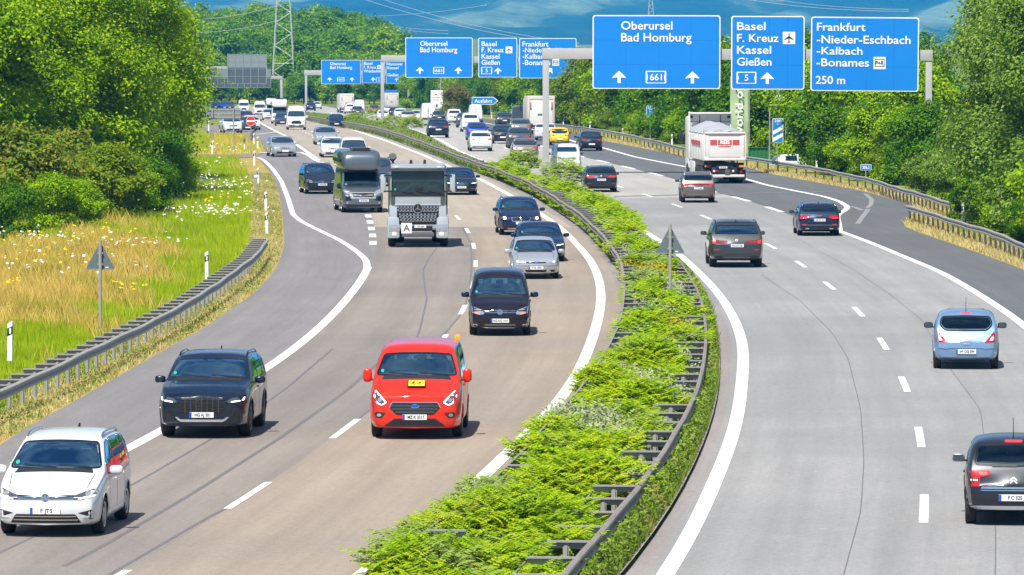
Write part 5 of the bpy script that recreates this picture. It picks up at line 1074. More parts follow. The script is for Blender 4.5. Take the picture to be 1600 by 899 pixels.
S['camper_base'] = spec(S['minibus'], paint='steel', L=6.0, W=2.05, wb=4.0, fo=.95, top=[(0, .84), (.05, .92), (.35, 1.10), (.72, 1.24), (.86, 1.30), (1.15, 1.66), (1.42, 1.98), (1.7, 2.15), (2.4, 2.2), (5.8, 2.2), (5.94, 1.6), (5.98, 1.1), (6.0, .9)], belt=[(0, .80), (.5, 1.08), (1.0, 1.2), (6, 1.25)], cowl=.78, rooff=1.45, roofr=5.84, glassr=5.95, tumble=.08, sidewin=[(1.05, 1.9)], hasrear=False, ws1=.08, rearseat=False, mirror='charcoal', seams=[1.1, 2.0, 3.3],
 parts=[
  ('headlight', rpoly([(.56, .98), (.66, .90), (.92, .98), (.95, 1.10), (.86, 1.17), (.66, 1.08)], .025), 'f', 'lamp', .007, True),
  ('grille_surround', rpoly([(-.62, .70), (.62, .70), (.66, .98), (.50, 1.01), (-.50, 1.01), (-.66, .98)], .04), 'f', 'silverpl', .006, False), ('grille', rpoly([(-.50, .79), (.50, .79), (.54, .97), (-.54, .97)], .03), 'f', 'mesh', .012, False),
  ('lower_bumper', rpoly([(-.88, .30), (.88, .30), (.92, .42), (-.92, .42)], .03), 'f', 'trim', .006, False), ('fog_light', circle(.78, .50, .05), 'f', 'lamp', .010, True), ('bumper_dark', rpoly(rect(.58, .60, .88, .82), .03), 'f', 'gloss', .005, True)]
  +[('grille_bar', rect(-.50, z, .50, z+.018), 'f', 'chrome', .018, False) for z in (.84, .90)],
 badges=[('f', 0, .885, 'dot', .15)], plates=[('f', .60, 'GI PO 606')])
def camper(name, label, cat, pm, full=True):
    sp = spec(S['camper_base'], paint=pm, full=full)
    if not full: sp['parts'] = [q for q in sp['parts'] if q[0] in ('headlight', 'grille', 'lower_bumper')]; sp['seams'] = (); sp['res'] = .14; sp['badges'] = (); sp['plates'] = [('f', .6, '')]
    root = build_car(name, label, cat, sp); P = PAINT[pm]; hx = 3.0
    b = MB(); n = 12; prof = []
    for i, (s, w, z0, z1) in enumerate([(.88, .72, 2.16, 2.5), (.92, .84, 2.08, 2.72), (1.05, .92, 2.02, 2.88), (1.3, .96, 2.04, 3.0), (1.8, .985, 2.05, 3.06), (3.0, .99, 2.05, 3.08), (5.7, .98, 2.05, 3.05), (5.9, .92, 2.1, 2.95), (5.97, .8, 2.2, 2.7)]):
        row = []
        for k in range(16):
            a = 2*math.pi*(k+.5)/16; c, q = math.cos(a), math.sin(a); e = .42
            row.append((hx-s, w*math.copysign(abs(c)**e, c), (z0+z1)/2+(z1-z0)/2*math.copysign(abs(q)**e, q)))
        prof.append(row)
    vs = [v for r in prof for v in r]; fs = [(i*16+k, i*16+(k+1) % 16, (i+1)*16+(k+1) % 16, (i+1)*16+k) for i in range(len(prof)-1) for k in range(16)]+[tuple(range(15, -1, -1)), tuple((len(prof)-1)*16+k for k in range(16))]
    b.add(vs, fs, P); hr = b.build('high_roof', root, 'auto')
    part(hr, 'roof_hatch', lambda b: [b.box((hx-1.75, 0, 3.10), (.75, .95, .14), V['greypl'], bev=.03), b.box((hx-1.36, 0, 3.08), (.06, .8, .16), V['trim'], bev=.02)])
    part(root, 'awning', lambda b: b.box((hx-2.9, -1.06, 2.55), (3.0, .14, .16), V['trim'], bev=.03))
    part(root, 'shade_gap', lambda b: b.box((hx-1.2, 0, 2.05), (.5, 1.7, .06), V['trim'], bev=.01))  # solid black bar stands in for the shade under the roof bulge
    return root
# ------------------------------------------------------------------ people seen behind the glass
def person(name, label, shirt, loc, rz, wheel=True):
    """a seated adult as one skinned surface: hips, bent legs, torso, neck, head with features, arms up to the wheel, five fingers each"""
    root = bpy.data.objects.new(name, None)
    verts = []; edges = []; rad = []
    def v(p, r, par=None):
        verts.append(p); rad.append(r); i = len(verts)-1
        if par is not None: edges.append((par, i))
        return i
    pel = v((0, 0, .10), .15); sp1 = v((-.05, 0, .28), .14, pel); ch = v((-.09, 0, .46), .155, sp1); nk0 = v((-.08, 0, .58), .075, ch); nk = v((-.06, 0, .64), .056, nk0)
    h1 = v((-.045, 0, .71), .072, nk); h2 = v((-.04, 0, .79), .094, h1); v((-.045, 0, .86), .082, h2)
    for s in (1, -1):
        sh = v((-.09, s*.19, .53), .07, ch)
        el = v((.10, s*.26, .34), .045, sh) if wheel else v((.02, s*.25, .28), .045, sh); wr = v((.33, s*.17, .44) if wheel else (.22, s*.16, .17), .032, el); v((.40, s*.155, .47) if wheel else (.30, s*.14, .16), .04, wr)
        kn = v((.42, s*.12, .16), .075, pel); an = v((.70, s*.12, -.22), .045, kn); v((.82, s*.12, -.25), .04, an)
    me = bpy.data.meshes.new('body'); me.from_pydata(verts, edges, [])
    o = bpy.data.objects.new('tmp', me); COL.objects.link(o); m = o.modifiers.new('s', 'SKIN'); m.use_smooth_shade = True
    for i, sv in enumerate(me.skin_vertices[0].data): sv.radius = (rad[i], rad[i]); sv.use_root = (i == 0)
    o.modifiers.new('u', 'SUBSURF').levels = 2
    dg = bpy.context.evaluated_depsgraph_get(); r = bpy.data.meshes.new_from_object(o.evaluated_get(dg)); bpy.data.objects.remove(o)
    bm = bmesh.new(); bm.from_mesh(r)
    for s in (1, -1):  # fingers, rooted in the palm
        base = Vector((.40, s*.155, .47) if wheel else (.30, s*.14, .16))
        for k in range(5):
            off = Vector((0, (k-1.5)*.018 if k < 4 else -s*.03, .0)); ln = (.062, .074, .07, .055, .045)[k]; d1 = Vector((.8, 0, .5)) if k < 4 else Vector((.4, -s*.8, .3)); d2 = Vector((.5, 0, -.8))
            b = MB(); p = base+off; b.tube([p, p+d1.normalized()*ln*.7, p+d1.normalized()*ln*.9+d2.normalized()*ln*.5], [.011, .010, .007], V['skin'], 6)
            nv = [bm.verts.new(q) for q in b.v]
            for f in b.f: bm.faces.new([nv[i] for i in f])
    b = MB(); b.tube([(.045, 0, .805), (.062, 0, .775), (.05, 0, .765)], [.008, .014, .012], V['skin'], 6)   # nose
    for s in (1, -1): b.tube([(-.05, s*.085, .80), (-.05, s*.100, .78), (-.05, s*.088, .755)], [.01, .016, .01], V['skin'], 6)
    nv = [bm.verts.new(q) for q in b.v]
    for f in b.f: bm.faces.new([nv[i] for i in f])
    bm.to_mesh(r); bm.free()
    r.materials.clear(); r.materials.append(shirt); r.materials.append(V['skin'])
    for p in r.polygons:
        c = p.center; p.material_index = 1 if (c.z > .60 or (c.x > .20 and c.z > .12 and abs(c.y) < .30 and (c.x > .28 or not wheel) and c.z > .3 if wheel else c.x > .2 and abs(c.y) > .1 and c.z > .13 and c.z < .2 and c.x < .36)) else 0; p.use_smooth = True
    r.name = 'person'; COL.objects.link(root); root.location = loc; root.rotation_euler = (0, 0, rz); tag(root, label, 'person'); obj('body', r, root)
    b = MB(); bm = bmesh.new(); bmesh.ops.create_uvsphere(bm, u_segments=14, v_segments=8, radius=1); vs = [(p.co.x*.105-.058, p.co.y*.098, p.co.z*.105+.815) for p in bm.verts]; b.add(vs, [[q.index for q in f.verts] for f in bm.faces if f.calc_center_median().z*.105-f.calc_center_median().x*.09 > -.005], V['hair']); bm.free(); b.build('hair', root, True)
    for s in (1, -1): e = part(root, 'eye', lambda b: b.box((.042, s*.034, .800), (.012, .03, .012), V['ink'], bev=.003)); part(e, 'eyebrow', lambda b: b.box((.040, s*.034, .822), (.012, .04, .008), V['hair']))
    part(root, 'mouth', lambda b: b.box((.026, 0, .730), (.012, .045, .010), M['redmark'], bev=.003)); return root
# ------------------------------------------------------------------ traffic
def slope(fs, y): return sum((f(y+2)-f(y-2))/4 for f in fs)/len(fs)
def repaint(root, pm):
    P = PAINT[pm]; names = {p.name for p in PAINT.values()}
    def walk(o):
        if o.type == 'MESH':
            for sl in o.material_slots:
                if sl.material and sl.material.name in names and sl.material not in (PAINT['charcoal'],):
                    sl.link = 'OBJECT'; sl.material = P
        for c in o.children: walk(c)
    walk(root)
def place(o, px, py, face, ax, side, turn=0):
    """stand a vehicle with its near axle on the road point seen at a photo pixel, facing along its lane"""
    g = ground_at(px, py); m = slope((LD,) if side == 'L' else (RD1,) if side == 'R' else (RG,) if side == 'A' else (Ramp,), g.y)
    d = Vector((m, 1, 0)).normalized(); d.rotate(Matrix.Rotation(R(turn), 3, 'Z'))
    if face == 'f': d = -d
    half = o['half']; c = g-d*(half-ax); zf = (zg(c.y+1)-zg(c.y-1))/2
    o.location = (c.x, c.y, zg(c.y)); pit = math.atan(zf)*(1 if d.y > 0 else -1)
    o.rotation_euler = (0, -pit, math.atan2(d.y, d.x))
    if 'half' in o: del o['half']
    return o
def ride(o, sp, lx, ly, z, label, shirt, wheel=True):
    """a person on a seat of a placed vehicle"""
    rz = o.rotation_euler.z; p = Vector(o.location)+Matrix.Rotation(rz, 3, 'Z') @ Vector((lx, ly, z)); return person('person', label, V[shirt], p, rz, wheel)
def near(name, key, px, py, face, side, label, cat, turn=0, **k):
    sp = spec(S[key], **k); o = build_car(name, label, cat, sp)
    place(o, px, py, face, sp['fo'] if face == 'f' else sp['fo']+sp['wb'], side, turn); return o, sp
near('parked_car' if 0 else 'minivan', 'compact_van', 84, 833, 'f', 'L', 'white minivan with roof rails, nearest the camera in the oncoming lanes', 'car', 1)
o, sp = near('suv', 'large_suv', 323, 681, 'f', 'L', 'large black SUV with a big dark grille driving beside the grassy left verge', 'car', 1)
zb = poly_at(sp['belt'], 2.); ride(o, sp, sp['L']/2-sp['rooff']-.36, .37, zb-.42, 'driver of the large black SUV, hands on the steering wheel', 'shirt_light')
o, sp = near('minibus', 'minibus', 652, 682, 'f', 'L', 'bright red minibus with a yellow school children sign on its bonnet', 'minibus', 2)
hx = sp['L']/2; sgn = part(o, 'bonnet_sign', lambda b: [b.box((0, 0, 0), (.40, .006, .30), M['black'], bev=.002), b.box((0, -.004, 0), (.355, .006, .255), PAINT['yellow'], bev=.002)], False)
sgn.location = (hx-.36, .02, 1.19); sgn.rotation_euler = (R(-66), 0, math.pi/2)
def kids(b):
    for x0, s, k in ((-.07, 1., 1), (.065, .8, 1)):
        b.lathe([(0, 0), (.019*s, 0)], M['black'], Matrix.Translation((x0+.012, -.0085, .068*s)), 10)
        for (xa, za, xb, zb_, w_) in ((.008, .045, -.012, -.01, .034), (-.012, -.01, .03, -.04, .020), (.03, -.04, .022, -.085, .018), (-.012, -.01, -.045, -.05, .02), (-.045, -.05, -.075, -.045, .016), (.0, .035, .045, .02, .014), (.0, .03, -.04, .0, .014)):
            d = Vector(((xb-xa)*s, 0, (zb_-za)*s)); b.box((x0+(xa+xb)/2*s, -.0085, (za+zb_)/2*s), (d.length+.008, .002, w_*s), M['black'], ry=-math.atan2(d.z, d.x))
part(sgn, 'pictogram', kids, False)
part(o, 'roof_lamp', lambda b: b.box((hx-4.6, .72, 1.955), (.08, .12, .10), V['amber_on'], bev=.03)); part(o, 'sun_blind', lambda b: [b.box((hx-1.62, s*.42, 1.79), (.02, .52, .10), V['plate'], ry=R(35), bev=.005) for s in (1, -1)])
ride(o, sp, hx-sp['rooff']-.38, .40, .80, 'driver of the red minibus, dim behind the windscreen', 'shirt')
o, sp = near('people_carrier', 'box_mpv', 781, 523, 'f', 'L', 'dark aubergine box shaped people carrier following the red minibus', 'car', 2)
ride(o, sp, sp['L']/2-sp['rooff']-.36, .37, .70, 'driver of the aubergine people carrier, arm on the wheel', 'shirt')
o, sp = near('hatchback', 'hatchback', 836, 435, 'f', 'L', 'silver hatchback directly behind the aubergine people carrier', 'car', 2)
ride(o, sp, sp['L']/2-sp['rooff']-.40, .36, .46, 'driver of the silver hatchback in the fast lane', 'shirt')
near('saloon_car', 'sedan', 845, 408, 'f', 'L', 'dark blue saloon half hidden behind the silver hatchback', 'car', 2, paint='darkblue', badges=[('f', 0, .62, 'roundel', .12)])
near('suv', 'crossover', 812, 367, 'f', 'L', 'blue crossover with both dipped headlights lit', 'car', 2)
near('saloon_car', 'sedan', 719, 304.5, 'f', 'L', 'black saloon with a large chrome grille beside the grey truck', 'car', 1, paint='black')
tr = tipper_front(); place(tr, 653, 385, 'f', 1.35, 'L', 0)
cp = camper('campervan', 'steel grey campervan with a bulging high roof beside the tipper truck', 'campervan', 'steel'); place(cp, 565, 332, 'f', .95, 'L', 4)
near('people_carrier', 'people_carrier', 501, 303, 'f', 'L', 'black people carrier in the merging lane next to the grey campervan', 'car', 4)
FAR = {}
def far(name, key, px, py, face, side, pm, label, cat='car', turn=0, scale=1., group=None):
    sp = S[key]
    if key not in FAR:
        o = build_car(name, label, cat, sp); FAR[key] = o; o0 = o
    else: o = copy_tree(FAR[key]); o.name = name; o['half'] = sp['L']/2; o['label'] = label; o['category'] = cat
    if pm: repaint(o, pm)
    o.scale = (scale,)*3; place(o, px, py, face, sp['fo'] if face == 'f' else sp['fo']+sp['wb'], side, turn)
    if group: o['group'] = group
    return o
far('saloon_car', 'far_sedan', 443, 245, 'f', 'L', 'silver', 'silver saloon alone on the slip road joining the motorway', turn=5)
far('car', 'far_suv', 590, 291, 'f', 'L', 'bluegrey', 'dark blue car squeezed between the campervan and the tipper truck')
far('estate_car', 'far_estate', 521, 246, 'f', 'L', 'white', 'white estate car behind the roof of the grey campervan')
far('van', 'far_van', 553, 259, 'f', 'L', 'white', 'small white van hidden behind the grey campervan', 'van')
far('saloon_car', 'far_sedan', 509, 226.5, 'f', 'L', 'silver', 'silver saloon in the middle of the oncoming road behind the white estate')
far('van', 'panel_van', 463, 203, 'f', 'L', 'white', 'white high roofed van leading the far oncoming queue', 'van')
far('car', 'far_hatch', 525.5, 200, 'f', 'L', 'navy', 'small dark car by the median in the far oncoming fast lane')
far('car', 'far_hatch', 441, 197, 'f', 'L', 'bluegrey', 'small grey car peeping out beside the far white van')
mh = camper('motorhome', 'white motorhome in the far oncoming queue', 'motorhome', 'white', False); place(mh, 437, 193.5, 'f', .95, 'L')
mh2 = copy_tree(mh); mh2.name = 'motorhome'; mh2['half'] = 3.0; mh2['label'] = 'second white motorhome, close behind the first in the queue'; place(mh2, 426, 186, 'f', .95, 'L')
far('car', 'far_suv', 420, 188, 'f', 'L', 'white', 'white off-roader left of the white motorhome')
far('van', 'panel_van', 406, 181.5, 'f', 'L', 'white', 'white van at the far end of the oncoming lanes', 'van')
far('van', 'panel_van', 381, 177, 'f', 'L', 'white', 'white van furthest away beside the slip road', 'van')
far('pickup_truck', 'far_suv', 363, 208.5, 'f', 'L', 'white', 'white pickup behind the no entry sign at the slip road', 'pickup', 6)
far('car', 'far_estate', 385, 206, 'f', 'L', 'bluegrey', 'blue grey estate beside the white pickup', turn=6)
far('car', 'far_hatch', 394, 203.5, 'f', 'L', 'white', 'white small car half covered by the red no entry disc', turn=6)
far('car', 'far_sedan', 386, 191, 'f', 'L', 'winered', 'wine red car behind the blue grey estate', turn=6)
for px, py, pm, lb in ((337, 171.5, 'darkblue', 'dark blue car queuing furthest left beyond the grey sign board'), (351, 171.5, 'blue', 'blue car between two others beyond the grey sign board'), (359, 171.5, 'bluegrey', 'grey blue car rightmost of the three beyond the grey sign board')):
    far('car', 'far_suv', px, py, 'f', 'L', pm, lb)
# --- the right carriageway, seen from behind
o, sp = near('hatchback', 'small_hatch_dark', 1583, 818, 'r', 'R', 'black hatchback with chevron badge cut by the frame edge', 'car', 0)
o, sp = near('hatchback', 'small_hatch', 1509, 575.5, 'r', 'R', 'light blue hatchback with three people aboard', 'car', -2)
for dy, dx, lb, wl in ((.37, -.35, 'driver seen from behind in the light blue hatchback', True), (-.37, -.35, 'front passenger of the light blue hatchback', False), (0., -1.25, 'passenger on the rear seat of the light blue hatchback', False)):
    ride(o, sp, sp['L']/2-sp['rooff']+dx, dy, .52, lb, 'shirt', wl)
near('estate_car', 'estate', 1278, 368, 'r', 'R', 'dark navy estate car with roof rails near the end of the auxiliary lane', 'car', -2)
near('suv', 'suv_rear', 1149, 417, 'r', 'R', 'dark grey SUV with black roof rails passing the median triangle sign', 'car', 0)
near('suv', 'small_suv', 1090, 316.5, 'r', 'R', 'grey brown small SUV following the white tipper lorry', 'car', -3)
tp = tipper_rear(); place(tp, 1127, 286, 'r', 9.3, 'A', -1)
near('estate_car', 'estate', 938, 300, 'r', 'R', 'dark estate car with black roof rails half hidden by the median shrubs', 'car', -2, paint='charcoal', rails='gloss', badges=[('r', 0, .90, 'disc', .09)],
  parts=[('tail_light', rpoly([(.38, .82), (.84, .84), (.85, .94), (.55, .93), (.38, .90)], .02), 'r', 'tail', .007, True), ('lit_strip', rect(.45, .87, .82, .89), 'r', 'brake', .013, True), ('rear_diffuser', rpoly(rect(-.66, .25, .66, .38), .02), 'r', 'trim', .008, False), ('rear_reflector', rect(.58, .47, .80, .50), 'r', 'tail', .012, True)])
near('van', 'rear_van', 885, 270.5, 'r', 'R', 'white small van with a heated rear window next to the gantry post', 'van', -2)
far('suv', 'far_suv', 820, 253, 'r', 'R', 'brown', 'grey brown SUV left of the near gantry post', turn=-2)
far('hatchback', 'far_hatch', 923, 236, 'r', 'A', 'charcoal', 'dark hatchback with brake lights on in the auxiliary lane')
far('small_car', 'far_hatch', 874, 227, 'r', 'R', 'yellow', 'yellow small car right of the near gantry post', scale=.93)
far('saloon_car', 'far_sedan', 852, 219.5, 'r', 'R', 'white', 'white saloon partly covered by the near gantry post', turn=-4)
far('hatchback', 'far_suv', 751, 236.5, 'r', 'R', 'white', 'white hatchback beside the median shrubs in the fast lane', scale=.95)
far('suv', 'far_suv', 811, 232, 'r', 'R', 'slate', 'slate grey SUV with both indicators lit in front of the grey brown one')
far('hatchback', 'far_hatch', 785, 224.5, 'r', 'R', 'charcoal', 'black hatchback between the white and the slate grey cars')
far('suv', 'far_suv', 813.5, 214.5, 'r', 'R', 'grey', 'mid grey SUV showing its roof above the slate grey one')
far('suv', 'far_suv', 788, 198.5, 'r', 'R', 'darkgrey', 'dark SUV next to the slate grey panel van')
far('van', 'panel_van', 813, 200.5, 'r', 'A', 'slate', 'slate grey panel van beside the cream box lorry', 'van')
bl = box_lorry('box_lorry', 'cream box lorry with a tail lift behind the near gantry post', 'lorry', M['cream']); ry0 = bl['half']*2-(8.5-1.2)+0; place(bl, 843.5, 210, 'r', 8.5-1.2, 'A', 1)
far('hatchback', 'far_hatch', 745, 219.5, 'r', 'R', 'blue', 'bright blue hatchback ahead of the white one')
far('van', 'far_van', 735, 206.5, 'r', 'R', 'white', 'white small van ahead of the bright blue hatchback', 'van')
far('suv', 'far_suv', 726.5, 199.5, 'r', 'R', 'bluegrey', 'blue grey SUV left of the white small van')
far('van', 'panel_van', 743, 191.5, 'r', 'A', 'white', 'white delivery van under the exit arrow sign', 'van', scale=.95)
far('van', 'far_van', 709.5, 194.5, 'r', 'R', 'white', 'white small van below the billboards', 'van')
far('suv', 'far_suv', 686, 192, 'r', 'R', 'darkgrey', 'dark SUV below the taller billboard', scale=.95)
far('suv', 'far_suv', 684.5, 215.5, 'r', 'R', 'navy', 'navy SUV with tall tail lights beside the thin median pole')
far('van', 'panel_van', 669, 190, 'r', 'R', 'white', 'large white panel van ahead of the navy SUV', 'van')
far('suv', 'far_suv', 637.5, 193.5, 'r', 'R', 'taupe', 'pale silver SUV right of the middle gantry post')
far('car', 'far_hatch', 651, 189, 'r', 'R', 'white', 'white small car beside the large white panel van')
far('car', 'far_suv', 625.5, 187, 'r', 'R', 'white', 'white SUV left of the pale silver one')
far('suv', 'far_suv', 617, 184.5, 'r', 'R', 'charcoal', 'black SUV left of the white one by the middle gantry post')
far('car', 'far_hatch', 598.5, 188.5, 'r', 'R', 'white', 'white hatchback behind the foot of the middle gantry post')
far('suv', 'far_suv', 584, 178.5, 'r', 'R', 'winered', 'dark red SUV left of the middle gantry post')
far('car', 'far_estate', 607, 178, 'r', 'R', 'silver', 'silver estate below the blue sheeted lorry')
far('car', 'far_suv', 558.5, 181.5, 'r', 'R', 'darkgrey', 'grey SUV in front of the far white van')
far('van', 'panel_van', 561.5, 177, 'r', 'R', 'white', 'white high van right of the far box lorry', 'van')
far('van', 'far_van', 546.5, 178, 'r', 'R', 'white', 'small white van beside the far box lorry', 'van')
b2 = box_lorry('box_lorry', 'dusty white box lorry far away on the bend', 'lorry', M['boxwhite']); place(b2, 541, 176.5, 'r', 7.3, 'A', 2)
b3 = box_lorry('sheeted_lorry', 'white lorry with a blue roof sheet beyond the middle gantry post', 'lorry', M['boxwhite'], topmat=M['bluetarp']); place(b3, 611, 174, 'r', 7.3, 'A', 2)
far('car', 'far_suv', 486, 173.5, 'r', 'R', 'darkblue', 'dark blue car furthest away beyond the median')
far('car', 'far_hatch', 496, 170.5, 'r', 'R', 'white', 'white car furthest away beside the dark blue one')
# ------------------------------------------------------------------ guardrails
WPROF = [(0, .75), (.03, .75), (.085, .71), (.085, .655), (.02, .60), (.02, .575), (.085, .525), (.085, .47), (.03, .435), (0, .435), (0, .46), (.06, .49), (.06, .52), (-.01, .57), (-.01, .61), (.06, .67), (.06, .70), (0, .72)]
WPROF = [(d*.9, .75+(z-.75)*.8) for d, z in WPROF]
def sweep(f, ys, prof, sgn, mt, name, parent, off=0.):
    vs = []; fs = []; k = len(prof)
    for y in ys:
        s = (f(y+.5)-f(y-.5)); n = Vector((1, -s, 0)).normalized()*sgn; p = Vector((f(y), y, zg(y)))
        wob = .012*math.sin(y*.7)+.018*math.sin(y*.23+1)
        for d, z in prof: vs.append(p+n*(d+off)+Vector((0, 0, z+wob)))
    for i in range(len(ys)-1):
        for j in range(k): fs.append((i*k+j, (i+1)*k+j, (i+1)*k+(j+1) % k, i*k+(j+1) % k))
    me = new_mesh(name, vs, fs, [mt], smooth=True); autosmooth(me, 40); return obj(name, me, parent)
def guardrail(label, f, y0, y1, sgn, rung=0., step=2., reach=.45, back=True, mt='zinc', group=None, pstep=None):
    root = thing('guardrail', label, 'guardrail', (f(y0), y0, zg(y0)), group=group); base = Vector(root.location)
    def fix(o): o.location = -base; return o
    ys = list(np.arange(y0, min(y1, 350), 1.5))+list(np.arange(max(y0, 350), y1, 5.))
    fix(sweep(f, ys, WPROF, sgn, M[mt], 'beam', root))
    if back: fix(sweep(f, ys, [(0, .66), (.02, .66), (.02, .60), (0, .60)], sgn, M['zinc_dull'], 'rear_beam', root, -reach-.03))
    b = MB(); b.box((0, 0, .34), (.05, .10, .68), M['zinc_dull']); b.box((0, 0, .34), (.10, .012, .68), M['zinc_dull']); pm = b.mesh('post')
    b = MB(); b.box((-sgn*reach/2, 0, .742), (reach, .085, .03), M['zinc']); b.box((-sgn*reach/2, .02, .68), (reach, .012, .10), M['zinc_dull']); sm = b.mesh('spacer')
    y = y0+.6; n = 0; rest = MB()
    while y < y1-.5:
        s = f(y+.5)-f(y-.5); rz = -math.atan(s); p = Vector((f(y), y, zg(y))); nn = Vector((1, -s, 0)).normalized()*sgn
        if n < 98:
            if not pstep or n % pstep == 0: obj('post', pm, root, p-base-nn*(reach*.5 if back else .06), rz)
            if rung: obj('spacer', sm, root, p-base, rz)
        else: rest.box(p-nn*.06+Vector((0, 0, .34)), (.06, .10, .68), M['zinc_dull'], rz)
        y += step if y < 300 else step*2; n += 1
    if rest.v: fix(tag(rest.build('post', root), kind='stuff'))
    return root
guardrail('galvanised guardrail with ladder spacers along the left grass verge', LR, 100, LR.y1, 1, 1, 2., .55, True)
guardrail('weathered guardrail between the oncoming lanes and the median shrubs', ML, 66, 900, -1, 1, 2.67, .62, True, 'zinc_old')
guardrail('weathered guardrail with ladder spacers beside the kerb of the right carriageway', MR, 64, 330, 1, 1, 2.67, .75, True, 'zinc_old')
guardrail('guardrail behind the auxiliary lane in front of the green fence', RR, 262, 560, -1, 0, 2., .1, False)
guardrail('guardrail under the overhanging trees at the right edge', RR2, 190, 259, -1, 0, 2., .1, False)
p = ground_at(388, 222); root = thing('guardrail', 'short guardrail end beside the no entry sign', 'guardrail', p)
part(root, 'beam', lambda b: b.add([(-.25, 14, .3), (-.15, 14, .3), (-.15, 14, .78), (-.25, 14, .78), (.0, 0, .25), (.12, 0, .25), (.12, 0, .78), (.0, 0, .78)], [(0, 1, 5, 4), (1, 2, 6, 5), (2, 3, 7, 6), (3, 0, 4, 7), (4, 5, 6, 7), (0, 3, 2, 1)], M['zinc']), False)
for k in range(4): part(root, 'post', lambda b: b.box((-.1+.03*k, 1+3.5*k, .3), (.08, .1, .6), M['zinc_dull']), False)
# ------------------------------------------------------------------ delineator posts
b = MB(); b.prism([(-.06, 0), (.06, 0), (.06, 1.02), (-.06, .94)], .10, M['delin']); dpost = b.mesh('post')
b = MB(); b.prism([(-.063, .62), (.063, .68), (.063, .88), (-.063, .82)], .106, M['black'], Matrix.Translation((0, -.003, 0))); dband = b.mesh('black_band')
b = MB(); b.box((.01, -.006, .76), (.05, .008, .14), V['plate']); drefl = b.mesh('reflector')
def delineator(px, py, label, rail=0., sc=1.):
    p = ground_at(px, py); o = thing('delineator_post', label, 'marker post', p+Vector((0, 0, rail)), random.uniform(-.1, .1), 'black and white marker posts'); obj('post', dpost, o); obj('black_band', dband, o); obj('reflector', drefl, o); o.scale = (sc,)*3; o.rotation_euler = (random.uniform(-.03, .03), random.uniform(-.03, .03), o.rotation_euler.z)
for a in ((15, 592, 'marker post at the left frame edge, standing on the guardrail', .45), (323, 447, 'marker post on the guardrail right of the triangle sign', .2), (417, 367, 'marker post at the end of the left guardrail', 0), (415.5, 331, 'marker post on the dry verge above the guardrail end', 0), (403.5, 289, 'marker post behind the little grey board', 0), (397, 259, 'marker post where the slip road edge line begins', 0), (331.5, 241, 'marker post by the trees at the end of the service path', 0), (382, 235.5, 'left post of the three markers below the no entry sign', 0), (396.5, 228, 'middle post of the three markers below the no entry sign', 0), (402.5, 234, 'right post of the three markers below the no entry sign', 0), (326, 205, 'marker post under the back of the arrow board', 0),
          (1276, 263, 'marker post behind the right guardrail left of the kilometre plate', 0), (1505, 351, 'marker post between the trees at the right edge', 0), (1050, 230, 'marker post behind the guardrail left of the tipper lorry', 0), (973, 219, 'marker post behind the guardrail right of the gantry post', 0), (921.5, 206, 'marker post by the foot of the distant gantry post', 0), (880, 196, 'marker post right of the cream box lorry', 0), (768, 186, 'marker post below the exit arrow sign', 0), (792, 181, 'marker post below the round sign back', 0), (518, 181, 'marker post on the far median bend', 0)):
    delineator(a[0], a[1], a[2], a[3])
# ------------------------------------------------------------------ traffic signs
def post_mb(b, x, h, r=.038, z0=0, y=0): b.tube([(x, y, z0), (x, y, h)], r, M['zinc_dull'], 10)
def tri_sign(px, py, top_py, wpx, label):
    p = ground_at(px, py); s = FPX/p.y*1.0; h = (py-top_py)/s; wd = wpx/s; root = thing('warning_sign', label, 'traffic sign', p)
    th = wd*.93; z1 = h-.02; z0 = z1-th
    part(root, 'post', lambda b: post_mb(b, 0, h+.03, .05))
    part(root, 'plate', lambda b: b.prism(rpoly([(-wd/2, z0), (wd/2, z0), (0, z1)], .08), .02, M['sign_tri'], Matrix.Translation((0, .07, 0))), False)
    part(root, 'rim', lambda b: [b.box((0, .065, z0+.015), (wd*.9, .03, .03), M['sign_back2'])], False)
    part(root, 'clamp', lambda b: [b.box((0, .03, z), (.16, .07, .05), M['zinc']) for z in (z0+.16, z0+th*.6)], False); part(root, 'sticker', lambda b: b.box((wd*.22, .064, z0+.07), (.09, .004, .035), M['white']), False)
tri_sign(157, 527, 377, 47, 'grey back of a triangular warning sign in the dry meadow')
tri_sign(1047, 500, 352, 47, 'grey back of a triangular warning sign in the median shrubs')
p = ground_at(392, 240.5); root = thing('no_entry_sign', 'round red no entry sign with a white bar on the slip road island', 'traffic sign', p); s = FPX/p.y
def disc(b, r, mt, y0, y1, z): b.lathe([(0, y0), (r, y0), (r, y1), (0, y1)], mt, Matrix.Translation((0, 0, z)), 28)
zc = (240.5-189.5)/s
part(root, 'post', lambda b: post_mb(b, 0, zc+.4, .04, y=.06)); part(root, 'disc', lambda b: disc(b, 7.3/s, M['red'], -.01, .02, zc), False); part(root, 'rim', lambda b: b.lathe([(7.0/s, -.012), (7.4/s, -.012), (7.4/s, .022), (7.0/s, .022), (7.0/s, -.012)], M['white'], Matrix.Translation((0, 0, zc)), 28), False); part(root, 'white_bar', lambda b: b.box((0, -.02, zc), (12.2/s, .012, 2.6/s), M['white']), False)
p = ground_at(348, 236); root = thing('direction_sign', 'big grey back of an arrow shaped board on two thin posts', 'traffic sign', p); s = FPX/p.y; X = lambda q: (q-348)/s; Z = lambda q: (236-q)/s
part(root, 'board', lambda b: b.prism([(X(319), Z(178.5)), (X(331), Z(186.5)), (X(376), Z(186.5)), (X(376), Z(169.5)), (X(331), Z(169.5))], .05, M['sign_back2'], Matrix.Translation((0, .08, 0))), False)
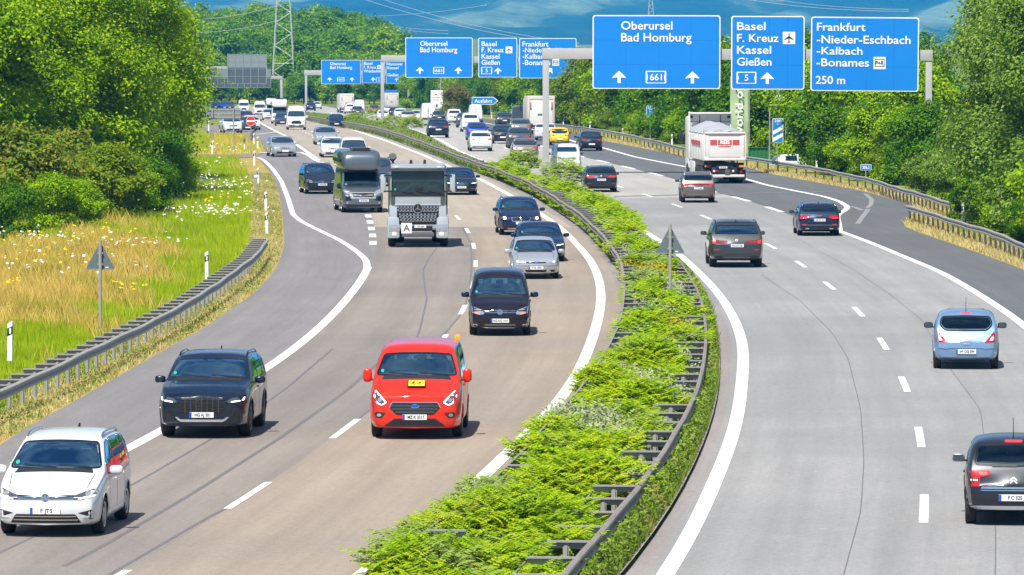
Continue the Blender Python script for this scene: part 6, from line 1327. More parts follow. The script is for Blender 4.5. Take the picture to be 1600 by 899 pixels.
part(root, 'brace', lambda b: [b.box((X(350), .07, Z(q)), (X(375)-X(325), .04, .07), M['zinc_dull']) for q in (172, 178.5, 184)], False)
for q in (332, 365): part(root, 'post', lambda b: post_mb(b, X(q), Z(169), .06))
p = ground_at(401, 303); root = thing('marker_board', 'little grey board with a white centre on a short post', 'traffic sign', p); s = FPX/p.y
part(root, 'post', lambda b: post_mb(b, 0, 33/s, .03)); part(root, 'board', lambda b: b.box((0, -.04, 28/s), (14/s, .03, 6.5/s), M['sign_back2'], bev=.01), False); part(root, 'face', lambda b: b.box((0, -.058, 27.5/s), (8/s, .008, 4/s), M['white']), False)
for (px, py, lb) in ((322, 176, 'small white pole beside the trees left of the arrow board'), (639, 222, 'thin grey pole standing in the median shrubs')): pass
p = ground_at(669, 211); root = thing('pole', 'thin grey pole on the median beside the navy SUV', 'pole', p); part(root, 'post', lambda b: post_mb(b, 0, 41*p.y/FPX, .05))
M['seam_blue'] = mat('sign panel seam', (.0, .135, .53), .6)
# letter-fitting panels
def fit_text(par, s, x0, x1, zb, zt, mt, y=-.03, nm='lettering'):
    """letters whose capitals stand from zb to zt and which span x0..x1"""
    me = text_mesh(s, 1., mt, .008, .012, 'LEFT').copy(); n = len(me.vertices); c = np.empty(n*3, np.float32); me.vertices.foreach_get('co', c); c = c.reshape(-1, 3)
    ref = text_mesh('H', 1., mt, .008, .012, 'LEFT'); rz = [v.co.z for v in ref.vertices]; z0, z1 = min(rz), max(rz)
    c[:, 0] = x0+(c[:, 0]-c[:, 0].min())/(c[:, 0].max()-c[:, 0].min())*(x1-x0); c[:, 2] = zb+(c[:, 2]-z0)/(z1-z0)*(zt-zb)
    me.vertices.foreach_set('co', c.ravel()); me.update(); o = obj(nm, me, par); o.location = (0, y, 0); return o
def blue_panel(name, label, box, y, items, cat='motorway sign', group=None, border=.07, z_round=.18, tilt=0.):
    """a blue board seen at the photo rectangle box=(x0,y0,x1,y1) at depth y; items give lettering, arrows and shields in photo pixels"""
    x0, y0, x1, y1 = box; cx, cz = (x0+x1)/2, (y0+y1)/2; c = at(cx, cz, y); s = FPX/y
    root = thing(name, label, cat, c, group=group); root.rotation_euler = (0, tilt, 0)
    X = lambda q: (q-cx)/s; Z = lambda q: (cz-q)/s
    W, H = X(x1)-X(x0), Z(y0)-Z(y1)
    part(root, 'board', lambda b: b.prism(rpoly(rect(-W/2, -H/2, W/2, H/2), z_round), .10, M['white']), False)
    part(root, 'face', lambda b: b.prism(rpoly(rect(-W/2+border, -H/2+border, W/2-border, H/2-border), z_round*.8), .02, M['blue'], Matrix.Translation((0, -.015, 0))), False)
    part(root, 'bracket', lambda b: [b.box((q*W, .16, 0), (.10, .12, H*.9), M['gantry']) for q in (-.3, .3)], False)
    if W > 3: part(root, 'panel_seam', lambda b: [b.box((q*W, -.0165, 0), (.022, .004, H-2*border), M['seam_blue']) for q in (-.24, .02, .27)]+[b.box((0, -.0165, q*H), (W-2*border, .004, .022), M['seam_blue']) for q in (-.17, .16)], False)
    for it in items:
        if it[0] == 't': fit_text(root, it[1], X(it[2]), X(it[3]), Z(it[5]), Z(it[4]), M['white'])
        elif it[0] == 'a':
            a, t, bt = X(it[1]), Z(it[2]), Z(it[3]); h = t-bt; hw = h*.55
            poly = [(a, t), (a+hw, t-h*.52), (a+hw, t-h*.60), (a+h*.13, t-h*.53), (a+h*.13, bt), (a-h*.13, bt), (a-h*.13, t-h*.53), (a-hw, t-h*.60), (a-hw, t-h*.52)]
            if len(it) > 4: ca, sa = math.cos(it[4]), math.sin(it[4]); zc_ = (t+bt)/2; poly = [(a+(u-a)*ca+(v-zc_)*sa, zc_-(u-a)*sa+(v-zc_)*ca) for u, v in poly]
            part(root, 'arrow', lambda b: b.prism(poly, .012, M['white'], Matrix.Translation((0, -.03, 0))), False)
        elif it[0] == 's':
            a0, t, a1, bt = X(it[2]), Z(it[3]), X(it[4]), Z(it[5]); w_, h_ = a1-a0, t-bt; k = .12*h_
            sh = part(root, 'route_shield', lambda b: [b.prism(rpoly(rect(a0, bt, a1, t), .08*h_), .01, M['white'], Matrix.Translation((0, -.027, 0))), b.prism([(a0+.06*w_, bt+k), (a0+.11*w_, bt+.5*h_), (a0+.06*w_, t-k), (a0+.12*w_, t-k*.6), (a1-.12*w_, t-k*.6), (a1-.06*w_, t-k), (a1-.11*w_, bt+.5*h_), (a1-.06*w_, bt+k), (a1-.12*w_, bt+k*.6), (a0+.12*w_, bt+k*.6)], .01, M['blue'], Matrix.Translation((0, -.034, 0)))], False)
            n = len(it[1]); tw = .19*h_*n*1.35; fit_text(sh, it[1], (a0+a1)/2-tw/1.6, (a0+a1)/2+tw/1.6, bt+.24*h_, t-.24*h_, M['white'], -.046)
        elif it[0] == 'p':
            a0, t, a1, bt = X(it[1]), Z(it[2]), X(it[3]), Z(it[4]); w_ = a1-a0; mx_, mz = (a0+a1)/2, (t+bt)/2
            bx = part(root, 'symbol_plate', lambda b: b.prism(rect(a0, bt, a1, t), .01, M['white'], Matrix.Translation((0, -.027, 0))), False)
            q = w_*.42
            part(bx, 'aircraft_symbol', lambda b: b.prism([(mx_+u*q, mz+v*q) for u, v in ((0, 1), (.09, .85), (.1, .35), (.9, -.28), (.9, -.42), (.1, -.08), (.07, -.65), (.3, -.85), (.3, -.95), (0, -.88), (-.3, -.95), (-.3, -.85), (-.07, -.65), (-.1, -.08), (-.9, -.42), (-.9, -.28), (-.1, .35), (-.09, .85))], .008, M['black'], Matrix.Translation((0, -.034, 0))), False)
        elif it[0] == 'r':
            a0, t, a1, bt = X(it[1]), Z(it[2]), X(it[3]), Z(it[4]); w_, h_ = a1-a0, t-bt
            bx = part(root, 'symbol_plate', lambda b: b.prism(rect(a0, bt, a1, t), .01, M['white'], Matrix.Translation((0, -.027, 0))), False)
            part(bx, 'frame_symbol', lambda b: [b.box(((a0+a1)/2, -.032, bt+h_*v), (w_*.8, .008, h_*.05), M['black']) for v in (.22, .80)]+[b.box((a0+w_*u, -.032, bt+h_*.5), (w_*.04, .008, h_*.5), M['black']) for u in (.12, .88)], False)
            fit_text(bx, 'P+R', a0+.16*w_, a1-.16*w_, bt+.33*h_, bt+.68*h_, M['black'], -.04)
    return root
def gantry(name, label, y, beam, posts, th=.55):
    """portal: beam=(x0,x1,ytop,ybottom) and posts=(x,ytop,halfwidth px) at depth y"""
    c = at(beam[0], beam[2], y); g0 = zg(y); root = thing('sign_gantry', label, 'gantry', (c.x, y+.55, g0)); s = FPX/y
    a, b_ = at(beam[0], beam[2], y), at(beam[1], beam[3] if len(beam) < 5 else beam[4], y)
    zt, zb = a.z-g0, at(beam[0], beam[3], y).z-g0; L = at(beam[1], beam[2], y).x-c.x; dz = -(beam[4]-beam[2])/s if len(beam) > 4 else 0
    part(root, 'beam', lambda b: b.box((L/2, 0, (zt+zb)/2+dz/2), (abs(L), th, zt-zb), M['gantry'], ry=math.atan2(-dz, L), bev=.03))
    for (px, hw) in posts:
        x = at(px, 100, y).x-c.x; w_ = 2*hw/s
        p_ = part(root, 'post', lambda b: b.box((x, 0, zb/2-.1), (w_, th*.8, zb+.2), M['gantry'], bev=.02)); part(p_, 'foot', lambda b: b.prism([(x-w_*1.5, -.1), (x+w_*1.5, -.1), (x+w_*.5, .9), (x-w_*.5, .9)], th*.9, M['gantry'], Matrix.Translation((0, -th*.45, 0))), False)
    return root
YA, YB, YC = 345., 655., 1120.
gantry('g', 'nearest portal gantry spanning the right carriageway, foot in the median', YA, (847, 1458, 75.5, 92.5, 78.5), ((853, 5), (1452, 5)))
g_ = None
blue_panel('motorway_sign', 'largest blue sign reading Oberursel Bad Homburg with two arrows on the near gantry', (926, 24, 1125.5, 139), YA, [('t', 'Oberursel', 970.5, 1050.5, 33.7, 46.7), ('t', 'Bad Homburg', 970.5, 1080.5, 52, 65.2), ('a', 967.5, 111, 130), ('a', 1082, 111.5, 130.5), ('s', '661', 1009, 111, 1041, 130.5)], tilt=.002)
blue_panel('motorway_sign', 'blue sign reading Basel Kassel Giessen with an aircraft symbol on the near gantry', (1142.5, 25.3, 1257, 140), YA, [('t', 'Basel', 1151.5, 1196, 35, 47.5), ('t', 'F. Kreuz', 1151.5, 1216.5, 53.5, 66), ('t', 'Kassel', 1151.5, 1205, 72, 84.5), ('t', 'Gießen', 1151.5, 1205.5, 90.5, 103), ('p', 1223, 50, 1242.3, 69), ('s', '5', 1151, 112.5, 1182, 131), ('a', 1199, 113, 131.5)], tilt=.002)
blue_panel('motorway_sign', 'blue sign reading Frankfurt and 250 m on the near gantry', (1267, 27, 1435.5, 142.7), YA, [('t', 'Frankfurt', 1276, 1352, 36.5, 49), ('t', '-Nieder-Eschbach', 1276, 1422.5, 56, 68.6), ('t', '-Kalbach', 1276, 1347.5, 74, 86), ('t', '-Bonames', 1276, 1358, 92, 104.5), ('r', 1365, 89, 1384, 108), ('t', '250 m', 1275, 1321, 119.5, 132)], tilt=.009)
gantry('g', 'middle portal gantry over the right carriageway behind the nearest one', YB, (595, 919, 86.5, 96.5, 91), ((597.3, 2.6), (914.5, 2.8)))
blue_panel('motorway_sign', 'smaller blue sign reading Oberursel Bad Homburg on the middle gantry', (633.5, 59, 738.5, 121.5), YB, [('t', 'Oberursel', 656.5, 699, 64.5, 72), ('t', 'Bad Homburg', 656.5, 714.5, 74, 82), ('a', 656, 105, 115.5), ('a', 716, 105, 115.5), ('s', '661', 677, 105, 694, 115.5)])
blue_panel('motorway_sign', 'blue sign reading Basel Kassel Giessen on the middle gantry', (747.5, 59.5, 808, 121), YB, [('t', 'Basel', 752.5, 776, 65, 72.5), ('t', 'F. Kreuz', 752.5, 787, 74.5, 82), ('t', 'Kassel', 752.5, 780.5, 84.5, 92), ('t', 'Gießen', 752.5, 781, 94, 101.5), ('p', 790, 73, 800.5, 83.5), ('s', '5', 752, 105, 769, 116), ('a', 778, 106, 116)])
blue_panel('motorway_sign', 'blue sign reading Frankfurt on the middle gantry, crossed by the near gantry post', (811.5, 60, 900.5, 122.5), YB, [('t', 'Frankfurt', 816.5, 857, 65, 73), ('t', '-Nieder-Eschbach', 816.5, 893.5, 75, 82.3), ('t', '-Kalbach', 816.5, 854.5, 84.5, 92), ('t', '-Bonames', 816.5, 860, 94, 102), ('r', 863, 92.5, 873.5, 103), ('a', 859, 105, 116, .75)])
gantry('g', 'furthest portal gantry with small blue signs on the bend', YC, (475, 640, 110, 117.5, 111), ((478, 1.8), (638, 1.6)))
blue_panel('motorway_sign', 'smallest blue sign reading Oberursel Bad Homburg on the furthest gantry', (502, 94, 563.5, 131.5), YC, [('t', 'Oberursel', 516, 540, 97.5, 102), ('t', 'Bad Homburg', 516, 550, 103.3, 108), ('a', 515, 121, 127.3), ('a', 550, 121, 127.3), ('s', '661', 527, 121, 538, 127.5)])
blue_panel('motorway_sign', 'small blue sign reading Basel Wiesbaden on the furthest gantry', (565.5, 94, 601, 130), YC, [('t', 'Basel', 568.5, 582, 97, 101.5), ('t', 'F. Kreuz', 568.5, 588, 103, 107.5), ('t', 'Wiesbaden', 568.5, 595, 109, 113.5), ('p', 589.5, 102, 595.5, 108), ('a', 583, 121, 127.3), ('s', '5', 587.5, 121.5, 596.5, 127.5)])
blue_panel('motorway_sign', 'small blue sign reading Hannover Kassel Giessen on the furthest gantry', (603, 95, 637.5, 130.5), YC, [('t', 'Hannover', 605.5, 629.5, 98, 102.5), ('t', 'Kassel', 605.5, 622.5, 104, 108.5), ('t', 'Gießen', 605.5, 622.5, 115, 119.5), ('a', 620, 121.5, 127.5), ('s', '5', 625, 121.5, 635.5, 127.8)])
# sign backs over the oncoming lanes
def sign_back(label, y, box, cols, rows):
    x0, y0, x1, y1 = box; c = at((x0+x1)/2, (y0+y1)/2, y); s = FPX/y; W, H = (x1-x0)/s, (y1-y0)/s
    root = thing('motorway_sign', label, 'motorway sign', c)
    part(root, 'board', lambda b: b.box((0, .1, 0), (W, .12, H), M['sign_back'], bev=.02), False); part(root, 'stiffener', lambda b: [b.box((-W/2+W*i/cols, -.02, 0), (.13, .12, H), M['sign_back2']) for i in range(cols+1)]+[b.box((0, .02, -H/2+H*j/rows), (W, .06, .10), M['sign_back2']) for j in range(rows+1)], False)
    part(root, 'upper_panel', lambda b: b.box((0, .03, H*.27), (W*.98, .04, H*.44), M['sign_back2']), False); return root
sign_back('nearer grey sign back above the oncoming lanes', 985, (355.5, 85.5, 416, 131), 5, 4)
sign_back('further wide grey sign back behind the nearer one', 1150, (330, 108.5, 423, 137), 9, 2)
gantry('g', 'nearer gantry arm above the oncoming lanes carrying a grey sign back', 986.5, (288, 417, 104, 108.5), ((290, 2.),))
gantry('g', 'further gantry above the oncoming lanes with a slim post by the motorhomes', 1152, (288, 441.5, 119, 124), ((439.5, 1.8), (290, 1.8)))
# countdown beacons, kilometre plate, exit arrow, others beside the right carriageway
def beacon(label, px, base_py, box, bars, txt):
    p = ground_at(px, base_py); s = FPX/p.y; x0, y0, x1, y1 = box; X = lambda q: (q-px)/s; Z = lambda q: (base_py-q)/s
    root = thing('countdown_marker', label, 'traffic sign', p); part(root, 'post', lambda b: post_mb(b, 0, Z(y0)-.1, .045, y=.06))
    part(root, 'board', lambda b: b.prism(rpoly(rect(X(x0), Z(y1), X(x1), Z(y0)), .08), .03, M['white']), False); part(root, 'face', lambda b: b.prism(rpoly(rect(X(x0+.7), Z(y1-.7), X(x1-.7), Z(y0+.7)), .06), .012, M['blue'], Matrix.Translation((0, -.009, 0))), False)
    for t0, t1 in bars: part(root, 'white_stripe', lambda b: b.prism([(X(x0+1), Z(t0+(x1-x0)*.5)), (X(x1-1), Z(t0)), (X(x1-1), Z(t1)), (X(x0+1), Z(t1+(x1-x0)*.5))], .008, M['white'], Matrix.Translation((0, -.016, 0))), False)
    fit_text(root, txt, X(x0+3), X(x1-3), Z(y0+6.2), Z(y0+2), M['white'], -.02); fit_text(root, 'm', X((x0+x1)/2-1.4), X((x0+x1)/2+1.4), Z(y0+10.), Z(y0+7.8), M['white'], -.02)
beacon('blue 100 m countdown marker with a single white stripe', 1016, 219, (1009.5, 165.5, 1022.8, 194.8), ((177.5, 183),), '100')
beacon('blue 200 m countdown marker with two white stripes before the green fence', 1214.5, 259, (1206.8, 185.2, 1223.7, 222.8), ((196.5, 202.5), (207.5, 213.5)), '200')
p = ground_at(1353, 289); root = thing('kilometre_plate', 'small blue kilometre plate behind the right guardrail', 'traffic sign', p); s = FPX/p.y
part(root, 'post', lambda b: post_mb(b, 0, 26/s, .03, y=.05)); part(root, 'board', lambda b: b.prism(rpoly(rect(-8.6/s, 22.5/s, 8.6/s, 32/s), .04), .02, M['white']), False); part(root, 'face', lambda b: b.prism(rpoly(rect(-8/s, 23/s, 8/s, 31.4/s), .03), .01, M['blue'], Matrix.Translation((0, -.006, 0))), False); fit_text(root, '306,2', -5.6/s, 5.6/s, 24.8/s, 29.6/s, M['white'], -.012)
p = ground_at(767, 186); root = thing('exit_sign', 'blue arrow shaped sign reading Ausfahrt', 'traffic sign', p); s = FPX/p.y; X = lambda q: (q-767)/s; Z = lambda q: (186-q)/s
part(root, 'post', lambda b: post_mb(b, 0, Z(156), .06, y=.1)); part(root, 'board', lambda b: b.prism([(X(737), Z(151.8)), (X(771), Z(151.8)), (X(778.5), Z(157.7)), (X(771), Z(163.8)), (X(737), Z(163.8))][::-1], .05, M['white']), False); part(root, 'face', lambda b: b.prism([(X(738), Z(152.7)), (X(770.5), Z(152.7)), (X(777), Z(157.7)), (X(770.5), Z(162.9)), (X(738), Z(162.9))][::-1], .02, M['blue'], Matrix.Translation((0, -.015, 0))), False); fit_text(root, 'Ausfahrt', X(741.5), X(769), Z(161), Z(155), M['white'], -.03)
p = ground_at(786.5, 181); root = thing('round_sign', 'round grey sign back on a post right of the exit arrow', 'traffic sign', p); s = FPX/p.y
part(root, 'post', lambda b: post_mb(b, 0, 22/s, .06)); part(root, 'disc', lambda b: disc(b, 3.3/s, M['sign_back2'], -.05, -.02, 21/s), False)
def hoarding(label, px, base, box, bars):
    p = ground_at(px, base); s = FPX/p.y; X = lambda q: (q-px)/s; Z = lambda q: (base-q)/s; x0, y0, x1, y1 = box; root = thing('billboard', label, 'billboard', p)
    part(root, 'panel', lambda b: b.box(((X(x0)+X(x1))/2, 0, (Z(y0)+Z(y1))/2), (X(x1)-X(x0), .3, Z(y0)-Z(y1)), M['white'], bev=.05), False)
    for q in (x0+2, x1-2): part(root, 'post', lambda b: b.box((X(q), .2, Z(y1)/2), (.2, .2, Z(y1)), M['zinc_dull']), False)
    for (a, b_, c, d, mt) in bars: part(root, 'print', lambda b: b.box(((X(a)+X(c))/2, -.155, (Z(b_)+Z(d))/2), (X(c)-X(a), .01, Z(b_)-Z(d)), mt), False)
hoarding('taller white billboard with a small red mark behind the white vans', 682, 180, (673, 141.5, 692, 170), [(679, 147, 683, 149, M['red']), (676, 152, 688, 153, M['sign_back2']), (676, 156, 686, 157, M['sign_back2']), (681, 163, 684, 168, M['sign_back'])])
hoarding('smaller white billboard with grey print beside the olive tree', 706, 179, (700, 148, 713.5, 169), [(704, 150, 707, 152, M['red']), (702, 154.5, 706, 156, M['sign_back']), (708, 154.5, 711, 156, M['sign_back']), (702, 158, 705, 162, M['sign_back']), (706.5, 160, 711, 161, M['sign_back2'])])
p = ground_at(688, 179); root = thing('lamp_mast', 'slim grey mast rising behind the taller billboard', 'mast', p+Vector((0, 6, 0))); part(root, 'post', lambda b: post_mb(b, 0, 68*p.y/FPX, .14))
# green fence, flags, street lamp and a parked car behind the right guardrail
p0, p1 = ground_at(1172, 252), ground_at(1262, 262); M['fence'] = mat('green sheet fence', (.03, .17, .065), .45, .2, var=.15, scale=2.)
fy = 385.; root = thing('fence', 'green corrugated metal fence behind the guardrail', 'fence', (at(1170, 230, fy).x, fy, -.72)); Lf = at(1262, 230, fy).x-at(1170, 230, fy).x
def corr(b):
    n = int(Lf/.14); vs = []
    for i in range(n+1): o = (.05 if i % 2 else 0); vs += [(i*.14, o, .1), (i*.14, o, 1.55)]
    b.add(vs, [(2*i, 2*i+2, 2*i+3, 2*i+1) for i in range(n)], M['fence']); b.box((Lf/2, -.02, 1.57), (Lf, .10, .06), M['fence'])
part(root, 'panel', corr, False)
for i in range(4): part(root, 'post', lambda b: b.box((i*Lf/3, -.06, .85), (.07, .07, 1.7), M['fence']), False)
part(root, 'white_post', lambda b: b.box((Lf*.93*.66, -.12, .9), (.07, .05, 1.8), M['delin']), False)
M['flag'] = mat('pale green banner cloth', (.36, .47, .26), .8, var=.10, scale=1.2); M['flag2'] = mat('whitish banner cloth', (.58, .66, .55), .8, var=.12, scale=2.)
def banner(label, px, y, box, mt, word=None, curved=False):
    x0, y0, x1, y1 = box; s = FPX/y; p = at(px, 200, y); root = thing('banner_flag', label, 'flag', (p.x, y, zg(y))); X = lambda q: at(q, 100, y).x-p.x; Z = lambda q: at(800, q, y).z-zg(y)
    part(root, 'pole', lambda b: b.tube([(0, 0, 0), (0, 0, Z(y0)+.2)], .05, M['zinc'], 8))
    def cloth(b):
        n, m = 8, 16; vs = []
        for i in range(n+1):
            for j in range(m+1):
                u, v = i/n, j/m; x = lerp(X(x0), X(x1), u); z = lerp(Z(y1), Z(y0), v)
                if curved: x = lerp(x, X(x0), .75*(1-v)**2*u)
                vs.append((x, .10*math.sin(7*u+3*v)+.05*math.sin(11*v), z))
        b.add(vs, [(i*(m+1)+j, (i+1)*(m+1)+j, (i+1)*(m+1)+j+1, i*(m+1)+j+1) for i in range(n) for j in range(m)], mt)
    part(root, 'cloth', cloth, True)
    if word:
        t = fit_text(root, word, 0, Z(y0)-Z(y1)-1.2, 0, .55, M['white'], 0); t.location = ((X(x0)+X(x1))/2+.25, -.22, Z(y1)+.5); t.rotation_euler = (0, -math.pi/2, 0)
banner('tall pale green banner with white upright lettering beside the tipper lorry', 1170.5, 395, (1141, 120, 1169, 240), M['flag'], 's-world of')
banner('whitish drop shaped banner under the Basel sign', 1228, 402, (1213, 138, 1228, 172), M['flag2'], None, True)
banner('small white banner half hidden in the trees below the Frankfurt sign', 1243, 405, (1243, 149, 1259, 185), M['flag2'], None, True)
p = at(1202.5, 255, 378); root = thing('street_lamp', 'slim street lamp with a flat head in front of the green fence', 'street lamp', (p.x, 378, 0)); part(root, 'pole', lambda b: b.tube([(0, 0, 0), (0, 0, 3.85)], [.06, .045], M['zinc_dull'], 8)); part(root, 'lamp_head', lambda b: b.box((.35, 0, 3.92), (.85, .3, .14), M['sign_back2'], bev=.04, ry=R(-8)))
pk = copy_tree(FAR['far_hatch']); pk.name = 'parked_car'; pk['label'] = 'parked white car peeping over the guardrail by the green fence'; pk['category'] = 'car'; repaint(pk, 'white'); pk.scale = (1, 1, 1); q = at(1248, 255, 372); pk.location = (q.x, 372, -.80); pk.rotation_euler = (0, 0, R(10))
# ------------------------------------------------------------------ foliage
def leaf_mat(name, cols, trans=.35, patch_col=None, sc=.5, rough=.55):
    m = bpy.data.materials.new(name); m.use_nodes = True; t, p = nodes_of(m); N = t.nodes.new; L = t.links.new
    p.inputs['Roughness'].default_value = rough; p.inputs['Specular IOR Level'].default_value = .05
    g = N('ShaderNodeNewGeometry'); r = N('ShaderNodeValToRGB'); e = r.color_ramp.elements
    for i, c in enumerate(cols):
        q = e[i] if i < 2 else e.new(.5); q.position = i/(len(cols)-1) if i < 2 and len(cols) == 2 else q.position
    for i, c in enumerate(cols): e[i].position = i/max(1, len(cols)-1)
    for i, c in enumerate(cols): e[i].color = tuple(c)+(1,)
    tc = N('ShaderNodeTexCoord'); n = N('ShaderNodeTexNoise'); n.inputs['Scale'].default_value = sc; n.inputs['Detail'].default_value = 3; L(tc.outputs['Object'], n.inputs['Vector'])
    a = N('ShaderNodeMath'); a.operation = 'MULTIPLY_ADD'; a.inputs[1].default_value = .62; L(g.outputs['Random Per Island'], a.inputs[0])
    mr = N('ShaderNodeMapRange'); mr.inputs[1].default_value = .3; mr.inputs[2].default_value = .7; mr.inputs[3].default_value = 0.; mr.inputs[4].default_value = .38; L(n.outputs['Fac'], mr.inputs[0]); L(mr.outputs[0], a.inputs[2]); L(a.outputs[0], r.inputs[0])
    col = r.outputs[0]
    if patch_col:
        n2 = N('ShaderNodeTexNoise'); n2.inputs['Scale'].default_value = .33; n2.inputs['Detail'].default_value = 3; L(tc.outputs['Object'], n2.inputs['Vector'])
        m2 = N('ShaderNodeMapRange'); m2.inputs[1].default_value = .56; m2.inputs[2].default_value = .66; m2.inputs[4].default_value = .8; L(n2.outputs['Fac'], m2.inputs[0])
        mx = N('ShaderNodeMix'); mx.data_type = 'RGBA'; L(m2.outputs[0], mx.inputs['Factor']); L(col, mx.inputs['A']); mx.inputs['B'].default_value = tuple(patch_col)+(1,); col = mx.outputs['Result']
    L(col, p.inputs['Base Color'])
    tr = N('ShaderNodeBsdfTranslucent'); L(col, tr.inputs[0]); ms = N('ShaderNodeMixShader'); ms.inputs[0].default_value = trans
    L(p.outputs[0], ms.inputs[1]); L(tr.outputs[0], ms.inputs[2]); L(ms.outputs[0], t.nodes['Material Output'].inputs[0]); return m
LEAF = {
 'fresh': leaf_mat('fresh green leaves', [(.07, .21, .002), (.27, .45, .003), (.50, .63, .008)]),
 'deep': leaf_mat('deep green leaves', [(.03, .12, .005), (.09, .23, .007), (.22, .37, .010)]),
 'yellowish': leaf_mat('yellow green leaves', [(.09, .17, .006), (.19, .28, .010), (.30, .36, .02)]),
 'silver': leaf_mat('silvery green leaves', [(.06, .16, .012), (.19, .32, .035), (.40, .50, .12)]),
 'olive': leaf_mat('olive leaves', [(.13, .15, .03), (.24, .24, .06), (.33, .30, .10)]),
 'rust': leaf_mat('rusty autumn leaves', [(.10, .22, .01), (.22, .30, .02), (.42, .22, .07)]),
 'wood': leaf_mat('far wood leaves', [(.045, .17, .004), (.14, .31, .004), (.30, .46, .008)]),
}
M['bark'] = mat('tree bark', (.09, .07, .05), .9, var=.35, scale=4, bump=.4)
def quads(C, Nn, size, asp, rng, droop=.0):
    """leaf-shaped faces at C facing roughly along Nn"""
    n = len(C); Nn = Nn/np.linalg.norm(Nn, axis=1, keepdims=True); a = rng.normal(size=(n, 3)); a[:, 2] -= droop
    u = np.cross(Nn, a); u /= np.linalg.norm(u, axis=1, keepdims=True)+1e-9; v = np.cross(Nn, u); sz = (size*rng.uniform(.6, 1.3, n))[:, None]
    V_ = np.stack([C-v*sz/2, C+u*sz*asp/2, C+v*sz/2, C-u*sz*asp/2], 1).reshape(-1, 3); F = np.arange(4*n).reshape(n, 4); return V_, F
def crown_mesh(name, lobes, nclump, per, csize, leaf, mt, rng, asp=.6, shell=(.60, 1.16)):
    """leaves gathered in small clumps spread through the outer part of several uneven lobes"""
    vol = np.array([l[3]*l[4]*l[5] for l in lobes])**.667; pr = vol/vol.sum(); pick = rng.choice(len(lobes), nclump, p=pr); Lb = np.array(lobes)[pick]
    d = rng.normal(size=(nclump, 3)); d /= np.linalg.norm(d, axis=1, keepdims=True); d[:, 2] = np.where(d[:, 2] < -.5, -d[:, 2]*.6, d[:, 2])
    r = rng.uniform(shell[0], shell[1], nclump)[:, None]; CC = Lb[:, :3]+d*r*Lb[:, 3:6]
    CC = np.repeat(CC, per, 0); D = np.repeat(d, per, 0); cs = np.repeat(csize*rng.uniform(.6, 1.4, nclump), per)[:, None]
    off = rng.normal(size=(len(CC), 3))*cs*.5; off[:, 2] *= .7; P = CC+off
    Nn = D*.65+rng.normal(size=P.shape)*.40+np.array([0, -.10, .55]); V_, F = quads(P, Nn, leaf, asp, rng, .4)
    return fast_mesh(name, V_, F, [mt])
def trunk_mesh(h, r, lobes, rng):
    b = MB(); b.tube([(0, 0, -.3), (r*.3, 0, h*.25), (-r*.3, r*.4, h*.5), (0, 0, h*.85)], [r*1.25, r, r*.75, r*.25], M['bark'], 8)
    for l in lobes[:7]:
        z = max(h*.2, l[2]*.6); b.tube([(0, 0, z), (l[0]*.5, l[1]*.5, (z+l[2])/2), (l[0]*.9, l[1]*.9, l[2])], [r*.5, r*.3, r*.1], M['bark'], 6)
    return b.mesh('trunk', True)
def lobes_for(h, w, rng, n=9, low=.22):
    L = [(0, 0, h*.62, w*.33, w*.33, h*.33)]
    for i in range(n):
        a = 2*math.pi*i/n+rng.uniform(-.4, .4); z = h*rng.uniform(low+.1, .80); k = w*.5*(1-abs(z/h-.48)*1.05)
        rr = w*rng.uniform(.17, .25); L.append((math.cos(a)*k*rng.uniform(.5, .78), math.sin(a)*k*rng.uniform(.5, .78), z, rr, rr, h*rng.uniform(.11, .17)))
    L.append((rng.uniform(-.08, .08)*w, 0, h*.87, w*.17, w*.17, h*.13)); return L
PROTO = {}
def tree_proto(key, h, w, mt, leaf, nclump, per, csize, seed, n=9, low=.22, tr=.16):
    rng = np.random.default_rng(seed); L = lobes_for(h, w, rng, n, low); PROTO[key] = (crown_mesh('crown', L, nclump, per, csize, leaf, LEAF[mt], rng), trunk_mesh(h*.9, tr, L, rng), h)
def tree(name, key, pos, label, cat='tree', scale=(1, 1, 1), rz=None, group=None, mt=None):
    cm, tm, h = PROTO[key]; o = thing(name, label, cat, pos, random.uniform(0, 6.28) if rz is None else rz, group); o.scale = scale
    c = obj('crown', cm, o); obj('trunk', tm, o)
    if mt: c.material_slots[0].link = 'OBJECT'; c.material_slots[0].material = LEAF[mt]
    return o
# near trees, both sides
tree_proto('big1', 13, 9.5, 'fresh', .185, 1900, 38, .75, 1, 13, .12, .22); tree_proto('big2', 13, 9, 'fresh', .185, 1800, 38, .7, 2, 13, .10, .2)
tree_proto('big3', 12, 8, 'silver', .175, 1800, 38, .6, 3, 13, .08, .2); tree_proto('bush1', 3.6, 4.2, 'yellowish', .17, 520, 26, .42, 4, 8, .05, .07); tree_proto('bush2', 3.2, 3.6, 'deep', .15, 480, 26, .4, 5, 8, .03, .06)
tree_proto('mid1', 8.6, 6.5, 'deep', .30, 850, 20, .8, 6, 14, -.07, .12); tree_proto('mid2', 8.2, 6, 'fresh', .30, 850, 20, .75, 7, 14, -.07, .12); tree_proto('mid3', 9, 5, 'yellowish', .30, 700, 20, .7, 8, 13, -.07, .1)
tree_proto('wood1', 15, 10, 'wood', .75, 420, 16, 1.7, 9, 9, .15, .25); tree_proto('wood2', 14, 9, 'wood', .75, 400, 16, 1.6, 10, 9, .12, .25); tree_proto('wood3', 16, 9, 'fresh', .75, 400, 16, 1.5, 11, 8, .15, .25)
def gpos(px, py, dz=0): p = ground_at(px, py); p.z += dz; return p
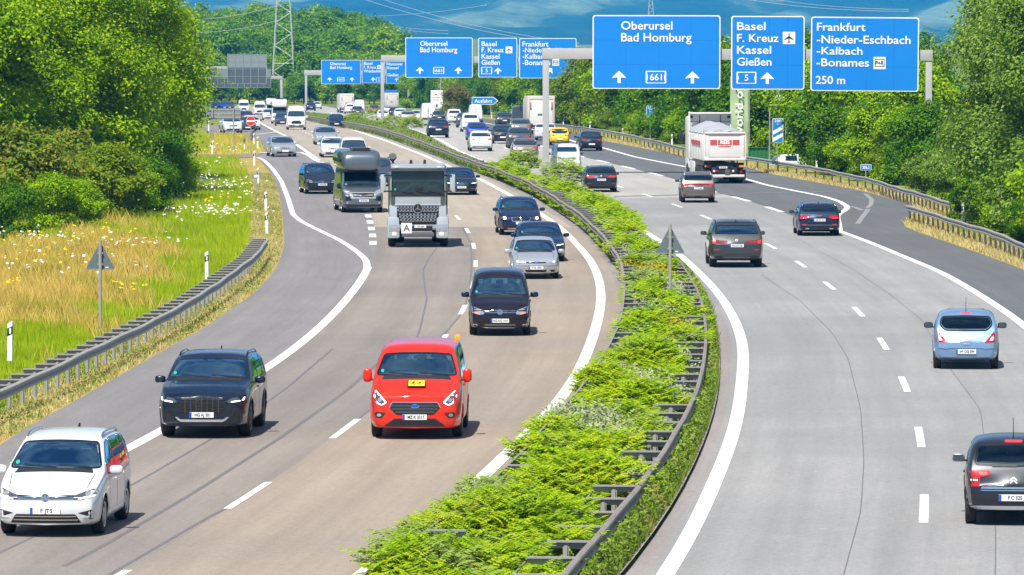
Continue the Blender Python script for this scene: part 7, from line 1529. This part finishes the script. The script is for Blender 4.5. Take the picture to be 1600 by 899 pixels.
for (px, py, key, lab, sc, mt) in (
  (188, 303, 'big1', 'tall bright green tree reaching furthest towards the slip road', 1.0, None), (120, 318, 'big2', 'tall bright green tree in the middle of the left wood edge', 1.05, None), (10, 322, 'big1', 'tall green tree at the left frame edge', 1.05, None),
  (222, 282, 'big2', 'deep green tree behind the bright one by the slip road', .92, 'fresh'), (60, 290, 'big1', 'dark green tree rising behind the left wood edge', 1.15, 'deep'), (170, 285, 'big2', 'mid green tree behind the left wood edge', 1.12, 'fresh'), (-90, 330, 'big2', 'green tree leaning in from outside the left frame edge', 1.1, 'fresh')):
    tree('tree', key, gpos(px, py), lab, 'tree', (sc,)*3, mt=mt)
for (px, py, key, lab, sc, mt) in (
  (172, 345, 'bush1', 'bright yellow green bush below the tall trees', 1.0, None), (232, 335, 'bush2', 'dark bush at the right end of the wood edge', .85, None), (30, 350, 'bush1', 'rusty leaved bush at the left frame edge', 1.25, 'rust'), (100, 338, 'bush1', 'bush with reddish shoots in the middle of the wood edge', 1.15, 'rust'),
  (18, 378, 'bush2', 'dark low bush at the left frame edge beside the dry grass', .75, None), (75, 362, 'bush2', 'dark green bush between the rusty and the bright one', .8, 'fresh'), (125, 360, 'bush1', 'low bright bush in front of the reddish one', .62, 'fresh'), (200, 338, 'bush1', 'small bright bush beside the dark one', .7, 'fresh'), (240, 318, 'bush2', 'dark green bush under the tree by the slip road', .8, 'deep'), (262, 292, 'bush2', 'deep green bush beneath the outermost branches', 1.0, 'deep')):
    tree('bush', key, gpos(px, py), lab, 'bush', (sc, sc, sc), mt=mt)
for (x, y, key, lab, sc, mt) in (
  (23.4, 250, 'big3', 'silvery green tree overhanging the guardrail', 1.0, None), (26.0, 262, 'big3', 'tall silvery green tree behind the overhanging one', 1.2, None), (22.3, 234, 'bush1', 'silvery bush reaching over the right guardrail', 1.2, 'silver'), (24.6, 243, 'big2', 'green tree at the right frame edge', .95, 'silver'),
  (27.0, 290, 'mid2', 'bright green tree right of the near gantry', 1.3, None), (22.6, 302, 'mid1', 'dark green tree behind the kilometre plate', .60, None), (30, 290, 'big1', 'tallest tree at the top right corner', 1.02, 'fresh'), (27.5, 275, 'big3', 'silvery tree between the tallest one and the guardrail', 1.05, 'silver'), (23.4, 228, 'bush1', 'dense bush at the lower right edge of the trees', 1.15, 'fresh'), (25.6, 226, 'big3', 'silvery tree cut by the right frame edge', 1.0, None), (22.6, 258, 'bush2', 'dark bush behind the gap in the guardrail', 1.1, 'deep')):
    tree('tree' if 'tree' in lab else 'bush', key, (x, y, zg(y)), lab, 'tree' if 'tree' in lab else 'bush', (sc,)*3, mt=mt)
rng = np.random.default_rng(31)
for i in range(16):
    y = 212+i*6.2; x = (RR2(y) if y < 259 else RR(y))+2.0+rng.uniform(0, 1.2); tree('bush', ('bush1', 'bush2')[i % 2], (x, y, 0), 'leafy bush filling the space under the trees behind the right guardrail', 'bush', (rng.uniform(.5, .75),)*3, group='bushes under the right trees', mt=('silver', 'fresh', 'silver', 'deep')[i % 4])
for i in range(14):
    px = 20+i*19; tree('bush', ('bush2', 'bush1')[i % 2], gpos(px, 352-px*.12-8), 'leafy bush under the tall trees of the left wood edge', 'bush', (rng.uniform(.7, .95),)*3, group='bushes under the left trees', mt=('deep', 'fresh')[i % 2])
def edge_y(px, margin, y0=200.):
    y = y0
    while at(px, 100, y).x < RG(y)+margin and y < 1100: y += 2
    return y
mids = []
def belt(pxs, margin, ymin, keys, s0, s1, spread):
    for i, px in enumerate(pxs):
        px += rng.uniform(-5, 5); y = max(ymin, edge_y(px, margin+rng.uniform(0, 1.5)))+rng.uniform(0, spread); mids.append((at(px, 100, y).x, y, keys[i % len(keys)], rng.uniform(s0, s1)))
belt(np.arange(930, 1142, 17), 5.6, 352, ('mid1', 'mid1', 'mid2', 'mid1'), .80, .95, 10); belt(np.arange(940, 1142, 22), 10, 352, ('mid1', 'mid2'), .95, 1.1, 20)
belt(np.arange(1180, 1262, 20), 5, 412, ('mid1', 'mid2'), .85, 1.0, 12); belt(np.arange(1268, 1440, 19), 4.2, 352, ('mid2', 'mid2', 'mid1'), .78, .92, 10); belt(np.arange(1190, 1440, 27), 9, 430, ('mid1', 'mid2', 'mid2'), .95, 1.1, 25)
belt((916, 903, 930, 950, 888, 965), 4.2, 460, ('mid3', 'mid3', 'mid3', 'mid2'), .85, 1.0, 10); belt(np.arange(690, 905, 13), 4.5, 668, ('mid1', 'mid2', 'mid1', 'mid3'), .85, 1.05, 30); belt(np.arange(650, 910, 16), 9, 735, ('mid1', 'mid2'), 1., 1.15, 60); belt(np.arange(640, 720, 11), 5, 900, ('mid1', 'mid2', 'mid1'), .85, 1.1, 60)
belt(np.arange(1285, 1440, 21), 3.2, 296, ('mid2', 'mid1'), .50, .60, 8)
for i in range(34):
    px = 925+i*14.5
    if 1150 < px < 1268: continue
    y = edge_y(px, 4.3+rng.uniform(0, .8)); tree('bush', ('bush1', 'bush2')[i % 2], (at(px, 100, y).x, y, zg(y)), 'low leafy bush along the foot of the tree belt behind the guardrail', 'bush', (rng.uniform(.5, .8),)*3, group='bushes at the foot of the tree belt', mt=('fresh', 'deep', 'yellowish', 'fresh', 'deep')[i % 5])
ML_ = {'mid1': 'dark green tree in the belt beside the right carriageway', 'mid2': 'fresh green tree in the belt beside the right carriageway', 'mid3': 'yellow green tree in the belt beside the right carriageway'}
for (x, y, key, sc) in mids: tree('tree', key, (x, y, zg(y, x)-.1), ML_[key], 'tree', (sc*rng.uniform(.9, 1.15), sc, sc), group='tree belt beside the right carriageway, '+key.replace('mid1', 'dark').replace('mid2', 'fresh').replace('mid3', 'yellow'))
tree('tree', 'mid2', at(714, 176, 700)+Vector((0, 0, 0)), 'round olive coloured tree behind the smaller billboard', 'tree', (.62, .62, .62), mt='olive').location.z = zg(700)
wl = []
for r_ in range(9):    # the wooded rise beyond the bend
    y = 1205+r_*56; n = 22
    for i in range(n):
        px = 285+i*(365/n)+rng.uniform(-9, 9)+(8 if r_ % 2 else 0)
        if r_ > 3 and px > 655-(r_-3)*20: continue
        yy = y+rng.uniform(-20, 20); x = at(px, 100, yy).x; wl.append((x, yy, ('wood1', 'wood2', 'wood3')[int(rng.integers(0, 10)) % 3 if rng.random() < .8 else 0], rng.uniform(.55, .72) if r_ < 2 else rng.uniform(.74, 1.0)))
for i in range(30): px = 300+i*11.5+rng.uniform(-4, 4); yy = 1172+rng.uniform(-4, 6); wl.append((at(px, 100, yy).x, yy, ('wood1', 'wood2')[i % 2], rng.uniform(.36, .48)))
for (x, y, key, sc) in wl: tree('tree', key, (x, y, zg(y, x)-.3), 'leafy tree in the wood beyond the far gantries', 'tree', (sc, sc, sc), group='trees of the wood beyond the far gantries', mt=('wood', 'wood', 'fresh', 'wood', 'deep')[int(rng.integers(0, 5))])
# ------------------------------------------------------------------ median undergrowth, meadow and verge growth
G_ = {'frond': leaf_mat('feathery median shrub leaves', [(.065, .165, .003), (.20, .36, .004), (.37, .51, .007), (.50, .44, .02)], .30, (.30, .36, .14), .6),
      'weed': leaf_mat('roadside weeds', [(.08, .16, .008), (.17, .27, .02), (.30, .36, .10)], .3, (.33, .30, .08), .5),
      'grass': leaf_mat('meadow grass', [(.16, .27, .003), (.34, .46, .006), (.56, .62, .05)], .3, None, .25),
      'dry': leaf_mat('dry meadow grass', [(.45, .31, .05), (.68, .48, .10), (.82, .64, .22)], .25, (.26, .33, .02), .3),
      'white': leaf_mat('white umbels', [(.7, .72, .66), (.8, .8, .78)], .1), 'yellow': leaf_mat('yellow flower heads', [(.65, .45, .01), (.75, .60, .02)], .1)}
def fronds(P, ln, nl, rng):
    """compound leaves: an arching stalk with pairs of leaflets"""
    n = len(P); az = rng.uniform(0, 2*np.pi, n); el = rng.uniform(.45, 1.35, n); L_ = ln*rng.uniform(.6, 1.25, n); C = []; Nn = []; U = []; SZ = []
    dh = np.stack([np.cos(az), np.sin(az), np.zeros(n)], 1); sd = np.stack([-np.sin(az), np.cos(az), np.zeros(n)], 1)
    VV = []
    for i in range(nl):
        t = (i+.6)/nl; p = P+dh*(L_*t*np.cos(el*(1-.3*t)))[:, None]; p[:, 2] += L_*(t*np.sin(el)-.42*t*t)
        w_ = (L_*.36*np.sin(np.pi*(.15+.8*t))**.8)[:, None]
        for s in (1, -1):
            tip = p+sd*s*w_+dh*w_*.35; tip[:, 2] -= w_[:, 0]*.25; q = p+(tip-p)*.45; hw = dh*(L_*.30/nl*2.0)[:, None]
            VV.append(np.stack([p, q+hw, tip, q-hw], 1))
    A = np.concatenate(VV, 0).reshape(-1, 3); return A, np.arange(len(A)).reshape(-1, 4)
def zga(y): return np.array([zg(v) for v in y])
rng = np.random.default_rng(5)
def scatter(n, f0, f1, y0, y1, pw=1.0):
    y = y0+(y1-y0)*rng.random(n)**pw; a = np.array([f0(v) for v in y]); b = np.array([f1(v) for v in y]); u = rng.random(n); x = a+(b-a)*u; return x, y, u
def bumps(x, y, s=1.): return .5+.25*np.sin(x*1.7*s+y*.43*s)+.25*np.sin(y*.9*s-x*.8*s+1.3)
def ml_edge(y): return ML(y)-(.75-.40*smooth01(84, 100, y)-.45*smooth01(118, 150, y))
VS, FS = [], []
def addq(V_, F):
    FS.append(F+sum(len(v) for v in VS)); VS.append(V_)
def gap(x, y, u):   # bare spots round the ladder spacers
    return ~(((u > .80) & (np.sin(y*.55)+.5*np.sin(y*.23+2) > -.45) & (y > 84)) | ((u < .2) & (np.sin(y*.31+1.2) > .45) & (y > 66)))
MIXED = []
def mixmask(x, y): v = np.sin(x*1.9+y*.31+.7)+np.sin(y*.17-x*.9+2.1)+.6*np.sin(y*.53+x*2.7); return np.where((v > .95) & (y > 108), 1., np.where((v < -1.35) & (y > 148), 2., 0.))
for (n, y0, y1, ln, nl) in ((17000, 62, 100, .36, 7), (19000, 100, 145, .38, 6), (17000, 145, 215, .44, 5)):
    x, y, u = scatter(n, ml_edge, lambda v: MR(v)-.03, y0, y1); k = gap(x, y, u); x, y, u = x[k], y[k], u[k]
    top = .48+.62*(bumps(x, y))*np.sin(np.pi*(.14+.76*u)); z = top*rng.uniform(.25, 1., len(x))**.5; mk_ = mixmask(x, y); MIXED.append((x[mk_ > .5], y[mk_ > .5], z[mk_ > .5]*.85, mk_[mk_ > .5])); x, y, z = x[mk_ <= .5], y[mk_ <= .5], z[mk_ <= .5]; addq(*fronds(np.stack([x, y, z], 1), ln, nl, rng))
def right_lim(y): return MR(y)+(-.05+1.3*smooth01(222, 250, y)*(1-smooth01(262, 318, y)))
x, y, u = scatter(12000, lambda v: ML(v)+.25, right_lim, 215, 345); top = (.35+.85*bumps(x, y, .6))*np.sin(np.pi*(.10+.82*u)); z = top*rng.uniform(.2, 1., len(x))**.5; addq(*fronds(np.stack([x, y, z], 1), .55, 4, rng))
for px, py, r_, hh in ((585, 187, 2.2, 1.6), (612, 197, 1.8, 1.2), (553, 190, 1.6, 1.1), (643, 200, 1.5, 1.2), (880, 283, 1.6, 1.3), (815, 262, 1.5, 1.0)):
    p = ground_at(px, py); n = 350; a = rng.normal(size=(n, 3)); a /= np.linalg.norm(a, axis=1, keepdims=True); a[:, 2] = abs(a[:, 2]); P = np.array([p.x, p.y, p.z])+a*np.array([r_, r_*2, hh])*rng.uniform(.6, 1, (n, 1)); addq(*fronds(P, .6, 4, rng))
tag(obj('median_undergrowth', fast_mesh('median_undergrowth', np.concatenate(VS), np.concatenate(FS), [G_['frond']])), 'dense feathery green undergrowth filling the median between the guardrails', 'undergrowth', kind='stuff')
def blades(x, y, z0, h, wd, rng, lean=.35):
    n = len(x); az = rng.uniform(0, 2*np.pi, n); d = np.stack([np.cos(az), np.sin(az), np.zeros(n)], 1); p = np.stack([x, y, z0], 1); tip = p.copy(); hh = h*rng.uniform(.55, 1.25, n); tip[:, 2] += hh; tip += d*(hh*lean*rng.uniform(.2, 1.2, n))[:, None]
    s = np.stack([np.sin(az*3), np.cos(az*3)*.3, np.zeros(n)], 1)*wd; mid = (p+tip)/2; mid[:, 2] += hh*.08
    A = np.stack([p-s*.6, p+s*.6, mid+s*.5, tip], 1).reshape(-1, 3); return A, np.arange(len(A)).reshape(-1, 4)
def stuff(name, label, parts_, mt, cat='grass'):
    V_ = []; F_ = []; c = 0
    for a, f in parts_: V_.append(a); F_.append(f+c); c += len(a)
    return tag(obj(name, fast_mesh(name, np.concatenate(V_), np.concatenate(F_), [mt])), label, cat, kind='stuff')
def dryness(x, y): return np.exp(-((y-197)/28)**2-((x+18.5)/4.2)**2)*1.5+np.exp(-((y-170)/18)**2-((x+16.5)/2.2)**2)+.35*np.sin(x*1.1+y*.21)*np.sin(y*.16+x*.4)
lim_l = lambda v: -.096*v-2.5
lim_r = lambda v: (LR(v)-.75) if v < LR.y1 else Lgrass(v)-1.5
x, y, u = scatter(230000, lim_l, lim_r, 128, 390); dry = dryness(x, y)+rng.normal(size=len(x))*.12 > .42
g0 = np.full(len(x), -.04)
xi, yi, ui = scatter(9000, lambda v: RampL(v)-9, lambda v: RampL(v)-.1, 403, 497); ki = (rng.random(len(xi)) < .35+.5*smooth01(0, 1, 1)*(ui < .55))
stuff('meadow_grass', 'lush bright green meadow grass behind the left guardrail', [blades(x[~dry], y[~dry], g0[~dry], .34, .022, rng), blades(xi[ki], yi[ki], zga(yi[ki])-.04, .35, .04, rng)], G_['grass'])
stuff('dry_grass', 'tall straw coloured meadow grass round the triangle sign', [blades(x[dry], y[dry], g0[dry], .62, .018, rng, .5), blades(xi[~ki], yi[~ki], zga(yi[~ki])-.04, .3, .04, rng)], G_['dry'])
x, y, u = scatter(48000, lambda v: lim_r(v)-.1, lambda v: Lgrass(v)-.06, 112, 345, 1.2); kk = rng.random(len(x)) < .55+.35*np.sin(x*2.+y*.3)*np.sin(y*.13)
x2, y2, u2 = scatter(26000, lambda v: RG(v)+.08, lambda v: max(RG(v)+1.6, (RR(v) if v > 262 else RR2(v))+.9), 205, 620, 1.3)
stuff('verge_grass', 'short dry verge grass along the hard shoulders', [blades(x[kk], y[kk], g0[:kk.sum()], .15, .022, rng, .8), blades(x2, y2, zga(y2)-.03, .22, .03, rng, .8)], leaf_mat('dry verge grass', [(.38, .30, .11), (.56, .46, .20), (.70, .60, .32)], .2, (.22, .30, .03), .6))
x3, y3, u3 = scatter(30000, lambda v: Lright(v)+1.15, lambda v: ML(v)+.35, 128, 700, 1.4); x4, y4, u4 = scatter(30000, lambda v: MR(v)+.05, lambda v: RK(v)-.05, 62, 200); x6, y6, u6 = scatter(26000, lambda v: ML(v), lambda v: RK(v)-.25, 330, 950, 1.3); h4 = .58*np.sin(np.pi*(.16+.74*u4))+.05
kw = ~kk; zz6 = zga(y6)
def weeds(x, y, z, h, size, rng): P = np.stack([x, y, z+h*rng.random(len(x))**.7], 1); return quads(P, rng.normal(size=P.shape)*.6+np.array([0, -.1, .8]), size, .5, rng)
stuff('roadside_weeds', 'leafy green weeds along the median edges', [weeds(x3, y3, zga(y3), .45*np.sin(np.pi*(.12+.8*u3)), .13, rng), blades(x3[::3], y3[::3], zga(y3[::3]), .42, .025, rng), weeds(x4, y4, np.zeros(len(x4)), h4, .10, rng), blades(x4[::3], y4[::3], np.zeros(len(x4[::3])), .35, .018, rng), weeds(x6, y6, zz6, .55*np.sin(np.pi*(.15+.7*u6)), .20, rng), weeds(x[kw], y[kw], np.full(kw.sum(), -.03), .14, .07, rng)], G_['weed'], 'weeds')
LEAF['pale'] = leaf_mat('pale dusty weeds', [(.20, .26, .10), (.34, .40, .18), (.50, .54, .32)], .25); LEAF['russet'] = leaf_mat('russet young shoots', [(.16, .24, .01), (.36, .33, .02), (.50, .30, .05)], .25)
for kind_, nm, lb, mt_, sz_ in ((1., 'median_weeds', 'pale dusty weeds in patches among the median undergrowth', 'pale', .10), (2., 'median_shoots', 'russet tipped low shrubs in patches among the median undergrowth', 'russet', .13)):
    X_ = np.concatenate([a[0][a[3] == kind_] for a in MIXED]); Y_ = np.concatenate([a[1][a[3] == kind_] for a in MIXED]); Z_ = np.concatenate([a[2][a[3] == kind_] for a in MIXED]); P = np.repeat(np.stack([X_, Y_, Z_], 1), 7, 0); P = P+rng.normal(size=P.shape)*np.array([.12, .15, .11]); P[:, 2] = np.maximum(P[:, 2], .02)
    stuff(nm, lb, [quads(P, rng.normal(size=P.shape)*.6+np.array([0, -.2, .7]), sz_, .5, rng)], LEAF[mt_], 'weeds')
def flower_spots(spots, size, h, per):
    C = []
    for (px, py, rx, n) in spots:
        p = ground_at(px, py); k = int(n*per); C.append(np.stack([p.x+rng.normal(size=k)*rx, p.y+rng.normal(size=k)*rx*3.2, np.full(k, h)+rng.normal(size=k)*.12], 1))
    P = np.concatenate(C); Vt, F = [], []
    a = quads(P, rng.normal(size=P.shape)*.25+np.array([0, -.35, 1]), size, 1., rng); b = quads(P+rng.normal(size=P.shape)*.04, rng.normal(size=P.shape)*.25+np.array([0, -.35, 1]), size*.8, 1., rng)
    return [a, b]
wf = flower_spots([(310, 300, 1.3, 60), (335, 308, .7, 30), (290, 290, .9, 30), (320, 350, 1.0, 40), (345, 345, .8, 25), (330, 245, 1.5, 30), (30, 390, 1.5, 22), (15, 430, 1.2, 18), (60, 440, 1.0, 7), (110, 395, 1.2, 12), (190, 400, .8, 10), (250, 400, .9, 10), (340, 270, 1.0, 12), (130, 440, 1.5, 8), (370, 320, .8, 10)], .12, .62, 1.3)
stuff('white_flowers', 'white flower umbels scattered through the meadow', wf, G_['white'], 'flowers')
stuff('yellow_flowers', 'yellow flower heads scattered through the meadow', flower_spots([(45, 390, 1.2, 20), (70, 415, .6, 10), (185, 382, .8, 14), (200, 400, .7, 14), (140, 398, .5, 8), (12, 470, .3, 8), (203, 480, .4, 9), (300, 305, 1.2, 14), (320, 330, 1., 14), (90, 430, .8, 8)], .12, .66, .9), G_['yellow'], 'flowers')
# ------------------------------------------------------------------ far things: pylons, cables, hills, the air
M['lattice'] = mat('galvanised lattice', (.52, .54, .50), .5, .3, var=.1)
def pylon(label, px, y, base_z, h, wb, r=.11, arms=()):
    c = at(px, 50, y); root = thing('pylon', label, 'pylon', (c.x, y, base_z))
    wt = wb*.28; W = lambda z: lerp(wb, wt, min(1, z/(h*.75)))/2
    for sx in (1, -1):
        for sy in (1, -1): part(root, 'leg', lambda b: b.tube([(sx*W(0), sy*W(0), 0), (sx*W(h*.75), sy*W(h*.75), h*.75), (sx*W(h*.75), sy*W(h*.75), h)], r, M['lattice'], 5))
    def br(b):
        z = 0; k = 0
        while z < h*.97:
            st = max(1.6, W(z)*1.3); z2 = min(h, z+st)
            for s in (1, -1):
                a, c2 = (1, -1) if k % 2 else (-1, 1)
                b.tube([(a*W(z), s*W(z), z), (c2*W(z2), s*W(z2), z2)], r*.55, M['lattice'], 4); b.tube([(s*W(z), a*W(z), z), (s*W(z2), c2*W(z2), z2)], r*.55, M['lattice'], 4)
            z = z2; k += 1
        b.tube([(-W(h*.18), -W(h*.18), h*.18), (W(h*.18), -W(h*.18), h*.18)], r*.6, M['lattice'], 4)
    part(root, 'bracing', br)
    for z, l in arms: part(root, 'crossarm', lambda b: [b.tube([(-l, 0, z), (0, s*.6, z+.3), (l, 0, z)], r*.8, M['lattice'], 4) for s in (1, -1)]+[b.tube([(-l, 0, z), (0, 0, z+1.6), (l, 0, z)], r*.6, M['lattice'], 4)])
    return root
pylon('grey lattice pylon rising from the wood left of the gantries', 443, 1188, zg(1188, -52), 46, 5.2, .13, ((30, 9), (36, 11), (42, 8)))
pylon('thin distant lattice pylon at the top above the largest sign', 1017, 2600, -6, 42, 5.5, .16, ((34, 9), (39, 8)))
p = at(536, 26, 1700); root = thing('pole', 'slim distant pole in front of the blue hills', 'pole', (p.x, 1700, zg(1700, p.x))); part(root, 'post', lambda b: b.tube([(0, 0, 0), (0, 0, p.z-zg(1700, p.x))], .18, M['lattice'], 6))
M['cable'] = mat('power cable', (.62, .64, .66), .5, .2)
def cable(a, b_, sag, y0, y1, lab, r=.05):
    p, q = at(a[0], a[1], y0), at(b_[0], b_[1], y1); b = MB(); n = 24; pts = []
    for i in range(n+1): t = i/n; v = p.lerp(q, t); v.z -= sag*4*t*(1-t); pts.append(v)
    b.tube(pts, r, M['cable'], 5); tag(b.build('power_cable', smooth=True), lab, 'cable', 'power cables in front of the hills')
for i, (a, b_, sg, y0, y1) in enumerate((((250, 31), (437, 8), 1.2, 1250, 1280), ((250, 48), (437, 31), 1.4, 1250, 1280), ((448, 33), (536, 26), .8, 1280, 1700), ((449, 9), (536, 26), .8, 1280, 1700), ((536, 26), (700, 48), .9, 1700, 1500), ((536, 27), (700, 53), .9, 1700, 1500), ((536, 26), (760, 8), .9, 1700, 1500), ((560, -4), (905, 73), 1.5, 1500, 1300), ((590, -4), (905, 68), 1.5, 1500, 1300), ((1140, -5), (1420, 18), 1.0, 1500, 1300), ((1160, -9), (1420, 15), 1.0, 1500, 1300))):
    cable(a, b_, sg, y0, y1, 'thin pale power cable hanging in front of the blue hills')
def hills():
    m = bpy.data.materials.new('forested hills'); m.use_nodes = True; t, p = nodes_of(m); N = t.nodes.new; L = t.links.new
    p.inputs['Roughness'].default_value = .95; p.inputs['Specular IOR Level'].default_value = .1
    tc = N('ShaderNodeTexCoord'); n1 = N('ShaderNodeTexNoise'); n1.inputs['Scale'].default_value = .0035; n1.inputs['Detail'].default_value = 8; n2 = N('ShaderNodeTexVoronoi'); n2.inputs['Scale'].default_value = .025
    mp = N('ShaderNodeMapping'); mp.inputs['Scale'].default_value = (1, .35, 1); L(tc.outputs['Object'], mp.inputs[0]); L(mp.outputs[0], n1.inputs['Vector']); L(tc.outputs['Object'], n2.inputs['Vector'])
    r = N('ShaderNodeValToRGB'); e = r.color_ramp.elements; e[0].position = .36; e[0].color = (.010, .035, .010, 1); e[1].position = .62; e[1].color = (.22, .27, .10, 1); x = e.new(.54); x.color = (.035, .075, .015, 1); L(n1.outputs['Fac'], r.inputs[0]); L(r.outputs[0], p.inputs['Base Color'])
    b = N('ShaderNodeBump'); b.inputs['Distance'].default_value = 14; b.inputs['Strength'].default_value = 1.; L(n2.outputs['Distance'], b.inputs['Height']); L(b.outputs[0], p.inputs['Normal'])
    rg = np.random.default_rng(3); vs = []; fs = []; nx = 240; ys = list(np.linspace(9000, 21800, 74))
    ph = rg.uniform(0, 6.28, 12)
    for y in ys:
        for i in range(nx+1):
            x = -5000+10000*i/nx; t_ = (y-9000)/12800; u = x*.00043
            ridge = .5+.5*math.sin(2.1*u+ph[0]+y*.0006)+.35*math.sin(5.3*u+ph[1]+y*.0012)+.22*math.sin(11*u+ph[2]-y*.002)+.10*math.sin(29*u+ph[3]+y*.004)
            h = -6+380*max(0, t_)**1.15+65*ridge*(t_**.8)+37*math.exp(-((t_-.16)/.07)**2)*(.8+.5*math.sin(3.4*u+1.))
            h += 7*math.sin(x*.009+y*.006+ph[4])+5*math.sin(x*.022-y*.008+ph[5])+rg.normal()*3.6
            vs.append((x, y, h if t_ > .01 else -7))
    k = nx+1
    fs = [(j*k+i, j*k+i+1, (j+1)*k+i+1, (j+1)*k+i) for j in range(len(ys)-1) for i in range(nx)]
    tag(obj('hills', new_mesh('hills', vs, fs, [m], smooth=True)), kind='structure')
hills()
def haze():
    m = bpy.data.materials.new('blue summer haze'); m.use_nodes = True; t = m.node_tree; t.nodes.clear(); o = t.nodes.new('ShaderNodeOutputMaterial'); v = t.nodes.new('ShaderNodeVolumePrincipled')
    v.inputs['Color'].default_value = (.03, .44, 1., 1); v.inputs['Density'].default_value = HAZE; v.inputs['Anisotropy'].default_value = -.3; t.links.new(v.outputs[0], o.inputs['Volume'])
    b = MB(); b.box((0, 11000, 320), (20200, 22600, 656), m); ob = b.build('haze'); tag(ob, kind='stuff'); ob['label'] = 'blue summer haze in front of the hills'
HAZE = 8e-5
haze()
